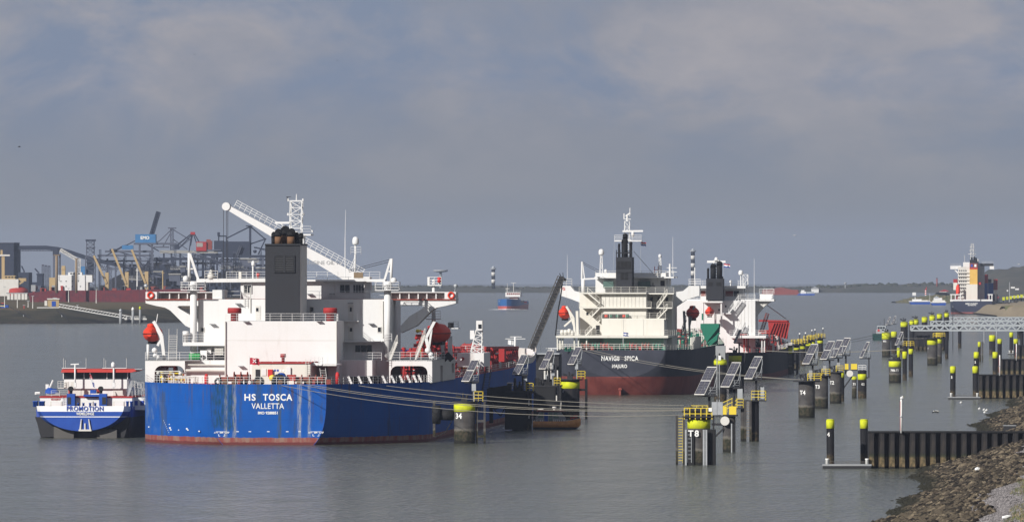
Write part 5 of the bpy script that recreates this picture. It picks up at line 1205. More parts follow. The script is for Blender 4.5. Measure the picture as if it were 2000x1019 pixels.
for q in (1, 3): mb.beam((d.F.x(1547), 0, q), (d.F.x(1558), 0, q), .4, .4)
mb.build('side_frame', 'pile_black', d.e)
for i, (px, wy, top, w) in enumerate(((1556, 721, 674, 12), (1568, 714, 672, 11), (1580, 707, 666, 12), (1587, 702, 664, 10), (1602, 697, 661, 11))):
    d = dolphin(px, wy, w, top, ('small dolphin just right of the one numbered 504', 'second small dolphin right of the one numbered 504', 'small dolphin with bright railing near the end of the black hull', 'slim dolphin second from the end of the far berth row', 'last small dolphin of the berth row, right of the red screen')[i], (top+4, top+9), None, 'pile_black', rail_=(-.9, .9), group='small dolphins beyond the third tanker', plate=.8)
    MB().bar((d.R, 0, d.top), (d.R, 0, d.top+2.4), .1, n=6).build('lamp_post', 'dark_steel', d.e); MB().lathe((d.R, 0, d.top+2.4), [(.2, 0), (.2, .35), (0, .4)], 8).build('lamp', 'letter_white', d.e)

# -- dolphin T8 cluster, nearest
d = dolphin(1365, 907, 44, 817, 'nearest large dolphin numbered T8 with yellow band, ladders and railings', (819, 836), None, plate=.35)
text('number', 'T8', 1.1, d.F.p(1354.5, 846.5, -d.R-.3), 'letter_white', d.e, bold=.03, space=1.3)
F = d.F; R = d.R; z = d.top
ladder_frame(d, F.x(1329), F.z(811), .9)
mb = MB()
for px in (1341, 1376, 1381): x = F.x(px); mb.beam((x, -R-.25, -2), (x, -R-.25, F.z(838)), .22, .3)
mb.build('fender_strip', 'galv', d.e)
MB().box(F.x(1381), F.x(1397), -R+.5, R, -2, F.z(838)).build('fender_panel', 'black', d.e)
MB().box(F.x(1340.5), F.x(1357), -R-.15, -R+1.2, -2, F.z(839)).build('fender_panel', 'black', d.e)
MB().ladder((F.x(1348), -R-.2, .3), (F.x(1348), -R-.2, F.z(840)), .5, .05, .5).build('ladder', 'galv', d.e)
MB().box(F.x(1334), F.x(1393), -R-.4, R+.4, z-.05, z+.12).build('platform', 'dark_steel', d.e)
mb = MB(); zz_ = z+.12; a, b = F.x(1338), F.x(1392); mb.rail([(a, -R-.3, zz_-.4), (b, -R-.3, zz_-.4)], 1.45, r=.06, post=.07, step=.75, bars=2); mb.rail([(a+.7, R, zz_), (b, R, zz_)], 1.3, r=.06, step=.8, bars=2); mb.rail([(a, -R-.3, zz_), (a+.7, R, zz_)], 1.1, r=.05); mb.build('railing', 'yellow', d.e)
for x in (1350, 1368, 1376): 
    c = F.x(x); MB().box(c-.35, c+.35, -.6, .3, zz_, zz_+.9).bar((c, -.2, zz_+.9), (c, -.2, zz_+1.3), .15).beam((c-.2, -.6, zz_+.5), (c-1.1, -.9, zz_+.6), .2, .25).build('quick_release_hook', 'dark_steel', d.e)
for x in (1396, 1406): cabinet(d, F.x(x), 0, zz_+.1, .75, 1.7)
part(F, 'white_box', 'letter_white', d.e, [(1384, 796, 1390.5, 803, -R-.5, -R-.2)])
for px, y0 in ((1375.5, 672), (1380, 695)): mb = MB().bar(F.p(px+25, 815, 0), F.p(px+25, y0+15, 0), .07, n=5); mb.build('antenna_pole', 'galv', d.e)
part(F, 'antenna_box', 'letter_white', d.e, [(1403, 694, 1408, 703, -.2, .1)])
d2 = dolphin(1424, 882, 25, 812, 'grey pile with yellow plates joined to the dolphin numbered T8 by a walkway', None, None, hook=False, group='piles of the nearest dolphin cluster')
F2 = d2.F; z2 = d2.top
MB().box(F2.x(1397), F2.x(1440), -1.2, 1.4, z2-.1, z2+.1).build('platform', 'dark_steel', d2.e)
for a, b in ((1408, 1419), (1424, 1438)): part(F2, 'side_board', 'yellow', d2.e, [(a, 793, b, 809, -1.25, -1.15)])
mb = MB(); mb.rail([(F2.x(1397), -1.2, z2+.1), (F2.x(1408), -1.2, z2+.1)], 1.25, r=.06, step=.5); mb.rail([(F2.x(1410), 1.3, z2+.1), (F2.x(1438), 1.3, z2+1.0)], 1.6, r=.06, step=.8); mb.build('railing', 'yellow', d2.e)
MB().bar((F2.x(1417), -1.6, F2.z(821)), (F2.x(1417), -1.3, F2.z(821)), .62, n=20).build('round_board', 'offwhite', d2.e)
mb = MB(); mb.beam((F2.x(1390), -.6, F2.z(828)), (F2.x(1415), -.6, F2.z(828)), .25, .3); mb.beam((F2.x(1393), -.6, F2.z(856)), (F2.x(1414), -.6, F2.z(836)), .3, .25); mb.beam((F2.x(1394), -.6, -2), (F2.x(1394), -.6, z2), .25, .25); mb.build('brace', 'dark_steel', d2.e)
MB().box(F2.x(1432), F2.x(1437), -1.4, -.8, -2, F2.z(826)).build('fender_panel', 'black', d2.e); mb = MB().beam((F2.x(1430), -1.45, -1), (F2.x(1430), -1.45, F2.z(826)), .16, .2); mb.build('fender_strip', 'galv', d2.e)
solar(1357, 770, 907, 1.06, 'nearest solar rack, lowest left of the three over the dolphin T8', 817)
solar(1408, 755, 882, 1.0, 'middle solar rack of the three over the dolphin T8', 812)
F = Frame(1465, 861); e = F.empty('ladder_dolphin', 'dolphin of posts with a rust-coloured ladder and yellow railing right of T8', 'dolphin', 'piles of the nearest dolphin cluster'); d = D(); d.F = F; d.e = e; d.R = 1
z = F.z(781)
for a, b, m_ in ((1446, 1456, 'pile_grey'), (1466, 1482, 'pile_black')): c = F.x((a+b)/2); r = (b-a)/2/F.k; MB().lathe((c, .6, -3), [(r, 0), (r, z+3)], 16).build('pile', m_, e)
mb = MB(); 
for px in (1456, 1466): mb.beam((F.x(px), -.5, -2), (F.x(px), -.5, z), .32, .32)
mb.build('ladder_post', 'pile_grey', e); MB().ladder((F.x(1461), -.5, .4), (F.x(1461), -.5, z), .6, .06, .38).build('ladder', 'wood', e)
MB().box(F.x(1453), F.x(1496), -.6, 2.2, z-.15, z).build('platform', 'dark_steel', e)
mb = MB().rail([(F.x(1468), -.55, z), (F.x(1495), -.55, z), (F.x(1495), 2.0, z)], 1.35, r=.06, step=.9); mb.build('railing', 'yellow', e)
cabinet(d, F.x(1445), .5, F.z(775)-.3, .75, 1.5); cabinet(d, F.x(1487), 1.0, z+.2, .7, 1.9)
MB().box(F.x(1439), F.x(1452), -.5, 1.5, F.z(798), F.z(796)).build('step_platform', 'dark_steel', e)
mb = MB().rail([(F.x(1440), -.4, F.z(796)), (F.x(1452), -.4, F.z(796))], 1.3, r=.06, step=.6); mb.build('railing', 'yellow', e)
solar(1454, 739, 861, .96, 'right-hand solar rack of the three over the dolphin T8', 781)
# -- T4, T3, T2
for px, wy, w, top, nm, np_, nx in ((1575.5, 815, 32, 745, 'T4', (1568, 766.5), 1), (1604, 797, 27, 735, 'T3', (1597, 755), .9), (1632, 787, 23, 728, 'T2', (1625, 747), .9)):
    d = dolphin(px, wy, w, top, 'grey cylindrical dolphin marked %s in white, no yellow band' % nm, None, nm, numpos=np_, nsize=1.0*nx, plate=.9 if nm == 'T4' else .3, rail_=(.1, 1.1))
    for q in (.5,): MB().box(d.R*q-.3, d.R*q+.3, -.3, .3, d.top, d.top+1.7).build('control_box', 'grey_paint', d.e)
    mb = MB(); mb.path([(-.9, -.5, d.top+.1), (-1.2, -.5, d.top+.9), (-.2, -.4, d.top+1.0), (0, -.4, d.top+.2)], .08); mb.build('capstan_arm', 'black', d.e)
F = Frame(1643, 783); d = dolphin(1643, 783, 12, 727, 'slim black pile with yellow band joined to the dolphin marked T2', (728, 737), None, 'pile_black', hook=False, group='slim piles by the dolphin T2')
for a, b in ((1650, 1657), (1662, 1674)): part(d.F, 'side_board', 'yellow', d.e, [(a, 710, b, 721, -.5, -.4)])
MB().box(d.F.x(1640), d.F.x(1675), -.6, 1.2, d.F.z(723.5), d.F.z(721.5)).build('walkway', 'dark_steel', d.e)
MB().bar((d.F.x(1660), -.7, d.F.z(729)), (d.F.x(1660), -.5, d.F.z(729)), .62, n=18).build('round_board', 'offwhite', d.e)
mb = MB(); mb.beam((d.F.x(1648), 0, d.F.z(757)), (d.F.x(1664), 0, d.F.z(735)), .25, .25); mb.build('brace', 'dark_steel', d.e)
d = dolphin(1668.5, 777, 9.5, 736, 'short pile numbered 75 with yellow band left of the ladder pile', (736, 741), '75', 'pile_grey', hook=False, numpos=(1669, 750), nsize=.6, group='slim piles by the dolphin T2')
d = dolphin(1684, 777, 17, 724, 'black pile numbered 02 with ladder, yellow band and white top rail', (730, 741), '02', 'pile_black', hook=False, numpos=(1686, 750), nsize=.6, group='slim piles by the dolphin T2')
ladder_frame(d, d.F.x(1680), d.F.z(726), .55, 'wood'); mb = MB().rail([(-.75, -.6, d.top), (.75, -.6, d.top), (.75, .6, d.top)], 1.0, r=.06, step=.8); mb.build('railing', 'white', d.e)
mb = MB(); x = d.F.x(1697); mb.bar((x, 0, d.F.z(737)), (x, 0, d.F.z(698)), .12); mb.bar((.7, 0, d.F.z(737)), (x, 0, d.F.z(737)), .12); mb.build('rack_stand', 'dark_steel', d.e)
solar(1567, 710, 815, .98, 'large solar rack above the dolphin marked T4', 745); solar(1602, 701, 797, .95, 'solar rack above the dolphin marked T3', 735); solar(1620, 697, 787, .93, 'solar rack above the dolphin marked T2, partly hidden', 728); solar(1635, 692, 783, .93, 'rearmost solar rack of the four over the T dolphins', 727)
solar(1679, 698, 777, .9, 'lone narrow solar rack on a bent stand above the pile numbered 02', None, 1)
# -- farther ones
d = dolphin(1748, 747, 24, 703, 'short dark dolphin marked 79B with broad yellow band', (705, 716), '79B-T1', numpos=(1748, 723), nsize=.66, plate=.1)
for px, wy, w, top, b in ((1767, 742, 8.5, 683, (686, 700)), (1779, 735, 8.5, 678, (681, 691)), (1755, 744, 6, 680, (681, 697))): dolphin(px, wy, w, top, {1767: 'slim black pile right behind the dolphin marked 79B', 1779: 'farthest slim pile behind the dolphin marked 79B, with red-brown railing', 1755: 'slim pile with tall yellow sleeve directly behind the 79B dolphin'}[px], b, None, 'pile_black', hook=False, group='slim piles behind 79B', rail_=None if px != 1779 else (-3.0, 1.2), plate=None if px != 1779 else .2)
F = Frame(1773, 738); 
solar(1748, 673, 742, .85, 'solar rack standing behind the dolphin marked 79B', 684, 1)
d = dolphin(1731, 697, 17, 650, 'dark dolphin marked B02 with yellow cap in front of the green work boat', (651, 662), 'B02', numpos=(1728, 666), nsize=.6)
d = dolphin(1746, 690, 11, 648, 'slimmer yellow-banded dolphin right behind the one marked B02', (648, 658), None, 'pile_black', hook=False)
d = dolphin(1821, 713, 20, 661, 'round grey dolphin marked 1 with yellow cap left of the slim piles', (662, 673), '1', numpos=(1813, 680), nsize=.7, plate=.9, rail_=(.1, 1.0))
d = dolphin(1834.5, 709, 10, 660, 'slim pile with yellow cap touching the round dolphin marked 1', (661, 670), None, 'pile_grey', rail_=(-.8, 1.4), plate=.5)
solar(1730, 634, 668, .75, 'far solar rack over the green work boat, left one', None, 1); solar(1741, 632, 666, .75, 'far solar rack over the green work boat, right one', None, 1)
for i, (px, b0, b1, w, wy) in enumerate(((1766, 630, 638, 14, 690), (1781, 627, 634, 9, 684), (1789, 625, 633, 10, 682), (1806, 620, 629, 11, 676), (1821, 617, 626, 11, 671), (1835, 614, 622, 10, 667), (1849, 612, 619, 9, 662))):
    dolphin(px, wy, w, b0-1, ('first', 'second', 'third', 'fourth', 'fifth', 'sixth', 'seventh')[i]+' from the left of the far yellow-capped dolphins before the truss bridges', (b0, b1), None, 'pile_black', hook=(i % 2 == 0), group='far yellow-capped dolphins')
# -- slim piles on the right and their pontoons
for px, wy, w, b1, num, lb in ((1622, 908, 15, 836, '4', 'slim black mooring pile marked 4 with yellow top, nearest left'), (1688, 906, 15, 836, None, 'slim black pile with yellow top at the end of the nearest sheet wall'),
                             (1861, 776, 10.6, 728, '3', 'slim black pile marked 3 with yellow top standing in the water'), (1905.5, 776, 11, 728, None, 'slim pile with yellow top at the end of the second sheet wall'),
                             (1907, 748, 10, 699, '2', 'slim pile marked 2 with yellow top behind the second sheet wall end'), (1943.5, 736, 10, 699, None, 'slim pile with yellow top left of the third sheet wall'),
                             (1952, 726, 8.6, 671, None, 'tall slim pile with yellow cap at the third sheet wall'), (1975, 692, 7, 658, None, 'small far pile with yellow cap on a little pontoon'), (1984, 704, 8.4, 671, None, 'slim pile with yellow cap by the farthest sheet wall')):
    top = b1-(16 if w > 14 else (12 if w > 10 else (11 if w > 9 else 8.5)))
    d = dolphin(px, wy, w, top, lb, (top, b1), num, 'pile_black', 'mooring_pile', 'pile', 'slim yellow-topped piles', hook=False, numpos=(px-w*.22, b1+12*w/15), nsize=1.0*w/15 if w < 12 else .75, n=18); d.e.rotation_euler[1] = math.radians(((px*7.3) % 2.0)-1.0)*.7
d = dolphin(1938, 692, 12, 655, 'dark dolphin with yellow cap and thin rods standing before the truss bridges', (655, 666), None, 'pile_black', hook=False); mb = MB()
for x in (-.6, -.2, .3, .7): mb.bar((x, 0, d.top), (x*1.1, 0, d.top+1.6), .06, n=4)
mb.build('guide_rod', 'rust', d.e); MB().bar((d.R+.3, 0, -.5+d.F.z(660)), (d.R+.4, 0, d.F.z(632)), .12).beam((d.R-.2, 0, d.F.z(640)), (d.R+.5, 0, d.F.z(628)), .3, .1).build('davit', 'galv', d.e)
d = dolphin(1913, 706, 6, 668, 'narrow dolphin with rusty ladder left of the dark one with rods', (668, 677), None, 'pile_black', hook=False); ladder_frame(d, .6, d.top, .5, 'wood'); MB().bar((1.2, 0, d.F.z(670)), (1.2, 0, d.F.z(642)), .12).beam((.9, 0, d.F.z(646)), (1.5, 0, d.F.z(637)), .3, .1).build('davit', 'galv', d.e)
def pontoon(x0, x1, wy, label, h=.55):
    F = Frame((x0+x1)/2, wy, head=0); e = F.empty('pontoon', label, 'pontoon', 'mooring pontoons'); w = (x1-x0)/2/F.k
    MB().box(-w, w, -.7, .7, -.3, h*.6).build('float', 'dark_steel', e); mb = MB(); mb.box(-w-.05, w+.05, -.75, .75, h*.6, h); mb.build('deck', 'grey_paint', e)
    mb = MB(); mb.rail([(-w+.5, .5, h), (w-.5, .5, h)], .35, step=1.2); mb.build('edge_rail', 'boom_grey', e)
    for x in (-w+.55, w-.5): MB().lathe((x, -.4, h), [(.22, 0), (.22, .55), (.26, .58), (.26, .7), (0, .7)], 10).build('fender_post', 'letter_white', e)
pontoon(1607, 1701, 914, 'nearest low mooring pontoon between the pile marked 4 and the sheet wall'); pontoon(1852, 1914, 779, 'low pontoon between the pile marked 3 and the second sheet wall', .45); pontoon(1968, 1982, 692, 'tiny far pontoon round the small yellow-capped pile', .4)
# -- sheet pile walls
t = NT('sheet_pile'); zz = t.math('ADD', t.Z, t.math('MULTIPLY', t.math('SUBTRACT', t.noise(1.3, 4, .6), .5), .5))
up = t.mix(t.ramp(t.noise(1.0, 5, stretch=(2, 2, .4)), .4, .7), (.022, .021, .022), (.055, .046, .040)); lo = t.mix(t.ramp(t.noise(1.6, 5, .65, stretch=(1.5, 1.5, .5)), .35, .62), (.04, .038, .022), (.19, .14, .075))
col = t.mix(t.ramp(zz, 1.35, 1.75), lo, up); col = t.mix(t.math('MULTIPLY', t.band(zz, 1.65, .25, .2), .7), col, (.03, .035, .02)); col = t.mix(t.math('SUBTRACT', 1.0, t.ramp(zz, .1, .35)), col, (.015, .014, .012)); t.fin(col, .8, 0, .15)
def sheet_wall(x0, x1, top, wy, pitch, label, n):
    F = Frame(x0, wy, head=0); e = F.empty('sheet_pile_jetty', label, 'jetty', 'sheet pile walls'); p = pitch/F.k; z = F.z(top)
    hi = [(0, 0), (.50*p, 0), (.56*p, 1.05), (.95*p, 1.05), (p, 0)]; mb = MB(); th = .03
    for (a, b) in zip(hi[:-1], hi[1:]):
        dx, dy = b[0]-a[0], b[1]-a[1]; l_ = math.hypot(dx, dy); nx_, ny_ = -dy/l_*th, dx/l_*th
        mb.hexa([(a[0], a[1], -2), (b[0], b[1], -2), (b[0]+nx_, b[1]+ny_, -2), (a[0]+nx_, a[1]+ny_, -2)], [(a[0], a[1], z), (b[0], b[1], z), (b[0]+nx_, b[1]+ny_, z), (a[0]+nx_, a[1]+ny_, z)])
    me = mb.mesh('sheet_pile'); me.materials.append(M['sheet_pile'])
    for i in range(n):
        o = bpy.data.objects.new('sheet_pile', me); C.objects.link(o); o.parent = e; o.location = (i*p, ((i*37) % 7-3)*.02, -((i*53) % 5)*.012)
    MB().box(-.1, n*p, -.12, 1.2, z+.003, z+.24).build('capping_beam', 'black', e)
    MB().box(-.1, n*p, 1.1, 1.35, -2, z).build('wall_backing', 'dark_steel', e)
    return e, F, z
sheet_wall(1697, 2000, 845, 914, 20.1, 'nearest corrugated black sheet pile wall running into the stone bank', 22); sheet_wall(1912, 2000, 733, 778, 13.2, 'second sheet pile wall, above the stones at the right edge', 12); sheet_wall(1953, 2000, 702.5, 736, 10.5, 'third sheet pile wall, partly behind the second', 10); sheet_wall(1987, 2000, 675, 706, 9, 'farthest bluish sheet pile stub at the right edge', 6)
for px, wy, y0, y1, lb in ((1760, 914, 779, 845, 'white gauge pole on the nearest sheet pile wall'), (1952.5, 778, 693, 733, 'white gauge pole on the second sheet pile wall'), (1985, 736, 671, 703, 'white gauge pole on the third sheet pile wall')):
    F = Frame(px, wy, head=0); e = F.empty('gauge_pole', lb, 'pole', 'white gauge poles'); MB().bar((0, -.3, F.z(y1)), (0, -.3, F.z(y0)), .12, .11, n=8).build('pole', 'letter_white', e); MB().beam((-.13, -.3, F.z(y1-5)), (-.13, -.3, F.z(y0+4)), .03, .2).build('red_strip', 'sign_red', e); MB().lathe((0, -.3, F.z((y0+y1)/2+2)), [(.2, 0), (.2, .15)], 8).build('collar', 'galv', e)

# -- mooring lines
def rope(a, b, sag, label, r=.04, n=18):
    o0 = Vector(a); mb = MB(); pts = []
    for i in range(n+1): f = i/n; q = (Vector(b)-o0)*f; q.z -= sag*4*f*(1-f); pts.append(q)
    mb.path(pts, r, 5); o = mb.build('mooring_line', 'rope'); o.location = o0; return tag(o, label, 'rope', 'mooring lines')
def wl(F, v): v = Vector(v); return Vector((F.X0+F.rx*v.x+F.ax*v.y, F.Y0+F.ry*v.x+F.ay*v.y, F.z0+v.z))
FT8 = Frame(1365, 907); 
hk = [wl(FT8, FT8.p(x, y, 0)) for x, y in ((1338, 801), (1346, 797), (1336, 805))]
rope(wl(FT, FT.p(585, 751, .5)), hk[0], 1.3, 'mooring line from the middle of the blue stern to dolphin T8, lowest'); rope(wl(FT, FT.p(604, 751, .5)), hk[0]+Vector((.3, .3, .1)), 1.2, 'mooring line close above the lowest one from the blue stern')
rope(wl(FT, FT.p(690, 751, 9)), hk[1], .9, 'middle mooring line from the blue quarter to dolphin T8'); rope(wl(FT, FT.p(740, 751, 16)), hk[2]+Vector((0, .5, .9)), .6, 'highest mooring line from the blue quarter to dolphin T8')
rope(wl(FT, FT.p(548, 752, .3)), hk[2]+Vector((0, 0, -.3)), 1.6, 'slack mooring line from beneath the ship name to dolphin T8')
FT4 = Frame(1575, 815)
rope(wl(FN, FN.p(1152, 683, .5)), wl(FT4, FT4.p(1580, 742, 0)), .9, 'upper mooring line from the dark grey stern to dolphin T4', .055); rope(wl(FN, FN.p(1138, 684, 1)), wl(FT4, FT4.p(1566, 741, 0)), 1.0, 'lower mooring line from the dark grey stern to dolphin T4', .05)
FB2 = Frame(1731, 697); F79 = Frame(1748, 747)
rope(wl(F3, (11, 6, 6.4)), wl(F79, F79.p(1764, 682, 0)), .5, 'mooring line from the black hull along the row to dolphin 79B', .075); rope(wl(F3, (12.5, 12, 6.4)), wl(FB2, FB2.p(1726, 650, 0)), .6, 'thin mooring line from the black hull to dolphin B02', .06)
rope(wl(F3, (12.8, 90, 6.2)), wl(FB2, FB2.p(1738, 652, 0)), .8, 'far faint mooring line past the solar racks to dolphin B02', .05)
F1 = Frame(1821, 713); rope(wl(FB2, FB2.p(1738, 655, 0)), wl(F1, F1.p(1812, 660, 0)), .4, 'short line between dolphins B02 and 1', .045)
# ------------------------------------------------------------------ the near stone bank
e = bpy.data.objects.new('near_bank', None)
prof = [(-9, -2.6), (-5, -1.4), (-2, -.5), (0, .05), (4, 1.1), (8, 2.3), (11, 3.3), (15.6, 4.7), (22, 6.6), (31, 9), (60, 14), (120, 15), (400, 15)]
def bank_z(v):
    for a, b in zip(prof[:-1], prof[1:]):
        if a[0] <= v <= b[0]: return a[1]+(b[1]-a[1])*(v-a[0])/(b[0]-a[0])
    return prof[-1][1]
def edge_off(u): return 1.0*math.sin(u*.021)+.7*math.sin(u*.057+1)+.5*math.sin(u*.13)-.9*max(0, (u-1400)/300)+1.6*max(0, min(1, (1080-u)/150))
t = NT('bank_ground')
nz = t.math('ADD', t.X, t.math('MULTIPLY', t.math('SUBTRACT', t.noise(.12, 4, .6), .5), 5.0))
earth = t.mix(t.ramp(t.noise(.9, 5, .7), .38, .65), (.014, .012, .009), (.035, .027, .018))  # ground kept near black, painting shade into the gaps between stones
grav = t.mix(t.ramp(t.noise(3.5, 4, .7), .40, .62), (.085, .075, .075), (.22, .20, .20))
grav = t.mix(t.math('MULTIPLY', t.ramp(t.noise(.25, 4, .6, loc=(3, 3, 0)), .56, .66), .85), grav, (.22, .15, .075))
grass = t.mix(t.ramp(t.noise(.5, 5, .6), .38, .62), (.055, .075, .022), (.17, .125, .055))
col = t.mix(t.ramp(nz, 10.2, 11.4), earth, grav); col = t.mix(t.ramp(nz, 15.0, 16.2), col, grass)
t.fin(col, .9); t.bump(t.noise(4, 5, .7), .25, .9)
us = [-200, 200, 500, 600]+[640+7*i for i in range(160)]+[1900, 2400, 3200, 4200]
vs_ = [-9, -5, -2, 0, 2, 4, 6, 8, 9.5, 11, 12.5, 14, 15.6, 18, 22, 26, 31, 45, 60, 120, 400]
rows = []; R_ = random.Random(3)
for u in us: rows.append([(v+edge_off(u), u, bank_z(v)+(R_.uniform(-.12, .12) if 0 < v < 30 else 0)-drop(u)) for v in vs_])
bank = MB().grid([r[::-1] for r in rows]).build('stone_bank', 'bank_ground'); tag(bank, kind='structure')
bank.rotation_euler = (0, 0, -TH); bank.location = (-31*math.cos(TH), 31*math.sin(TH), 0)
t = NT('riprap'); wn_ = t.t.nodes.new('ShaderNodeObjectInfo')
geo = t.t.nodes.new('ShaderNodeNewGeometry'); rnd = t.math('POWER', geo.outputs['Random Per Island'], 1.8)
c1 = t.mix(rnd, (.010, .008, .007), (.21, .17, .115)); c1 = t.mix(t.ramp(t.noise(.35, 4), .45, .65), c1, t.mix(rnd, (.008, .007, .006), (.12, .092, .065)))
c1 = t.mix(t.math('MULTIPLY', t.ramp(t.noise(2.5, 4), .5, .7), .5), c1, (.035, .032, .02))
gs = t.t.nodes.new('ShaderNodeSeparateXYZ'); t.t.links.new(geo.outputs['Position'], gs.inputs[0])
c1 = t.mix(t.math('SUBTRACT', 1.0, t.ramp(gs.outputs[2], .25, .75)), c1, (.022, .021, .014)); t.fin(c1, .9, 0, .15)
def stone_verts(rng, r):
    vs = []; ph = (1+5**.5)/2
    for a, b, c in ((-1,ph,0),(1,ph,0),(-1,-ph,0),(1,-ph,0),(0,-1,ph),(0,1,ph),(0,-1,-ph),(0,1,-ph),(ph,0,-1),(ph,0,1),(-ph,0,-1),(-ph,0,1)): vs.append(Vector((a, b, c)).normalized())
    sx, sy, sz = rng.uniform(.75, 1.3), rng.uniform(.75, 1.3), rng.uniform(.55, .95); q = Matrix.Rotation(rng.uniform(0, 6.28), 3, 'Z') @ Matrix.Rotation(rng.uniform(-.6, .6), 3, 'X')
    return [q @ Vector((v.x*sx*rng.uniform(.7, 1.15), v.y*sy*rng.uniform(.7, 1.15), v.z*sz*rng.uniform(.7, 1.15)))*r for v in vs]
ICO = [(0,11,5),(0,5,1),(0,1,7),(0,7,10),(0,10,11),(1,5,9),(5,11,4),(11,10,2),(10,7,6),(7,1,8),(3,9,4),(3,4,2),(3,2,6),(3,6,8),(3,8,9),(4,9,5),(2,4,11),(6,2,10),(8,6,7),(9,8,1)]
def in_frame(u, v, z, m=30):
    x = u*math.sin(TH)-(31-v)*math.cos(TH); y = u*math.cos(TH)+(31-v)*math.sin(TH); px = 1000+FPX*x/y; py = YH+FPX*(HC-z+drop(y))/y
    return px < 2000+m and py < 1019+m and px > 0
R_ = random.Random(11); stones = []
u = 740.0
while u < 1720:
    v = -2.2
    while v < 12.0:
        uu, vv = u+R_.uniform(-.4, .4), v+R_.uniform(-.35, .35); z = bank_z(vv)
        if in_frame(uu, vv+edge_off(uu), z, 20) and R_.random() < (1.0 if vv < 10 else .5): stones.append((uu, vv+edge_off(uu), z, R_.uniform(.22, .60)*(1.0 if vv < 9.5 else .7)))
        v += .62
    u += .74
def persp(s): return s[3]/s[0]
order = sorted(range(len(stones)), key=lambda i: -persp(stones[i])); big = set(order[:300])
protos = []
for k in range(10):
    me = bpy.data.meshes.new('stone'); me.from_pydata([tuple(p) for p in stone_verts(random.Random(50+k), 1.0)], [], ICO); me.materials.append(M['riprap']); protos.append(me)
mb = MB()
for i, (uu, vv, z, r) in enumerate(stones):
    if i in big:
        o = bpy.data.objects.new('stone', protos[i % 10]); C.objects.link(o); o.parent = bank; o.location = (vv, uu, z+.1-drop(uu)); o.scale = (r, r, r); o.rotation_euler = (0, 0, R_.uniform(0, 6.28))
    else:
        c = Vector((vv, uu, z+.14-drop(uu))); mb.add([c+p for p in stone_verts(R_, r)], ICO)
o = mb.build('stone_field', 'riprap', bank, kind='stuff')
# loose gravel and pale pebbles above the stones
t = NT('pebble'); geo = t.t.nodes.new('ShaderNodeNewGeometry'); t.fin(t.mix(geo.outputs['Random Per Island'], (.035, .03, .03), (.27, .25, .25)), .85)
mb = MB(); TET = [(0,1,2),(0,2,3),(0,3,1),(1,3,2)]; OCT = [(0,2,4),(2,1,4),(1,3,4),(3,0,4),(2,0,5),(1,2,5),(3,1,5),(0,3,5)]
cnt = 0
for i in range(90000):
    uu = R_.uniform(690, 1060); vv = R_.uniform(10.2, 17.2)
    if R_.random() > (1 if 11 < vv < 15.6 else .45): continue
    z = bank_z(vv)
    if not in_frame(uu, vv+edge_off(uu), z, 10): continue
    r = R_.uniform(.06, .17); c = Vector((vv+edge_off(uu), uu, z+.03-drop(uu)))
    mb.add([c+Vector(p)*r*R_.uniform(.7, 1.3) for p in ((-1,0,0),(1,0,0),(0,-1,0),(0,1,0),(0,0,.7),(0,0,-.7))], OCT); cnt += 1
mb.build('gravel', 'pebble', bank, kind='stuff')
# grass on the upper slope
t = NT('grass_blade'); geo = t.t.nodes.new('ShaderNodeNewGeometry'); c_ = t.mix(geo.outputs['Random Per Island'], (.05, .085, .02), (.16, .15, .05)); t.fin(t.mix(t.ramp(t.noise(.45, 3), .48, .60), c_, (.26, .19, .09)), .8)
mb = MB()
for i in range(26000):
    uu = R_.uniform(680, 1000); vv = R_.uniform(14.6, 24); 
    if vv < 16.3 and R_.random() > .25: continue
    z = bank_z(vv)
    if not in_frame(uu, vv+edge_off(uu), z, 15): continue
    c = Vector((vv+edge_off(uu), uu, z-.05-drop(uu)))
    for k in range(4):
        a = R_.uniform(0, 6.28); h = R_.uniform(.18, .5); d_ = Vector((math.cos(a), math.sin(a), 0)); b0 = c+Vector((R_.uniform(-.25, .25), R_.uniform(-.25, .25), 0)); mb.add([b0-d_*.035, b0+d_*.035, b0+Vector((R_.uniform(-.2, .2), R_.uniform(-.2, .2), h))], [(0, 1, 2)])
tag(mb.build('grass', 'grass_blade', None), 'short green and dry grass on the upper slope of the stone bank', 'grass', kind='stuff'); g_ = bpy.data.objects['grass']; g_.rotation_euler = bank.rotation_euler; g_.location = bank.location
# two white blocks lying on the bank
def on_bank(px, py):
    for i in range(2000):
        v = -2+i*.012; z = bank_z(v); off = 31-v
        # distance at which this strip shows at px
        k = (px-1000)/FPX; u = off*(math.cos(TH)+k*math.sin(TH))/(math.sin(TH)-k*math.cos(TH))
        if u < 0: continue
        Y = u*math.cos(TH)+off*math.sin(TH); 
        if abs(YH+FPX*(HC-z+drop(Y))/Y-py) < 1.0: return Vector((k*Y, Y, z-drop(Y)))
    return None
for px, py, s_, lb in ((1908, 921, .26, 'white broken block lying on the dark stones near the nearest sheet wall'), (1964, 1017, .30, 'white concrete lump at the bottom right corner by the grass')):
    p = on_bank(px, py)
    if p:
        o = bpy.data.objects.new('white_block', None); me = bpy.data.meshes.new('white_block'); me.from_pydata([tuple(Vector((q.x*1.4, q.y, q.z))*s_) for q in stone_verts(random.Random(int(px)), 1.0)], [], ICO); me.materials.append(M['letter_white']); o = bpy.data.objects.new('white_block', me); C.objects.link(o); o.location = p+Vector((0, -.3, .3)); tag(o, lb, 'block')
# grey concrete block behind the first sheet wall
F = Frame(1973, 860, head=0); e = F.empty('concrete_block', 'dark concrete cap standing on the stones behind the nearest sheet wall', 'block'); MB().box(F.x(1961), F.x(1984), 0, 2, F.z(846), F.z(831)).build('block', 'dark_steel', e); MB().box(F.x(1960), F.x(1985), -.05, 2.05, F.z(831.2), F.z(830)).build('cap', 'grey_paint', e)

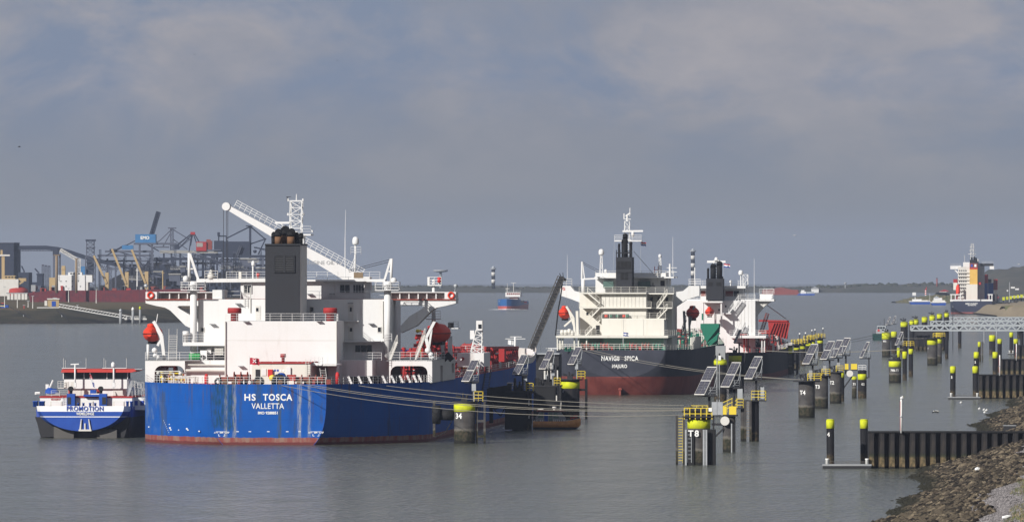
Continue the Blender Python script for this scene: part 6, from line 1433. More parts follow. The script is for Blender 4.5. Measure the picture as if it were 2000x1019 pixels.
# ------------------------------------------------------------------ truss footbridges and the far quay
def bridge(x0, x1, y0, y1, wy, label):
    F = Frame(x0, wy, head=0); e = F.empty('truss_bridge', label, 'bridge', 'grey truss footbridges'); a = F.x(x0); b = F.x(x1+60); zt, zb = F.z(y0), F.z(y1); h = zt-zb; n = int(round((b-a)/(h*2.1)))
    for yy in (-.9, .9):
        mb = MB(); mb.beam((a, yy, zt), (b, yy, zt), .35, .35); mb.beam((a, yy, zb), (b, yy, zb), .4, .4); mb.beam((a, yy, zb), (a, yy, zt), .35, .35); mb.build('chord', 'steel_grey', e)
        for i in range(n):
            xa, xb = a+(b-a)*i/n, a+(b-a)*(i+1)/n; MB().beam((xa, yy, zb), ((xa+xb)/2, yy, zt), .32, .3).build('diagonal', 'steel_grey', e); MB().beam(((xa+xb)/2, yy, zt), (xb, yy, zb), .32, .3).build('diagonal', 'steel_grey', e)
    MB().box(a, b, -.85, .85, zb-.05, zb+.12).build('walkway_deck', 'grey_paint', e)
    return e, F, zb
for a in ((1779, 2000, 636, 645, 700, 'nearest of the three grey truss footbridges at the right'), (1818, 2000, 627, 634.5, 679, 'middle one of the three grey truss footbridges'), (1846, 2000, 619.5, 626, 661, 'farthest of the three grey truss footbridges')):
    e, F, zb = bridge(*a)
    for px in ((1849, 1996) if a[0] == 1779 else ((1874.5,) if a[0] == 1818 else (1990,))): MB().lathe((F.x(px), 0, -3), [(3.4/F.k, 0), (3.4/F.k, zb+2.8)], 14).build('support_pile', 'pile_black', e)
F = Frame(1805, 685); e = F.empty('jetty_platform', 'dark jetty platform on piles below the truss bridges', 'jetty')
MB().box(F.x(1788), F.x(1846), 0, 9, F.z(655), F.z(645)).build('deck', 'dark_steel', e)
for i, px in enumerate((1791, 1799, 1807, 1815, 1823, 1832, 1841)): 
    for yy in (1.5, 7): MB().lathe((F.x(px), yy, -3), [(.55, 0), (.55, F.z(655)+3)], 10).build('support_pile', 'pile_black', e)
MB().box(F.x(1790), F.x(1843), 1, 1.3, F.z(676), F.z(655)).build('fender_wall', 'pile_black', e)
for px, y0 in ((1775.5, 630), (1844, 608), (1861, 600)): F = Frame(px, 682, head=0); e = F.empty('lamp_pole', {1775.5: 'thin dark pole at the left end of the nearest truss bridge', 1844: 'thin dark pole among the far yellow-capped dolphins', 1861: 'dark pole left of the farthest truss bridge, before the blue ship'}[px], 'pole', 'thin poles by the bridges'); MB().bar((0, 0, -1), (0, 0, F.z(y0)), .12, .09, n=6).build('pole', 'dark_steel', e); MB().lathe((0, 0, F.z(y0)), [(.16, 0), (.16, .3), (0, .35)], 6).build('lamp', 'galv', e)

# ------------------------------------------------------------------ small craft
F = Frame(1086, 837.5, head=0); e = F.empty('taxi_boat', 'small orange-hulled taxi boat with grey cabin moored under the dolphins', 'boat')
st = []; k_ = 1/F.k; L0, L1 = F.x(1041), F.x(1134)
rows = []
for j in range(15):
    f = j/14; x = L0+(L1-L0)*f; w = 1.25*(1-max(0, (f-.70)/.30)**2.0)**.5 if f < .999 else .02; zt = 1.25+.5*max(0, (f-.6)/.4)**2; zb = -.3+.95*max(0, (f-.82)/.18)**1.6
    rows.append([(x, -w*.55, zb), (x, -w*.92, zb+(zt-zb)*.45), (x, -w, zt), (x, w, zt), (x, w*.92, zb+(zt-zb)*.45), (x, w*.55, zb)])
t = NT('boat_orange'); t.fin(t.mix(t.ramp(t.Z, .30, .36), (.01, .01, .012), t.mix(t.ramp(t.noise(2, 4), .35, .65), (.55, .23, .03), (.42, .16, .02))), .4)
MB().grid([r[::-1] for r in rows]).build('hull', 'boat_orange', e)
cab = [(F.x(1046), 1.2), (F.x(1046), 1.75), (F.x(1054), 2.75), (F.x(1094), 2.75), (F.x(1105), 1.75), (F.x(1105), 1.2)]
MB().prism(cab, -.95, .95).build('cabin', 'grey_paint', e)
MB().prism([(F.x(1048), 2.75), (F.x(1050), 2.95), (F.x(1098), 2.98), (F.x(1107), 2.85), (F.x(1100), 2.75)], -1.1, 1.1).build('roof', 'oxide', e)
for poly in (((1050, 1.8), (1056, 2.62), (1061, 2.62), (1061, 1.8)), ((1063, 1.0), (1063, 2.6), (1070, 2.6), (1070, 1.0)), ((1081, 1.75), (1081, 2.62), (1088, 2.62), (1092, 1.75))): MB().prism([(F.x(a), b) for a, b in poly], -1.0, -.94).build('window', 'pane_green' if poly[0][0] != 1063 else 'blue_paint', e)
for y0, y1 in ((1.05, 1.75), (1.85, 2.6)): MB().box(F.x(1072), F.x(1079), -1.0, -.94, y0, y1).build('door_pane', 'pane_green', e)
for i in range(12):
    px = (1044, 1048, 1055, 1059, 1080.5, 1084, 1088, 1092, 1096, 1100, 1102)[i % 11]; 
    if i < 11: MB().box(F.x(px), F.x(px)+.09, -1.12, -1.06, 1.2, 1.5).build('white_dash', 'letter_white', e)
mb = MB(); mb.rail([(F.x(1115), -.7, 1.45), (F.x(1127), -.3, 1.6), (F.x(1127), .3, 1.6), (F.x(1115), .7, 1.45)], .6, step=.5, bars=2, r=.04); mb.build('pulpit_rail', 'orange', e)
MB().beam((F.x(1050), 0, 3.1), (F.x(1062), 0, 3.15), .3, .1).bar((F.x(1083), 0, 2.9), (F.x(1083), 0, 3.5), .2, .35, n=8).bar((F.x(1095), 0, 2.9), (F.x(1096), 0, 4.2), .05, n=5).build('roof_gear', 'offwhite', e)
# floating crane barge beyond the bow of the blue tanker
F = Frame(1050, 790); e = F.empty('crane_barge', 'dark barge behind the blue tanker bow with a long sloping loading boom', 'barge')
MB().box(F.x(1000), F.x(1100), 0, 12, -1, F.z(745)).build('hull', 'black', e)
MB().box(F.x(1033), F.x(1090), 2, 9, F.z(745), F.z(692)).build('deckhouse', 'dark_steel', e); MB().box(F.x(1031), F.x(1091), 1.5, 9.5, F.z(692), F.z(689.5)).build('roof', 'galv', e)
R_ = random.Random(8)
for i in range(9): MB().box(F.x(1062+i*3), F.x(1065+i*3), .3+i*.1, 1.5, F.z(740), F.z(R_.uniform(706, 732))).build('deck_gear', ('offwhite', 'galv', 'offwhite', 'dark_steel')[i % 4], e)
b0, b1 = F.p(1032, 695, 1.4), F.p(1096, 541, 1.4)
mb = MB(); mb.truss(b0, b1, 1.1, 1.25, 22, .07); bm = mb.build('loading_boom', 'boom_grey', e); MB().beam(b0+Vector((.15, .1, 0)), b1+Vector((.15, .1, 0)), .9, .95).build('boom_pipe', 'dark_steel', bm)
MB().beam(b1, b1+Vector((.9, 0, -.6)), .5, .5).bar(b1, b1+Vector((-.3, 0, .7)), .08).bar(b1+Vector((.4, 0, 0)), b1+Vector((.3, 0, .8)), .06).build('boom_head', 'dark_steel', bm)
MB().path([F.p(1099, 545, 1.4), F.p(1095, 580, 1.4), F.p(1091, 600, 1.4), F.p(1087, 635, 1.4), F.p(1085, 655, 1.4)], .12, 6).build('hose', 'black', bm)
mb = MB(); mb.bar(F.p(1006, 700, 3), F.p(1006, 658, 3), .18, n=8)
for py, a, b in ((661.5, 987, 1026), (657.5, 996, 1019)): mb.bar(F.p(a, py, 3), F.p(b, py, 3), .07, n=5)
mb.build('radar_mast', 'white', e); flag('pennant', e, F.p(992, 664, 3), 1.0, .8, ['flag_white'])
mb = MB(); mb.bar(F.p(1077, 690, 3), F.p(1077, 680, 3), .1); mb.beam(F.p(1066, 680, 3), F.p(1090, 680, 3), .2, .15); mb.bar(F.p(1056, 690, 3), F.p(1056, 671, 3), .03, n=4); mb.build('scanner', 'white', e)
# green work boat among the far dolphins
F = Frame(1722, 664); e = F.empty('work_boat', 'dark green work boat with grey wheelhouse behind the dolphin B02', 'boat')
hull([(0, 2.6, 2.2, -.8, 2.5), (2, 3.2, 2.0, -1, 4), (18, 3.2, 1.9, -1, 5), (26, .3, 2.8, -1, 2.5)], 'hull', paint('boat_green', (.012, .05, .045), .4, .3), e, [0, 1, 2, 10, 18, 21, 24, 26], 8)
for a, b, y0, y1, d0, d1, m_ in ((1711, 1734, 644, 654, 4, 12, 'galv'), (1713, 1730, 636, 644, 5, 10, 'steel_grey')): part(F, 'cabin', m_, e, [(a, y0, b, y1, d0, d1)])
for a in (1714, 1719, 1724): part(F, 'window', 'pane', e, [(a, 638, a+4, 642, 4.95, 5)])
part(F, 'red_board', 'sign_red', e, [(1714, 643, 1718, 647, 3.9, 4)]); mb = MB().bar(F.p(1727, 636, 7), F.p(1727, 622, 7), .1, n=5); mb.bar(F.p(1719, 636, 7), F.p(1719, 628, 7), .06); mb.rail([F.p(1704, 652, .3), F.p(1711, 652, .3)], 1.0, step=1); mb.build('mast', 'dark_steel', e)
# blue coaster steaming towards the camera
F = Frame(989, 604.5, head=math.radians(5.5)); e = F.empty('coaster_ship', 'small blue cargo ship with white wheelhouse steaming towards the viewer in mid channel', 'ship')
t = NT('coaster_hull'); zz = t.math('SUBTRACT', t.Z, t.math('MULTIPLY', t.ramp(t.Y, 0, 60), .9)); t.fin(t.mix(t.ramp(zz, 1.95, 2.05), (.42, .10, .085), t.mix(t.ramp(t.noise(.4, 4), .4, .7), (.015, .09, .27), (.02, .11, .32))), .45)
sts = [(0, .25, 6.1, -3, 2.2), (2, 2.8, 6.0, -3, 2.6), (5, 4.6, 5.9, -3, 3.2), (10, 5.9, 5.8, -3, 5), (24, 6.0, 5.7, -3, 6), (24.5, 6.0, 3.9, -3, 6), (60, 6.0, 3.6, -3, 6), (66, 5.6, 4.4, -3, 5), (80, 5.2, 4.6, -2, 4)]
hull(sts, 'hull', 'coaster_hull', e, [0, 1, 2, 3.5, 5, 7.5, 10, 24, 24.5, 30, 60, 66, 80], 10); deck_strip(sts, 'deck', 'deck_red', e, [.1, 2, 5, 10, 24, 24.5, 60, 80])
part(F, 'wheelhouse', 'white', e, [(987, 571, 1016, 579.5, 62, 72)]); part(F, 'deckhouse', 'white', e, [(995, 579, 1011, 590, 64, 74)])
for i in range(7): part(F, 'window', 'oxide', e, [(990+i*3.7, 572, 992.4+i*3.7, 575, 61.8, 62)])
mb = MB(); mb.rail([F.p(987, 571, 62.2), F.p(1017, 571, 62.2)], 1.0, step=2); mb.bar(F.p(990.5, 575, 63), F.p(990.5, 562, 63), .2); mb.beam(F.p(987, 563.5, 63), F.p(995, 563.5, 63), .3, .3); mb.bar(F.p(1003, 571, 66), F.p(1003, 552, 66), .15); mb.beam(F.p(998, 552.3, 66), F.p(1008, 552.3, 66), .2); mb.bar(F.p(991, 571, 66), F.p(991, 553, 66), .1); mb.build('mast', 'offwhite', e)
for y in (26, 37, 48): MB().box(-4.6, 4.6, y, y+10, 3.7, 5.0).build('hatch_cover', 'grey_paint', e)
text('bow_mark', 'A', .9, F.p(975, 588, 4), 'letter_white', e); R_ = random.Random(4); mb = MB()
for i in range(260):
    f = R_.random(); sd_ = R_.choice((-1, 1)); x = sd_*(f*12)*(1.0 if sd_ > 0 else .9); y = -1.5+f*6*R_.uniform(.6, 1.4); r = R_.uniform(.15, .5)*(1.15-f); mb.lathe((x, y, .02), [(r*1.6, 0), (r*1.2, r*.5), (0, r*.8)], 6)
mb.build('bow_wave', plain('foam', (.75, .77, .78), .9, 0, .1), e, kind='stuff')
# birds
def gull(px, py, Y, span, label, m='flag_white', tilt=.3):
    e = bpy.data.objects.new('gull', None); C.objects.link(e); e.location = ((px-1000)/FPX*Y, Y, HC-(py-YH)*Y/FPX); tag(e, label, 'bird', 'gulls in the air'); e.rotation_euler = (0, 0, tilt)
    rows = []
    for j in range(7): f = j/6; r = .075*span*math.sin(math.pi*(.08+.84*f))**.7; rows.append([(-.28*span+.56*span*f*.9, r*math.cos(a), r*math.sin(a)) for a in [i*math.pi/3 for i in range(7)]])
    mb = MB().grid(rows)
    mb.build('body', m, e)
    for s_ in (-1, 1): MB().hexa([(-.08*span, 0, .0), (.12*span, 0, .0), (.06*span, s_*.25*span, .13*span), (-.05*span, s_*.25*span, .13*span)], [(-.08*span, 0, .02), (.12*span, 0, .02), (.06*span, s_*.25*span, .145*span), (-.05*span, s_*.25*span, .145*span)]).hexa([(-.05*span, s_*.25*span, .13*span), (.06*span, s_*.25*span, .13*span), (-.03*span, s_*.5*span, .06*span), (-.06*span, s_*.5*span, .06*span)], [(-.05*span, s_*.25*span, .145*span), (.06*span, s_*.25*span, .145*span), (-.03*span, s_*.5*span, .07*span), (-.06*span, s_*.5*span, .07*span)]).build('wing', m, e)
gull(38, 287, 1500, 1.0, 'dark bird flying at the far left of the sky', 'dark_steel', .3); gull(380, 107, 2200, .9, 'tiny dark bird high in the left half of the sky', 'dark_steel', .9); gull(659, 119, 2400, .8, 'tiny dark bird high left of the middle of the sky', 'dark_steel', .2); gull(1552, 460, 1900, 1.1, 'white gull flying above the far land right of the tankers', 'flag_white', .8); gull(1990, 516, 1900, 1.1, 'white gull flying beside the hill at the right edge', 'flag_white', .5)
def sitting(px, py, wy, label, s=.4, z=0.0, m='flag_white'):
    F = Frame(px, wy, head=0); e = F.empty('gull', label, 'bird', 'gulls at rest'); zb = F.z(py)
    MB().lathe((0, 0, zb+.12), [(.01, -.2*s*2.4), (.16*s*2, -.1*s*2), (.2*s*2, .05), (.12*s*2, .25*s*2), (.01, .42*s*2)], 8, 'x').build('body', m, e); MB().lathe((.32*s, 0, zb+.12+.16), [(0, -.1), (.085, -.05), (.09, .02), (.06, .08), (0, .1)], 7).build('head', 'flag_white', e); MB().bar((.32*s+.08, 0, zb+.28), (.32*s+.2, 0, zb+.26), .025, .008).build('beak', 'yellow', e)
sitting(1760.5, 778.5, 914, 'grey and white gull perched on top of the nearest white gauge pole')
for i, (px, py) in enumerate(((1822, 805.5), (1827, 804.8), (1830.5, 805.3), (1876, 787))): sitting(px, py, py, ('leftmost of three dark ducks swimming behind the nearest sheet wall', 'middle one of three dark ducks swimming behind the nearest sheet wall', 'rightmost of three dark ducks swimming behind the nearest sheet wall', 'white gull swimming below the pontoon of the pile marked 3')[i], .35, m='dark_steel' if i < 3 else 'flag_white')
for i, (px, py) in enumerate(((1921, 801), (1926, 802), (1922.5, 806), (1912, 799))): sitting(px, py, py, ('uppermost', 'rightmost', 'lowest', 'leftmost')[i]+' of four white gulls on the water off the far stones', .35)
# ------------------------------------------------------------------ far shores
t = NT('far_land'); t.fin(t.mix(t.ramp(t.noise(.02, 5, .6, stretch=(1, 1, 4)), .4, .65), (.035, .04, .03), (.065, .06, .045)), .95)
def land_strip(name, px0, px1, py, topf, depth, m, n=160, seed=1, rough=1.2, slope=14):
    Y = ydist(py); k = FPX/Y; R_ = random.Random(seed); rows = []; x0 = (px0-1000)/k; x1 = (px1-1000)/k
    for j in range(5): rows.append([])
    for i in range(n+1):
        x = x0+(x1-x0)*i/n; px = px0+(px1-px0)*i/n; z = HC-(topf(px)-YH)/k+R_.uniform(-rough, rough)*.5; b = -drop(Y)
        for j, (yy, zz) in enumerate(((Y-4, b-1), (Y, b+.4), (Y+slope, max(b+.6, z)), (Y+depth, max(b+.6, z+R_.uniform(-.5, .5))), (Y+depth+60, b-1))): rows[j].append((x, yy, zz))
    return tag(MB().grid([r[::-1] for r in rows][::-1]).build(name, m), kind='structure')
def far_top(px): return 559.5+1.2*math.sin(px*.013)+.6*math.sin(px*.05)-(3.0 if 1640 < px < 1860 else 0)*min(1, abs(px-1640)/60)
land_strip('far_shore', -400, 2400, 571.2, lambda p: far_top(p)+2.5, 600, 'far_land', 260, 2, 1.0)
land_strip('right_hill', 1895, 2500, 588, lambda p: max(470, 574-44*max(0, min(1, (p-1930)/75))**.8-.10*max(0, p-2000)), 500, 'far_land', 60, 4, 1.5, 350)
# woods along the far shore: many small crowns, one mass
t = NT('far_wood'); t.fin(t.mix(t.ramp(t.noise(.08, 4), .4, .6), (.028, .034, .02), (.05, .05, .032)), .95)
mb = MB(); R_ = random.Random(9); Y = ydist(571.2)+40; k = FPX/Y
for i in range(900):
    px = R_.uniform(-100, 2150); x = (px-1000)/k; z = HC-(far_top(px)+3-YH)/k; r = R_.uniform(1.2, 3.4)*(1.25 if px > 1600 else .8); c = Vector((x, Y+R_.uniform(-20, 120), z+r*.1)); mb.add([c+p for p in stone_verts(R_, r)], ICO)
tag(mb.build('far_woods', 'far_wood'), 'dark line of trees along the whole far shore', 'trees', kind='stuff')
def tower(px, wy, segs, label, w, gal=None, name='lighthouse'):
    F = Frame(px, wy, head=0, Y=ydist(571.2)+12); e = F.empty(name, label, 'tower'); r = w/2/F.k
    for i, (y0, y1, m_) in enumerate(segs): MB().lathe((0, 0, F.z(y1)), [(r*(1+.0*i), 0), (r, F.z(y0)-F.z(y1))], 16).build('band', m_, e)
    return F, e, r
segs = [(558, 566, 'black'), (552, 558, 'white'), (545, 552, 'black'), (538, 545, 'white'), (531.5, 538, 'black')]
F, e, r = tower(963.5, 571, [(552.5, 566, 'black'), (545.5, 552.5, 'offwhite'), (538.5, 545.5, 'black'), (531.5, 538.5, 'offwhite'), (525.5, 531.5, 'black')], 'black and white banded lighthouse left of the blue cargo ship', 7.2)
MB().lathe((0, 0, F.z(526)), [(r*1.55, 0), (r*1.55, 1.3)], 16).build('gallery', 'grey_paint', e); MB().lathe((0, 0, F.z(524.5)), [(r*.85, 0), (r*.85, 1.8), (0, 2.8)], 12).build('lantern', 'steel_grey', e)
F, e, r = tower(1353.3, 571, [(537.5, 566, 'black'), (529, 537.5, 'offwhite'), (521.5, 529, 'black'), (514, 521.5, 'offwhite'), (506.5, 514, 'black'), (499, 506.5, 'offwhite'), (491, 499, 'black')], 'tall black and white banded lighthouse behind the tankers', 8.2)
MB().lathe((0, 0, F.z(491.5)), [(r*1.5, 0), (r*1.5, 1.2)], 16).build('gallery', 'grey_paint', e); MB().lathe((0, 0, F.z(490)), [(r*.7, 0), (r*.7, 1.6), (0, 2.6)], 12).build('lantern', 'steel_grey', e)
F, e, r = tower(860.5, 571, [(530, 566, 'steel_grey')], 'radar tower with a wide flat head left of the small lighthouse', 5, name='radar_tower')
MB().lathe((0, 0, F.z(532)), [(r*1.2, 0), (14/F.k, 1.0), (14.5/F.k, 1.6), (14.5/F.k, 2.6)], 20).build('head', 'grey_paint', e); MB().box(-1.2, .6, -r-.6, -r, F.z(538), F.z(532)).build('side_box', 'grey_paint', e)
F, e, r = tower(1830, 571, [(543.5, 566, 'oxide')], 'thin chimney on the far shore left of the container ship', 2.6, name='chimney'); MB().lathe((0, 0, F.z(543.5)), [(r*1.15, 0), (r*1.15, .6)], 10).build('rim', 'dark_steel', e)
F, e, r = tower(1651, 571, [(555, 566, 'grey_paint')], 'small water tower on the far shore right of the tankers', 2.0, name='water_tower'); MB().lathe((0, 0, F.z(556)), [(r, 0), (2.6/F.k, 1.2), (2.6/F.k, 2.2), (0, 2.6)], 10).build('tank', 'grey_paint', e)
for i, (px, py, w) in enumerate(((1592, 563.5, 14), (1525, 565, 40), (1845, 569, 20), (1110, 563, 8))): 
    F = Frame(px, 571, head=0, Y=ydist(571.2)-2); e = F.empty('shore_building', ('pale pitched building on the far shore above the ferry', 'long reddish shed on the far shore above the ferry', 'red-roofed houses behind the barges left of the container ship', 'tiny reddish building on the far shore right of the blue cargo ship')[i], 'building', 'buildings on the far shore'); a, b = F.x(px-w/2), F.x(px+w/2); MB().box(a, b, 0, 10, -1, F.z(py)).build('wall', ('white', 'oxide', 'offwhite', 'oxide')[i], e); MB().prism([(a-.5, F.z(py)), (b+.5, F.z(py)), ((a+b)/2, F.z(py)+2)], -.5, 10.5).build('roof', ('grey_paint', 'oxide', 'red', 'oxide')[i], e)
# ferry and barge far out
F = Frame(1574, 577, head=math.radians(80)); 
F = Frame(1574, 576.5, head=0); e = F.empty('ferry', 'small grey and white ferry far out below the far shore', 'ferry'); MB().prism([(F.x(1557), .1), (F.x(1560), 1.4), (F.x(1591), 1.4), (F.x(1591), -.5), (F.x(1560), -.5)], 0, 8).build('hull', 'blue_paint', e); part(F, 'cabin', 'white', e, [(1564, 569, 1574, 574, 1, 7)]); part(F, 'deckhouse', 'steel_grey', e, [(1575, 569.5, 1590, 574, 1, 7)]); part(F, 'wheelhouse', 'white', e, [(1565, 566.5, 1571, 569, 2, 6)])
F = Frame(1530, 577, head=0, Y=ydist(577)+250); e = F.empty('moored_barge', 'dark reddish barge lying under the far shore left of the ferry', 'barge'); MB().prism([(F.x(1488), .0), (F.x(1490), 4.5), (F.x(1558), 4.5), (F.x(1561), 0)], 0, 12).build('hull', 'oxide', e); part(F, 'superstructure', 'deck_red', e, [(1546, 566, 1560, 573, 1, 9)]); part(F, 'hatch', 'dark_steel', e, [(1495, 568, 1543, 571, 1, 9)])
# rocky spit with inland ships and beacon
land_strip('rocky_spit', 1751, 1880, 591.5, lambda p: 591-8.5*min(1, max(0, (p-1751)/34))-5*min(1, max(0, (p-1790)/30)), 60, 'bank_ground', 60, 6, 1.2, 10)
F = Frame(1808, 590, head=0, Y=ydist(591.5)+20); e = F.empty('beacon', 'red and white banded beacon on the rocky spit', 'beacon')
for i in range(6): MB().lathe((0, 0, F.z(577-i*2)), [(.55, 0), (.55, 2/F.k)], 8).build('band', 'sign_red' if i % 2 else 'letter_white', e)
MB().bar((.3, 0, F.z(566)), (.5, 0, F.z(560)), .3, .1).build('top_mark', 'sign_red', e)
def inland(px0, px1, wy, label, cab, mast):
    F = Frame((px0+px1)/2, wy, head=0); e = F.empty('inland_ship', label, 'barge', 'inland ships by the spit'); a, b = F.x(px0), F.x(px1)
    MB().prism([(a, 1.6), (a+1.5, -.5), (b-.5, -.5), (b, 1.7), (a+(b-a)*.5, 1.3)], 0, 9).build('hull', 'blue_paint', e); MB().prism([(a, 1.62), (b, 1.72), (b, 2.2), (a+(b-a)*.5, 1.9), (a-.2, 2.2)], -.1, 9.1).build('rubbing_band', 'white', e)
    for c in cab: part(F, 'deckhouse', c[4], e, [(*c[:4], 2, 7)])
    for q in mast: MB().bar(F.p(q[0], q[1], 4), F.p(q[0], q[2], 4), .3 if q[3] else .1, n=6).build('mast', 'white', e)
    return F, e
inland(1776, 1817, 594, 'low inland ship with a tall white pillar wheelhouse left of the other barge', ((1782, 584, 1800, 590, 'white'), (1800, 586, 1812, 591, 'offwhite'), (1782.5, 571, 1789, 577, 'white'), (1813, 586, 1816, 591, 'steel_grey')), ((1787.5, 590, 576, 1), (1816, 590, 573, 0)))
inland(1818, 1848, 596, 'broad inland ship with stacked grey deckhouses next to the container ship', ((1822, 586, 1846, 591, 'offwhite'), (1824, 581.5, 1840, 586, 'white'), (1826, 579, 1833, 582, 'steel_grey')), ((1829, 582, 577, 0),))
# -- container ship
F = Frame(1899, 613); e = F.empty('container_ship', 'dark blue container ship with tan funnel and red containers at the right', 'ship')
t = NT('container_hull'); t.fin(t.mix(t.ramp(t.Z, .9, 1.0), (.30, .09, .08), t.mix(t.ramp(t.noise(.2, 4), .4, .7), (.014, .018, .045), (.02, .026, .058))), .45)
sts = [(0, 10.2, 6.7, .3, 2.6), (.01, 10.2, 6.7, .3, 2.6), (4, 11.0, 6.7, -2, 3), (10, 11.6, 6.7, -5, 5), (25, 11.8, 6.9, -5, 7), (110, 11.8, 8.5, -5, 7), (128, 7, 10, -5, 4), (136, .4, 10.5, -5, 2)]
hull(sts, 'hull', 'container_hull', e, [0, .01, 2, 4, 7, 10, 18, 25, 70, 110, 120, 128, 136], 12); deck_strip(sts, 'deck', 'deck_red', e, [.02, 4, 10, 25, 110, 128])
for a, b in ((1855.5, 1878.5), (1880.5, 1914.5), (1916.5, 1938.5)): part(F, 'bulwark', 'white', e, [(a, 584.5, b, 588.5, .1, .6)])
part(F, 'accommodation', 'offwhite', e, [(1871, 521, 1894, 588, 12, 24)])
part(F, 'grey_tower', 'steel_grey', e, [(1909.2, 514, 1922, 588, 14, 24)])  # tall grey block right of the funnel
part(F, 'casing', 'cream', e, [(1887, 555, 1909, 588, 8, 14)])
part(F, 'funnel', 'funnel_tan', e, [(1894, 525, 1909, 555.5, 9, 14)])
part(F, 'funnel_band', 'oxide', e, [(1893.8, 514, 1909.2, 524, 8.9, 14.1)]); part(F, 'funnel_stripe', 'orange', e, [(1893.6, 523.6, 1909.4, 525.4, 8.8, 14.2)]); part(F, 'funnel_top', 'black', e, [(1894, 507, 1909, 513.8, 9, 14)])
for a, m_ in ((1896, 'letter_blue'), (1903, 'letter_white')): part(F, 'funnel_mark', m_, e, [(a, 516, a+4, 521, 8.82, 8.92)])
mb = MB()
for px, py in ((1898, 502), (1903, 501), (1906.5, 503)): mb.bar(F.p(px, 508, 11), F.p(px, py, 11), .45, n=8)
mb.build('exhaust_pipe', 'soot', e)
part(F, 'bridge', 'white', e, [(1881, 512, 1894, 521, 12, 20)]); part(F, 'bridge_wing', 'white', e, [(1856, 519, 1877, 525.5, 14, 18)]); part(F, 'wing_deck', 'dark_steel', e, [(1915, 514.5, 1940, 519.5, 14, 18)]); part(F, 'wing_end', 'white', e, [(1933, 519.5, 1941.5, 525.5, 14, 18)])
MB().beam(F.p(1864, 526, 15), F.p(1873, 535, 15), .5, .6).build('wing_brace', 'white', e)
for r_ in range(8):
    for px in (1873.5, 1877.5, 1881.5, 1885.5): part(F, 'window', 'pane', e, [(px, 527+r_*7, px+2, 530.2+r_*7, 11.93, 12)])
    part(F, 'deck_edge', 'offwhite', e, [(1870.5, 532+r_*7, 1894, 533+r_*7, 11.2, 12)])
mb = MB(); mb.truss(F.p(1899, 514, 18), F.p(1899, 476, 18), 2.0, 2.0, 6, .12, tip=.6)
for py, a, b in ((496, 1891, 1906), (489, 1893, 1905), (482, 1894, 1904)): mb.beam(F.p(a, py, 18), F.p(b, py, 18), .25, .25)
mb.build('radar_mast', 'offwhite', e)
mb = MB().bar(F.p(1884, 512, 16), F.p(1884, 498, 16), .1); mb.bar(F.p(1910, 514, 16), F.p(1910, 506, 16), .4, n=8); mb.rail([F.p(1857, 519, 14), F.p(1877, 519, 14)], 1.1, step=2); mb.rail([F.p(1915, 514.5, 14), F.p(1940, 514.5, 14)], 1.1, step=2); mb.build('aerials', 'offwhite', e)
for i, (a, y0, b, y1, m_, d0) in enumerate(((1862, 545, 1870, 552, 'red', 30), (1862, 552, 1870, 566, 'cream', 28), (1922, 536, 1929.5, 553, 'red', 30), (1922, 553, 1929, 590, 'blue_paint', 26), (1929.5, 545, 1936, 552, 'dark_steel', 36), (1930, 552.5, 1940, 574, 'blue_paint', 38), (1940.3, 545, 1944, 566, 'oxide', 38), (1944.3, 545, 1948, 566, 'red', 40), (1909.5, 551, 1916, 556, 'red', 10), (1930, 574.3, 1948, 590, 'dark_steel', 30))): part(F, 'container', m_, e, [(a, y0, b, y1, d0, d0+6)])
part(F, 'lashing_tower', 'cream', e, [(1943, 566, 1946.5, 588, 27, 29)])
mb = MB()
for a in (1858, 1866, 1876, 1932, 1937.5): mb.bar(F.p(a, 588, 3), F.p(a, 575, 3), .3, n=6)
for a, b in ((1856, 1878), (1929, 1939)): mb.beam(F.p(a, 575, 3), F.p(b, 575, 3), .5, .5)
mb.build('aft_gallery', 'white', e)
text('ship_name', 'MED KUNST', 1.15, F.p(1897.5, 593, -.05), 'letter_white', e, bold=.02); text('home_port', 'MONROVIA', .8, F.p(1898.5, 596, -.05), 'letter_white', e, bold=.02)
lifeboat(F, F.p(1871, 567, 6), 7.0, 1.05, 'orange free-fall lifeboat standing on end at the container ship stern').rotation_euler = (math.radians(62), 0, -TH)
rope(wl(F, (0, 0, 6.2)), wl(F, F.p(1972, 596, 40)), 2.2, 'slack white mooring line across the container ship stern', .12)
# right far bank with stone slope and yellow loading gear
land_strip('far_stone_bank', 1947, 2400, 618, lambda p: 617-17*min(1, max(0, (p-1949)/26))-.06*max(0, p-1969), 300, paint('pale_stone', (.23, .19, .13), .9, .3, None, 0, 0, .5), 60, 12, .4, 4)
land_strip('far_bank_turf', 1966, 2400, 618, lambda p: 600-.05*(p-1966), 40, 'grass_blade', 30, 13, .5, 9).location = (0, 6, .25)
F = Frame(1975, 613, Y=ydist(613)+60, head=0); e = F.empty('loading_quay', 'far quay with yellow bollards and pale pipes right of the container ship', 'quay'); part(F, 'deck', 'dark_steel', e, [(1946, 590, 2040, 596, 0, 10)])
for i in range(9): part(F, 'yellow_bollard', 'safety_yellow', e, [(1958+i*7, 580-i*1.0, 1962.5+i*7, 586-i*1.0, 0, 2)]); part(F, 'bollard_post', 'dark_steel', e, [(1959+i*7, 586-i, 1961+i*7, 592, .2, 1.5)])
part(F, 'pipe_bridge', 'galv', e, [(1974, 583, 2040, 586, 3, 5)]); part(F, 'tanker_deck', 'offwhite', e, [(1974, 578, 2040, 581, 6, 9)])
mb = MB().bar(F.p(1972, 592, 8), F.p(1972, 551, 8), .3, .2, n=6); mb.build('lamp_mast', 'grey_paint', e)
for i, (a, b, y0, y1) in enumerate(((1967, 1969, 566, 569), (1975, 1982, 560, 563), (1983, 1990, 563, 566))): part(F, 'white_roof', 'white', e, [(a, y0, b, y1, 100, 104)])

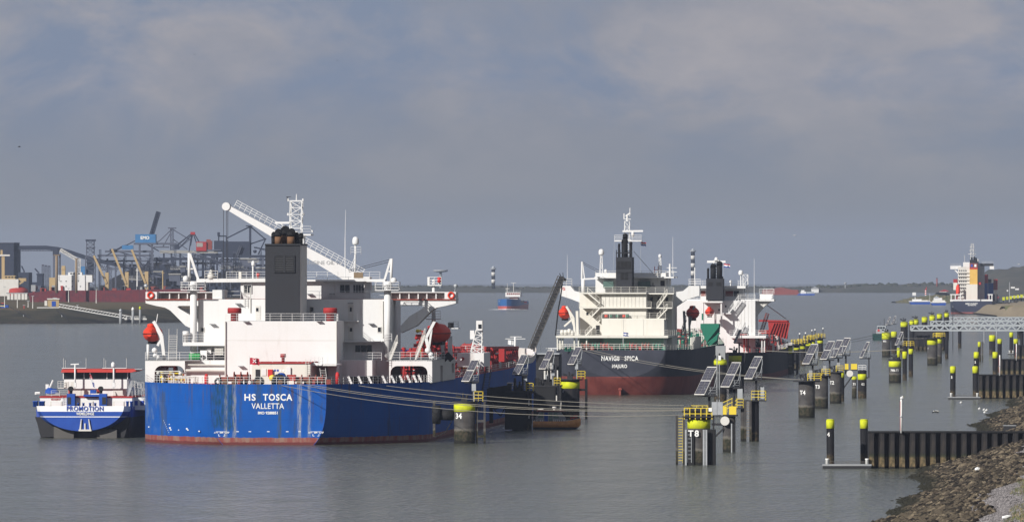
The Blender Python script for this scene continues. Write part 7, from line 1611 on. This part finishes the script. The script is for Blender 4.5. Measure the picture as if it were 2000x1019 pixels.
# ------------------------------------------------------------------ ore and coal terminal on the left
YB = ydist(632); kb = FPX/YB
t = NT('left_bank'); zz = t.math('ADD', t.Z, t.math('MULTIPLY', t.math('SUBTRACT', t.noise(.15, 4), .5), 1.5))
gr = t.mix(t.ramp(t.noise(.06, 5, .6), .38, .62), (.055, .048, .028), (.11, .085, .05)); rk = t.mix(t.ramp(t.noise(.5, 5, .7), .4, .62), (.022, .021, .018), (.06, .052, .042))
slope = t.mix(t.ramp(t.noise(.06, 5, .6), .38, .62), (.030, .031, .020), (.060, .052, .034)); top = t.mix(t.ramp(t.noise(.05, 4), .4, .6), (.12, .088, .05), (.085, .075, .042))
t.fin(t.mix(t.ramp(zz, 4.2, 5.0), t.mix(t.ramp(zz, -.3, .8), rk, slope), top), .95, 0, .1)
x0, x1 = (-250-1000)/kb, (640-1000)/kb; rows = [[] for _ in range(8)]; R_ = random.Random(14); db = drop(YB)
for i in range(121):
    f = i/120; x = x0+(x1-x0)*f; px = -250+890*f; back = 0 if px < 130 else (px-130)*.45
    for j, (yy, zz_) in enumerate(((-5, -1.5), (0, .3+R_.uniform(-.1, .3)), (14, 2.0+R_.uniform(-.2, .2)), (40, 4.2), (62, 6.3+R_.uniform(-.15, .15)), (250, 6.8), (700, 7.2), (3200, 7.5))): rows[j].append((x*(YB+yy)/YB, YB+yy+back*(1 if j < 5 else 0), zz_-drop(YB+yy)))
o = MB().grid([r[::-1] for r in rows][::-1]).build('left_bank', 'left_bank'); tag(o, kind='structure'); o.location.z = 0
for v in o.data.vertices: pass
YQ = 4300.0
def FY(px, Y): return Frame(px, 600, head=0, Y=Y)
def simple(name, label, cat, px, Y, parts_, group=None):
    F = FY(px, Y); e = F.empty(name, label, cat, group)
    for nm, m_, r in parts_: part(F, nm, m_, e, [r])
    return F, e
# on the bank
F, e = simple('pump_house', 'small tan hut with blue door on the far left bank', 'hut', 103, YB+75, (('wall', 'tan', (93, 584.5, 115, 599, 0, 4)), ('roof', 'offwhite', (92, 582.5, 116, 584.6, -.4, 4.4)), ('door', 'blue_paint', (101, 588, 109, 598, -.1, 0)), ('side_tank', 'offwhite', (87, 587, 92, 597, 0, 2)), ('roof_vent', 'grey_paint', (103, 581, 111, 582.6, 1, 2))))
F, e = simple('parked_car', 'dark car with a yellow stripe parked at the left edge on the bank', 'car', 8, YB+70, (('body', 'blue_paint', (-2, 595.5, 17, 601, 0, 2)), ('stripe', 'yellow', (-2, 596.5, 10, 598, -.05, 0)), ('cabin', 'pane', (0, 592.5, 11, 595.6, .2, 1.8)), ('light_bar', 'orange', (2, 591.5, 8, 592.6, .6, 1.3))))
for px in (1, 13): MB().lathe((F.x(px), -.05, .0), [(.35, 0), (.35, .2)], 10, 'y').build('wheel', 'rubber', e).location.z = F.z(601.5)
F, e = simple('barrier_wall', 'row of grey concrete gate posts behind the left bank', 'wall', 32, YB+160, tuple(('post', 'offwhite', (a, 573, a+5, 585, 0, 2)) for a in (14, 21, 28, 35, 42, 48)) + (('beam', 'grey_paint', (12, 571.5, 54, 573.2, -.1, 2.1)),))
for px, y0, y1, lb in ((9, 560, 600, 'tall lamp post by the parked car on the left bank'), (34, 572, 601, 'lamp post with pale base second from left on the bank'), (64, 578, 602, 'short lamp post left of the tan hut'), (134, 563, 590, 'lamp post in front of the white ship house'), (188, 565, 592, 'lamp post before the red hull, right of the white house'), (151, 596, 624, 'white post at the bend of the gangway'), (47, 596, 602, 'little red hydrant post on the left bank'), (55, 588, 600, 'thin post between the lamp posts on the left bank')):
    F, e = simple('lamp_post', lb, 'lamp post', px, YB+68 if y1 > 595 else YB+180, (), 'posts along the left bank'); MB().bar(F.p(px, y1, 0), F.p(px, y0, 0), .22, .12, n=6).build('pole', 'sign_red' if px == 47 else 'offwhite', e); MB().box(F.x(px)-.6, F.x(px)+.6, -.2, .2, F.z(y0+.3), F.z(y0-.6)).build('lamp_head', 'galv', e)
F = FY(160, YB+20); e = F.empty('gangway', 'long white truss gangway leading down the left bank to the pontoon', 'gangway')
for yy in (0, 1.6):
    a, b = F.p(115, 599, yy), F.p(256, 623.5, yy); mb = MB(); mb.beam(a, b, .2, .3); mb.beam(a+Vector((0,0,1.3)), b+Vector((0,0,1.3)), .2, .25)
    for i in range(26): q = a.lerp(b, i/25); q2 = a.lerp(b, min(1, (i+1)/25)); mb.beam(q, q2+Vector((0,0,1.3)), .14, .14)
    mb.beam(F.p(72, 600.5, yy), F.p(116, 600.5, yy), .2, .3); mb.build('side_truss', 'white', e)
MB().add([F.p(115, 599.6, 0), F.p(256, 624, 0), F.p(256, 624, 1.6), F.p(115, 599.6, 1.6)], [(0, 1, 2, 3)]).build('walkway', 'offwhite', e)
F, e = simple('landing_pontoon', 'small landing pontoon with posts at the foot of the white gangway', 'pontoon', 264, YB+12, (('float', 'dark_steel', (244, 624, 286, 629.5, 0, 5)), ('deck', 'offwhite', (243.5, 621.5, 286.5, 624.2, -.1, 5.1))))
mb = MB().rail([F.p(246, 622.5, .1), F.p(284, 622.5, .1)], 1.1, step=1.2, r=.07); mb.build('railing', 'white', e)
for px, y0, y1, w, cap in ((235.5, 605, 632, 5.5, 'galv'), (259.5, 602, 630, 5, 'letter_white'), (273.5, 600, 627, 4, 'safety_yellow')):
    F = FY(px, YB+8); e = F.empty('mooring_pile', {235.5: 'grey pile at the end of the white gangway', 259.5: 'white-capped pile beside the landing pontoon', 273.5: 'yellow-capped pile beside the landing pontoon'}[px], 'pile', 'piles at the landing pontoon'); r = w/2/F.k; MB().lathe((0, 0, F.z(y1+6)), [(r, 0), (r, F.z(y0)-F.z(y1+6))], 12).build('pile', 'grey_paint', e); MB().lathe((0, 0, F.z(y0)), [(r*1.05, -.9), (r*1.05, 0), (0, .6)], 12).build('cap', cap, e)
for i, (a, b) in enumerate((((20, 600), (72, 628)), ((110, 605), (132, 624)))):
    F = FY(60, YB+30); e = F.empty('bank_stairs', ('long dark stairway down the left bank near the car', 'short dark stairway under the white gangway')[i], 'stairs', 'stairs on the left bank'); MB().stair(F.p(*a, 8), F.p(*b, -20), 1.6, n=24, rail=True).build('flight', 'dark_steel', e); MB().bar(F.p((a[0]+b[0])/2, (a[1]+b[1])/2, -6), F.p((a[0]+b[0])/2, (a[1]+b[1])/2+8, -6), .25).build('support', 'grey_paint', e)
# red-hulled ship with derricks
F = FY(160, YQ); e = F.empty('bulk_carrier', 'long red-hulled ship with white deckhouse behind the left bank', 'ship')
MB().prism([(F.x(55), F.z(572)), (F.x(62), F.z(600)), (F.x(360), F.z(600)), (F.x(366), F.z(564)), (F.x(200), F.z(567)), (F.x(100), F.z(567))], 0, 26).build('hull', paint('dull_red', (.14, .028, .034), .7, .6, (.05, .03, .04), .7), e)
part(F, 'accommodation', 'white', e, [(113, 537, 166, 569, 3, 20)]); part(F, 'side_house', 'white', e, [(166.2, 537, 180, 551, 3.5, 20)]); part(F, 'lower_house', 'offwhite', e, [(166.2, 551.2, 172, 569, 3.5, 20)]); part(F, 'bridge', 'white', e, [(133, 531.5, 160, 537, 4, 14)]); part(F, 'aft_house', 'tan', e, [(96, 542, 112.8, 569, 4, 20)])
for px in (137, 142, 147, 152): part(F, 'window', 'pane', e, [(px, 533, px+4, 535.5, 3.9, 4)])
for px, py in ((118, 548), (128, 548), (140, 548), (118, 558), (128, 558), (140, 558), (152, 548), (156, 558)): part(F, 'window', 'pane', e, [(px, py, px+2, py+2, 2.9, 3)])
part(F, 'funnel', 'tan', e, [(120, 519, 127, 537, 10, 15)]); part(F, 'funnel_ring', 'tan', e, [(119, 524, 128, 526, 9.7, 15.3)]); mb = MB().truss(F.p(152, 531, 10), F.p(152, 505, 10), 2.5, 2.5, 6, .18); mb.build('radar_mast', 'offwhite', e)
R_ = random.Random(77); 
for i in range(14): px = R_.uniform(60, 285); part(F, 'deck_gear', R_.choice(('dark_steel', 'oxide', 'grey_paint', 'deck_red')), e, [(px, R_.uniform(556, 565), px+R_.uniform(3, 9), 569, 2, 8)])
for i, (px0, py0, px1, py1, post, pt) in enumerate(((183, 499, 208, 551, 208.5, 532), (218.5, 486, 246, 552, 247.5, 531), (257, 487, 284, 551, 286, 530))):
    F2 = FY(px1, YQ+8); e2 = F2.empty('deck_crane', ('left', 'middle', 'right')[i]+' one of three sloping tan deck cranes on the red ship', 'crane', 'tan deck cranes'); a, b = F2.p(px1, py1+2, 0), F2.p(px0, py0, 0); mb = MB(); mb.beam(a, b, 1.0, 1.0); mb.build('jib', 'tan', e2); mb = MB(); pbox(mb, F2, post-3.5, pt, post+3.5, 570, 0, 4); mb.build('post', 'tan', e2); MB().bar(b, F2.p(post, pt, 1), .12, n=4).build('topping_wire', 'dark_steel', e2)
for i, (px, y0, w) in enumerate(((110.5, 497, 6), (149, 504, 5), (137.5, 566, 0))):
    if w:
        F2 = FY(px, YQ-6); e2 = F2.empty('ship_derrick', ('thick brown derrick post below the conveyor box', 'slim brown derrick post before the white house')[i], 'derrick', 'brown derrick posts'); r = w/2/F2.k; MB().lathe((0, 0, F2.z(572)), [(r, 0), (r*.9, F2.z(y0)-F2.z(572))], 12).build('post', 'wood', e2); MB().box(-r*2, r*2, -r, r, F2.z(y0+2), F2.z(y0)).build('head', 'wood', e2)
        if i == 1: MB().truss(F2.p(149, 506, 0), F2.p(118, 488, 0), 1.2, 1.4, 8, .2).build('lattice_arm', 'offwhite', e2)
        for q in range(3): MB().ladder(F2.p(px+w*.7, 520+q*15, 0), F2.p(px+w*.7, 507+q*15, 0), .8, .1, .8).build('ladder', 'dark_steel', e2)
# beige ship at the left edge
F, e = simple('moored_ship', 'beige ship deckhouse with a thick mast cut by the left edge', 'ship', 20, YQ+40, (('house', 'offwhite', (-25, 545, 36, 578, 0, 14)), ('bridge', 'tan', (8, 538, 30, 545, 1, 10)), ('wing', 'tan', (36, 543, 51, 549, 1, 5)), ('mast', 'tan', (3, 500, 9, 545, 2, 4)), ('crosstree', 'offwhite', (-2, 497, 19, 500, 1.5, 4.5)), ('top_mast', 'tan', (1, 488, 5, 500, 2, 3))))
for i in range(6): part(F, 'window', 'pane', e, [(10+i*6, 540, 14+i*6, 542.5, .9, 1)])
MB().lathe(F.p(33, 578, 4), [(6, 0), (5.5, 3.5), (2, 5), (0, 5.2)], 12).build('red_cover', 'deck_red', e)
MB().beam(F.p(32, 558, 1), F.p(46, 549, 1), .8, .8).build('wing_brace', 'tan', e)
# industrial buildings
paint('plant_dark_hazed', (.035, .042, .065), .7, .3); paint('plant_mid_hazed', (.095, .105, .14), .7, .3); paint('plant_pale', (.30, .295, .28), .7, .3); paint('coal', (.018, .018, .020), .95, .3)  # dark and mid plant greys carry distance haze as a bluish lift in colour
simple('storage_building', 'tall dark windowless storage building at the left edge', 'building', 15, 5200, (('block', 'plant_dark_hazed', (-40, 474.5, 27, 580, 0, 60)), ('stair_tower', 'plant_mid_hazed', (27, 484, 35.5, 580, 4, 30)), ('annex', 'plant_dark_hazed', (35.7, 532, 56, 580, 2, 40)), ('roof_edge', 'plant_mid_hazed', (-40, 473.4, 27.5, 474.8, -.5, 60))))
simple('silo_tower', 'small dark tower and sloped shed right of the storage building', 'building', 78, 5300, (('tower', 'plant_dark_hazed', (72, 536, 83, 580, 0, 14)), ('head', 'plant_dark_hazed', (71, 534, 84, 537, -.5, 14.5)), ('shed', 'plant_dark_hazed', (56, 551, 74, 580, 2, 30))))
F = FY(110, 5200); e = F.empty('conveyor_bridge', 'long dark conveyor gallery running from the storage building down to the right', 'conveyor')
pts = [(27, 484), (60, 483.5), (90, 483.5), (112, 486), (135, 492), (165, 502), (200, 511), (240, 519), (275, 529), (310, 540)]
for a, b in zip(pts[:-1], pts[1:]): MB().beam(F.p(*a, 5), F.p(*b, 5), 4.0, 2.4).build('gallery', 'plant_dark_hazed', e)
for a, b in ((36, 103), (185, 230)):
    for i in range(12):
        xa = a+(b-a)*i/12; xb = a+(b-a)*(i+1)/12; ya = 490 if a < 100 else 517+(xa-185)*.25; yb = 490 if a < 100 else 517+(xb-185)*.25
        if i % 1 == 0: MB().bar(F.p(xa, ya-4, 4), F.p((xa+xb)/2, ya+(0 if a < 100 else 3), 4), .2, n=4).bar(F.p((xa+xb)/2, ya+(0 if a < 100 else 3), 4), F.p(xb, yb-4, 4), .2, n=4).build('truss_lacing', 'plant_mid_hazed', e)
MB().beam(F.p(36, 490, 4), F.p(103, 490, 4), .4, .4).build('truss_chord', 'plant_mid_hazed', e); part(F, 'transfer_box', 'plant_dark_hazed', e, [(103, 486, 114, 498, 2, 9)])
for px in (105, 112, 117): MB().bar(F.p(px, 580, 5), F.p(px, 496, 5), .5, n=6).build('support', 'plant_mid_hazed', e)
F = FY(176, 5150); e = F.empty('transfer_tower', 'lattice transfer tower with a flat head behind the white ship house', 'tower'); mb = MB().truss(F.p(176.5, 580, 5), F.p(176.5, 500, 5), 5.6, 5.6, 7, .35); mb.build('frame', 'plant_mid_hazed', e); mb = MB().truss(F.p(176.5, 500, 5), F.p(176.5, 470, 5), 4.4, 4.4, 4, .3); mb.build('upper_frame', 'plant_mid_hazed', e); part(F, 'head', 'plant_dark_hazed', e, [(167, 467.5, 186, 471, 1, 9)]); part(F, 'platform', 'plant_mid_hazed', e, [(168, 482, 185, 484, 1, 9)]); part(F, 'blue_house', 'sky_blue', e, [(158, 520, 172, 536, 3, 9)]); part(F, 'hopper', 'plant_dark_hazed', e, [(170, 505, 183, 540, 3, 7)])
for i, px in enumerate((84, 90, 96)): F = FY(px, 5400); e = F.empty('crane_mast', ('left', 'middle', 'right')[i]+' one of three far lattice masts left of the brown derrick', 'mast', 'far lattice masts'); MB().truss(F.p(px, 580, 0), F.p(px, 517+i, 0), 1.3, 1.3, 12, .22).build('lattice', 'plant_mid_hazed', e); MB().beam(F.p(px-2, 518+i, 0), F.p(px+2, 518+i, 0), .5, .5).build('head', 'plant_dark_hazed', e)
for i, (px, py, b) in enumerate(((45, 533, (42, 519)), (73, 535, (68, 524)))): F = FY(px, 5600); e = F.empty('far_crane', ('left', 'right')[i]+' one of two tiny cranes on the skyline beside the storage building', 'crane', 'tiny skyline cranes'); MB().truss(F.p(px+2, 560, 0), F.p(px+2, py-4, 0), .9, .9, 6, .2).build('tower', 'plant_mid_hazed', e); MB().beam(F.p(px+3, py-2, 0), F.p(*b, 0), .8, .9).build('jib', 'plant_dark_hazed', e)
# coal heaps
def heap(name, label, pts, Y, m='coal', depth=70):
    F = FY(pts[0][0], Y); e = F.empty(name, label, 'coal heap', 'coal heaps'); R_ = random.Random(int(pts[0][0])); rows = [[], [], [], []]; n = 40
    for i in range(n+1):
        px = pts[0][0]+(pts[-1][0]-pts[0][0])*i/n
        for a, b in zip(pts[:-1], pts[1:]):
            if a[0] <= px <= b[0]: py = a[1]+(b[1]-a[1])*(px-a[0])/(b[0]-a[0]); break
        q = F.p(px, py+R_.uniform(-.5, .5), depth/2)
        for j, (yy, zz_) in enumerate(((-5, 5), (depth/2-8, q.z-.8), (depth/2, q.z), (depth, 5))): rows[j].append((q.x, yy, max(5, zz_)))
    MB().grid([r[::-1] for r in rows][::-1]).build('heap', m, e)
heap('coal_heap', 'big black coal heap rising behind the tan deck cranes', [(188, 572), (215, 545), (250, 528), (290, 514), (325, 510), (350, 521), (400, 548), (430, 570)], 5000)
heap('coal_heap', 'low black coal heap behind the left bridge wing of the blue tanker', [(330, 572), (365, 548), (410, 535), (450, 545), (500, 550), (560, 572)], 4900); heap('coal_heap', 'small dark heap in front of the terminal by the red hull', [(215, 573), (240, 553), (275, 548), (310, 556), (345, 560), (390, 573)], 4700)
heap('coal_heap', 'dark far heap filling the terminal behind the funnel', [(390, 572), (430, 530), (480, 520), (530, 532), (600, 572)], 5300)
R_ = random.Random(123); 
for i, (a, b, y0, y1) in enumerate(((330, 352, 534, 541), (345, 372, 539, 549), (352, 362, 519, 523), (300, 318, 529, 534), (468, 500, 504, 513), (454, 470, 528, 545), (500, 520, 522, 530))): simple('stockyard_shed', 'pale shed roof showing through the terminal, number %s from the left bridge wing' % ('one', 'two', 'three', 'four', 'five', 'six', 'seven')[i] if False else ('pale shed behind the coal right of the blue crane', 'long pale shed low behind the left provision crane', 'tiny pale shed roof under the grey gantry', 'pale shed left of the grey gantry legs', 'wide pale roof below the dark crane', 'pale block left of the antenna dome on the roof', 'pale roof close left of the dark grey funnel')[i], 'shed', (a+b)/2, 4650+i*40, (('wall', 'plant_mid_hazed', (a, y0+2, b, y1+8, 0, 12)), ('roof', 'plant_pale', (a-1, y0, b+1, y0+2.4, -.6, 12.6))), 'sheds of the terminal')
# ship unloaders
def strut(F, e, name, m, segs, r=.35, y=0):
    for a, b in segs: MB().bar(F.p(*a, y), F.p(*b, y), r, n=5).build(name, m, e)
F = FY(284, 4900); e = F.empty('ship_unloader', 'ship unloader with bright blue machine house and raised boom', 'crane', 'ship unloaders'); part(F, 'machine_house', 'sky_blue', e, [(264, 457.5, 304, 474, 0, 12)]); part(F, 'house_deck', 'plant_mid_hazed', e, [(261, 474, 306, 478, -1, 13)]); text('house_lettering', 'EMO', 2.4, F.p(283, 464.5, -.1), 'letter_white', e, bold=.03)
mb = MB().truss(F.p(296, 459, 5), F.p(309.5, 414, 5), 2.2, 2.2, 9, .3); mb.beam(F.p(296, 459, 5), F.p(309.5, 414, 5), 1.4, 1.4); mb.build('raised_boom', 'plant_dark_hazed', e)
for px in (273, 297): 
    for yy in (0, 11): MB().beam(F.p(px, 478, yy), F.p(px+(2 if px > 280 else -2), 580, yy), 1.1, 1.1).build('leg', 'plant_mid_hazed', e)
for a in ((205, 489, 300, 493), (215, 497, 262, 500)): part(F, 'girder', 'plant_mid_hazed', e, [(*a, 3, 6)])
strut(F, e, 'stay', 'plant_dark_hazed', (((264, 470), (225, 490)), ((240, 480), (206, 500)), ((240, 480), (250, 478)), ((225, 490), (264, 500)), ((262, 500), (290, 530)), ((297, 500), (275, 530)), ((285, 476), (310, 490))), .3, 4)
part(F, 'cab', 'sky_blue', e, [(238, 479, 260, 487, 3, 7)]); part(F, 'trolley', 'plant_dark_hazed', e, [(214, 486, 226, 490, 2, 7)])
F = FY(338, 4950); e = F.empty('gantry_crane', 'grey gantry crane with a tall pylon and long pale girder', 'crane', 'ship unloaders'); part(F, 'girder', 'plant_pale', e, [(312, 489, 374, 494.5, 2, 6)]); MB().truss(F.p(336, 490, 4), F.p(335.5, 447, 4), 1.6, 1.6, 6, .3).build('pylon', 'plant_mid_hazed', e); part(F, 'pylon_head', 'plant_mid_hazed', e, [(328, 444, 344, 446.5, 3, 6)])
strut(F, e, 'stay', 'plant_mid_hazed', (((336, 447), (374, 470)), ((336, 447), (312, 470)), ((338, 467), (366, 487)), ((333, 455), (318, 482)), ((372, 458), (346, 480)), ((372, 466), (348, 486)), ((312, 470), (300, 476))), .3, 4); part(F, 'upper_deck', 'plant_mid_hazed', e, [(300, 474, 345, 478, 2, 6)]); part(F, 'counterweight', 'plant_dark_hazed', e, [(340, 478, 350, 487, 2, 6)]); part(F, 'cross_beam', 'plant_mid_hazed', e, [(300, 481, 330, 484, 2, 6)])
for px in (320, 335, 352): MB().beam(F.p(px, 494, 3), F.p(px, 580, 3), 1.0, 1.0).build('leg', 'plant_dark_hazed', e)
F = FY(395, 4900); e = F.empty('grab_crane', 'dark red crane house with white panel and spread stay frame', 'crane', 'ship unloaders'); part(F, 'machine_house', 'red', e, [(383, 472, 403, 490, 0, 8)]); part(F, 'rear_house', 'oxide', e, [(403.2, 470, 414, 487, 1, 8)]); part(F, 'white_panel', 'plant_pale', e, [(384, 474, 396, 482, -.1, 0)]); part(F, 'roof_box', 'oxide', e, [(403, 467.5, 411, 470.2, 2, 6)])
part(F, 'apex', 'red', e, [(372, 453, 381, 458, 2, 5)]); strut(F, e, 'stay', 'plant_dark_hazed', (((374, 458), (369, 492)), ((378, 458), (384, 475)), ((380, 457), (389, 473)), ((373, 457), (346, 478)), ((373, 460), (350, 484)), ((376, 458), (372, 480))), .32, 3); part(F, 'girder', 'plant_pale', e, [(374, 490, 425, 494.5, 1, 5)]); part(F, 'walkway', 'plant_mid_hazed', e, [(396, 487, 432, 489.5, .5, 5)])
for px in (371, 397, 424): MB().beam(F.p(px, 494, 3), F.p(px, 580, 3), 1.1, 1.1).build('leg', 'plant_dark_hazed', e)
F = FY(455, 4900); e = F.empty('stacker_crane', 'large dark blue-grey unloader with a tall mast left of the funnel', 'crane', 'ship unloaders'); part(F, 'machine_house', 'plant_dark_hazed', e, [(437, 471.5, 488, 498, 0, 12)]); part(F, 'front_house', 'plant_dark_hazed', e, [(418, 470, 437, 492, 1, 10)]); part(F, 'mast_box', 'plant_dark_hazed', e, [(424.5, 453.5, 429.5, 461, 3, 5)]); part(F, 'house_deck', 'plant_dark_hazed', e, [(412, 498, 520, 503, -1, 12)]); part(F, 'mast', 'plant_dark_hazed', e, [(486.5, 442, 490.5, 580, 3, 6)]); part(F, 'mast_head', 'plant_dark_hazed', e, [(480, 440, 494, 442, 2, 7)])
strut(F, e, 'stay', 'plant_dark_hazed', (((487, 443), (443, 465)), ((490, 443), (518, 467)), ((520, 466), (490, 476)), ((519, 466), (504, 497)), ((427, 461), (427, 470)), ((427, 461), (442, 461)), ((442, 461), (442, 475)), ((496, 483), (519, 487))), .38, 4)
for px in (436, 444): MB().beam(F.p(px, 470, 3), F.p(px, 585, 3), 1.0, 1.0).build('leg', 'plant_dark_hazed', e)
MB().truss(F.p(470, 480, -1), F.p(450, 530, -1), 1.2, 1.2, 9, .2).build('stair_truss', 'plant_mid_hazed', e); MB().lathe(F.p(498, 491, 3), [(0, -1.0), (.9, -.6), (1.0, .6), (0, 1.0)], 10).build('sheave', 'plant_dark_hazed', e)
F = FY(420, 4850); e = F.empty('yard_conveyor', 'sloping yard conveyor crossing behind the left provision crane', 'conveyor', 'yard conveyors'); MB().truss(F.p(375, 496, 0), F.p(520, 540, 0), 1.6, 1.6, 24, .22).build('truss', 'plant_mid_hazed', e); MB().beam(F.p(375, 496, 0), F.p(520, 540, 0), 1.2, .7).build('belt', 'plant_dark_hazed', e)
for px in (410, 450, 490): MB().bar(F.p(px, 507+(px-410)*.3, 0), F.p(px, 580, 0), .3, n=5).build('trestle', 'plant_mid_hazed', e)
F = FY(290, 4950); e = F.empty('yard_conveyor', 'dark yard conveyor rising over the coal heap behind the tan cranes', 'conveyor', 'yard conveyors'); MB().beam(F.p(290, 541, 0), F.p(365, 518, 0), 1.6, 2.0).build('gallery', 'plant_dark_hazed', e); MB().beam(F.p(315, 516, 0), F.p(326, 545, 0), 3, 3).build('transfer_house', 'plant_dark_hazed', e)
for i, (px, y0, y1, m_) in enumerate(((268, 523, 556, 'white'), (318, 528, 558, 'tan'), (136, 569, 590, 'offwhite'))): 
    if i < 2: F = FY(px, 4500); e = F.empty('light_mast', ('white light mast between the two right tan deck cranes', 'tan light mast before the coal heap')[i], 'mast', 'light masts of the terminal'); MB().bar(F.p(px, y1+14, 0), F.p(px, y0, 0), .4, .25, n=6).build('pole', m_, e); MB().beam(F.p(px-3, y0+5, 0), F.p(px+3, y0+5, 0), .3, .3).build('cross_arm', m_, e)
R_ = random.Random(90); F = FY(300, 4550); e = F.empty('terminal_machinery', 'jumble of low dark machinery along the terminal quay behind the red ship', 'machinery')
for i in range(70): px = R_.uniform(60, 540); h = R_.uniform(2, 14); part(F, 'machine', R_.choice(('plant_dark_hazed', 'plant_dark_hazed', 'plant_mid_hazed', 'oxide', 'plant_pale' if i % 4 == 0 else 'plant_dark_hazed')), e, [(px, 572-h, px+R_.uniform(3, 14), 576, R_.uniform(0, 60), 70)])

F = FY(330, 4750); e = F.empty('terminal_lattice', 'tangle of thin masts, cables and walkways over the coal terminal', 'machinery'); R_ = random.Random(55)
for i in range(64):
    px = R_.uniform(185, 535); y0 = R_.uniform(482, 525); k = R_.random()
    if k < .35: MB().truss(F.p(px, 575, R_.uniform(0, 60)), F.p(px, y0, R_.uniform(0, 60)), 1.0, 1.0, 10, .14).build('lattice_mast', R_.choice(('plant_mid_hazed', 'plant_dark_hazed')), e)
    elif k < .7: MB().bar(F.p(px, y0, 10), F.p(px+R_.uniform(20, 70), y0+R_.uniform(8, 40), 12), .16, n=4).build('cable', 'plant_dark_hazed', e)
    else:
        w = R_.uniform(18, 50); yy = y0+R_.uniform(10, 40); mb = MB(); mb.beam(F.p(px, yy, 20), F.p(px+w, yy+R_.uniform(-4, 4), 20), .8, .6); mb.rail([F.p(px, yy, 20), F.p(px+w, yy, 20)], 1.6, step=2.5, r=.1, post=.1); mb.build('walkway', R_.choice(('plant_mid_hazed', 'plant_dark_hazed', 'plant_pale')), e)

F = FY(360, 4980); e = F.empty('stockpile_gantry', 'long dark gantry beams spanning the terminal behind the unloaders', 'gantry')
for i, (a, b, y0, y1, m_) in enumerate(((190, 300, 497, 501, 'plant_mid_hazed'), (300, 420, 503, 508, 'plant_dark_hazed'), (205, 330, 508, 511, 'plant_dark_hazed'), (350, 470, 512, 516, 'plant_mid_hazed'), (430, 540, 505, 509, 'plant_dark_hazed'), (390, 450, 495, 500, 'plant_dark_hazed'), (240, 300, 516, 521, 'plant_mid_hazed'), (460, 535, 516, 520, 'plant_mid_hazed'))): part(F, 'beam', m_, e, [(a, y0, b, y1, i*3, i*3+4)])
for i in range(22): px = 192+i*16; part(F, 'column', ('plant_mid_hazed', 'plant_dark_hazed')[i % 2], e, [(px, 498+(i*7) % 15, px+3.2, 578, (i % 5)*4, (i % 5)*4+2)])
# ------------------------------------------------------------------ pieces that stand apart become parts of their own
def split_pieces(gap=.18, limit=40):
    for o in [q for q in bpy.data.objects if q.type == 'MESH' and q.parent and q.get('kind') is None and q.data.users == 1]:
        me = o.data; nv = len(me.vertices)
        if nv > 9000 or o.name.split('.')[0] in SKIP: continue
        par = list(range(nv))
        def find(a):
            while par[a] != a: par[a] = par[par[a]]; a = par[a]
            return a
        for p in me.polygons:
            r = find(p.vertices[0])
            for v in p.vertices[1:]: par[find(v)] = r
        isl = {}
        for v in me.vertices: isl.setdefault(find(v.index), []).append(v.index)
        if len(isl) < 2 or len(isl) > 700: continue
        bb = []
        for k, vi in isl.items():
            c = [me.vertices[i].co for i in vi]; bb.append((k, [min(x[j] for x in c)-gap/2 for j in range(3)], [max(x[j] for x in c)+gap/2 for j in range(3)]))
        cl = list(range(len(bb)))
        def cf(a):
            while cl[a] != a: cl[a] = cl[cl[a]]; a = cl[a]
            return a
        for i in range(len(bb)):
            for j in range(i):
                a, b = bb[i], bb[j]
                if all(a[1][q] <= b[2][q] and b[1][q] <= a[2][q] for q in range(3)): cl[cf(i)] = cf(j)
        groups = {}
        for i in range(len(bb)): groups.setdefault(cf(i), []).append(bb[i][0])
        if len(groups) < 2: continue
        if len(groups) > limit: o['kind'] = 'stuff'; continue
        own = {}
        for gi, ks in enumerate(groups.values()):
            for k in ks: own[k] = gi
        polys = [[] for _ in groups]
        for p in me.polygons: polys[own[find(p.vertices[0])]].append((tuple(p.vertices), p.use_smooth))
        mat = me.materials[0]
        for gi, pl in enumerate(polys):
            used = sorted({v for f, _ in pl for v in f}); mp_ = {v: i for i, v in enumerate(used)}
            nm = bpy.data.meshes.new(o.name); nm.from_pydata([tuple(me.vertices[v].co) for v in used], [], [[mp_[v] for v in f] for f, _ in pl]); nm.polygons.foreach_set('use_smooth', [q for _, q in pl]); nm.materials.append(mat)
            if gi == 0: o.data = nm
            else:
                c = o.copy(); c.data = nm; C.objects.link(c)
SKIP = {'ship_name', 'home_port', 'registry_number', 'number', 'registration', 'tug_lettering', 'boom_lettering', 'house_lettering', 'side_letters', 'wing_mark', 'bow_mark', 'letter_mark', 'sign_digit'}
split_pieces()
# ------------------------------------------------------------------ hazy air
hm = bpy.data.materials.new('haze'); hm.use_nodes = True; hn = hm.node_tree; hn.nodes.clear()
ho = hn.nodes.new('ShaderNodeOutputMaterial'); pv = hn.nodes.new('ShaderNodeVolumePrincipled')
pv.inputs['Color'].default_value = (.40, .47, .63, 1); pv.inputs['Density'].default_value = 3.8e-5; pv.inputs['Anisotropy'].default_value = 0.0
hn.links.new(pv.outputs[0], ho.inputs['Volume'])
tag(MB().box(-6200, 6200, -400, 22000, -50, 95).build('haze', hm), kind='stuff')
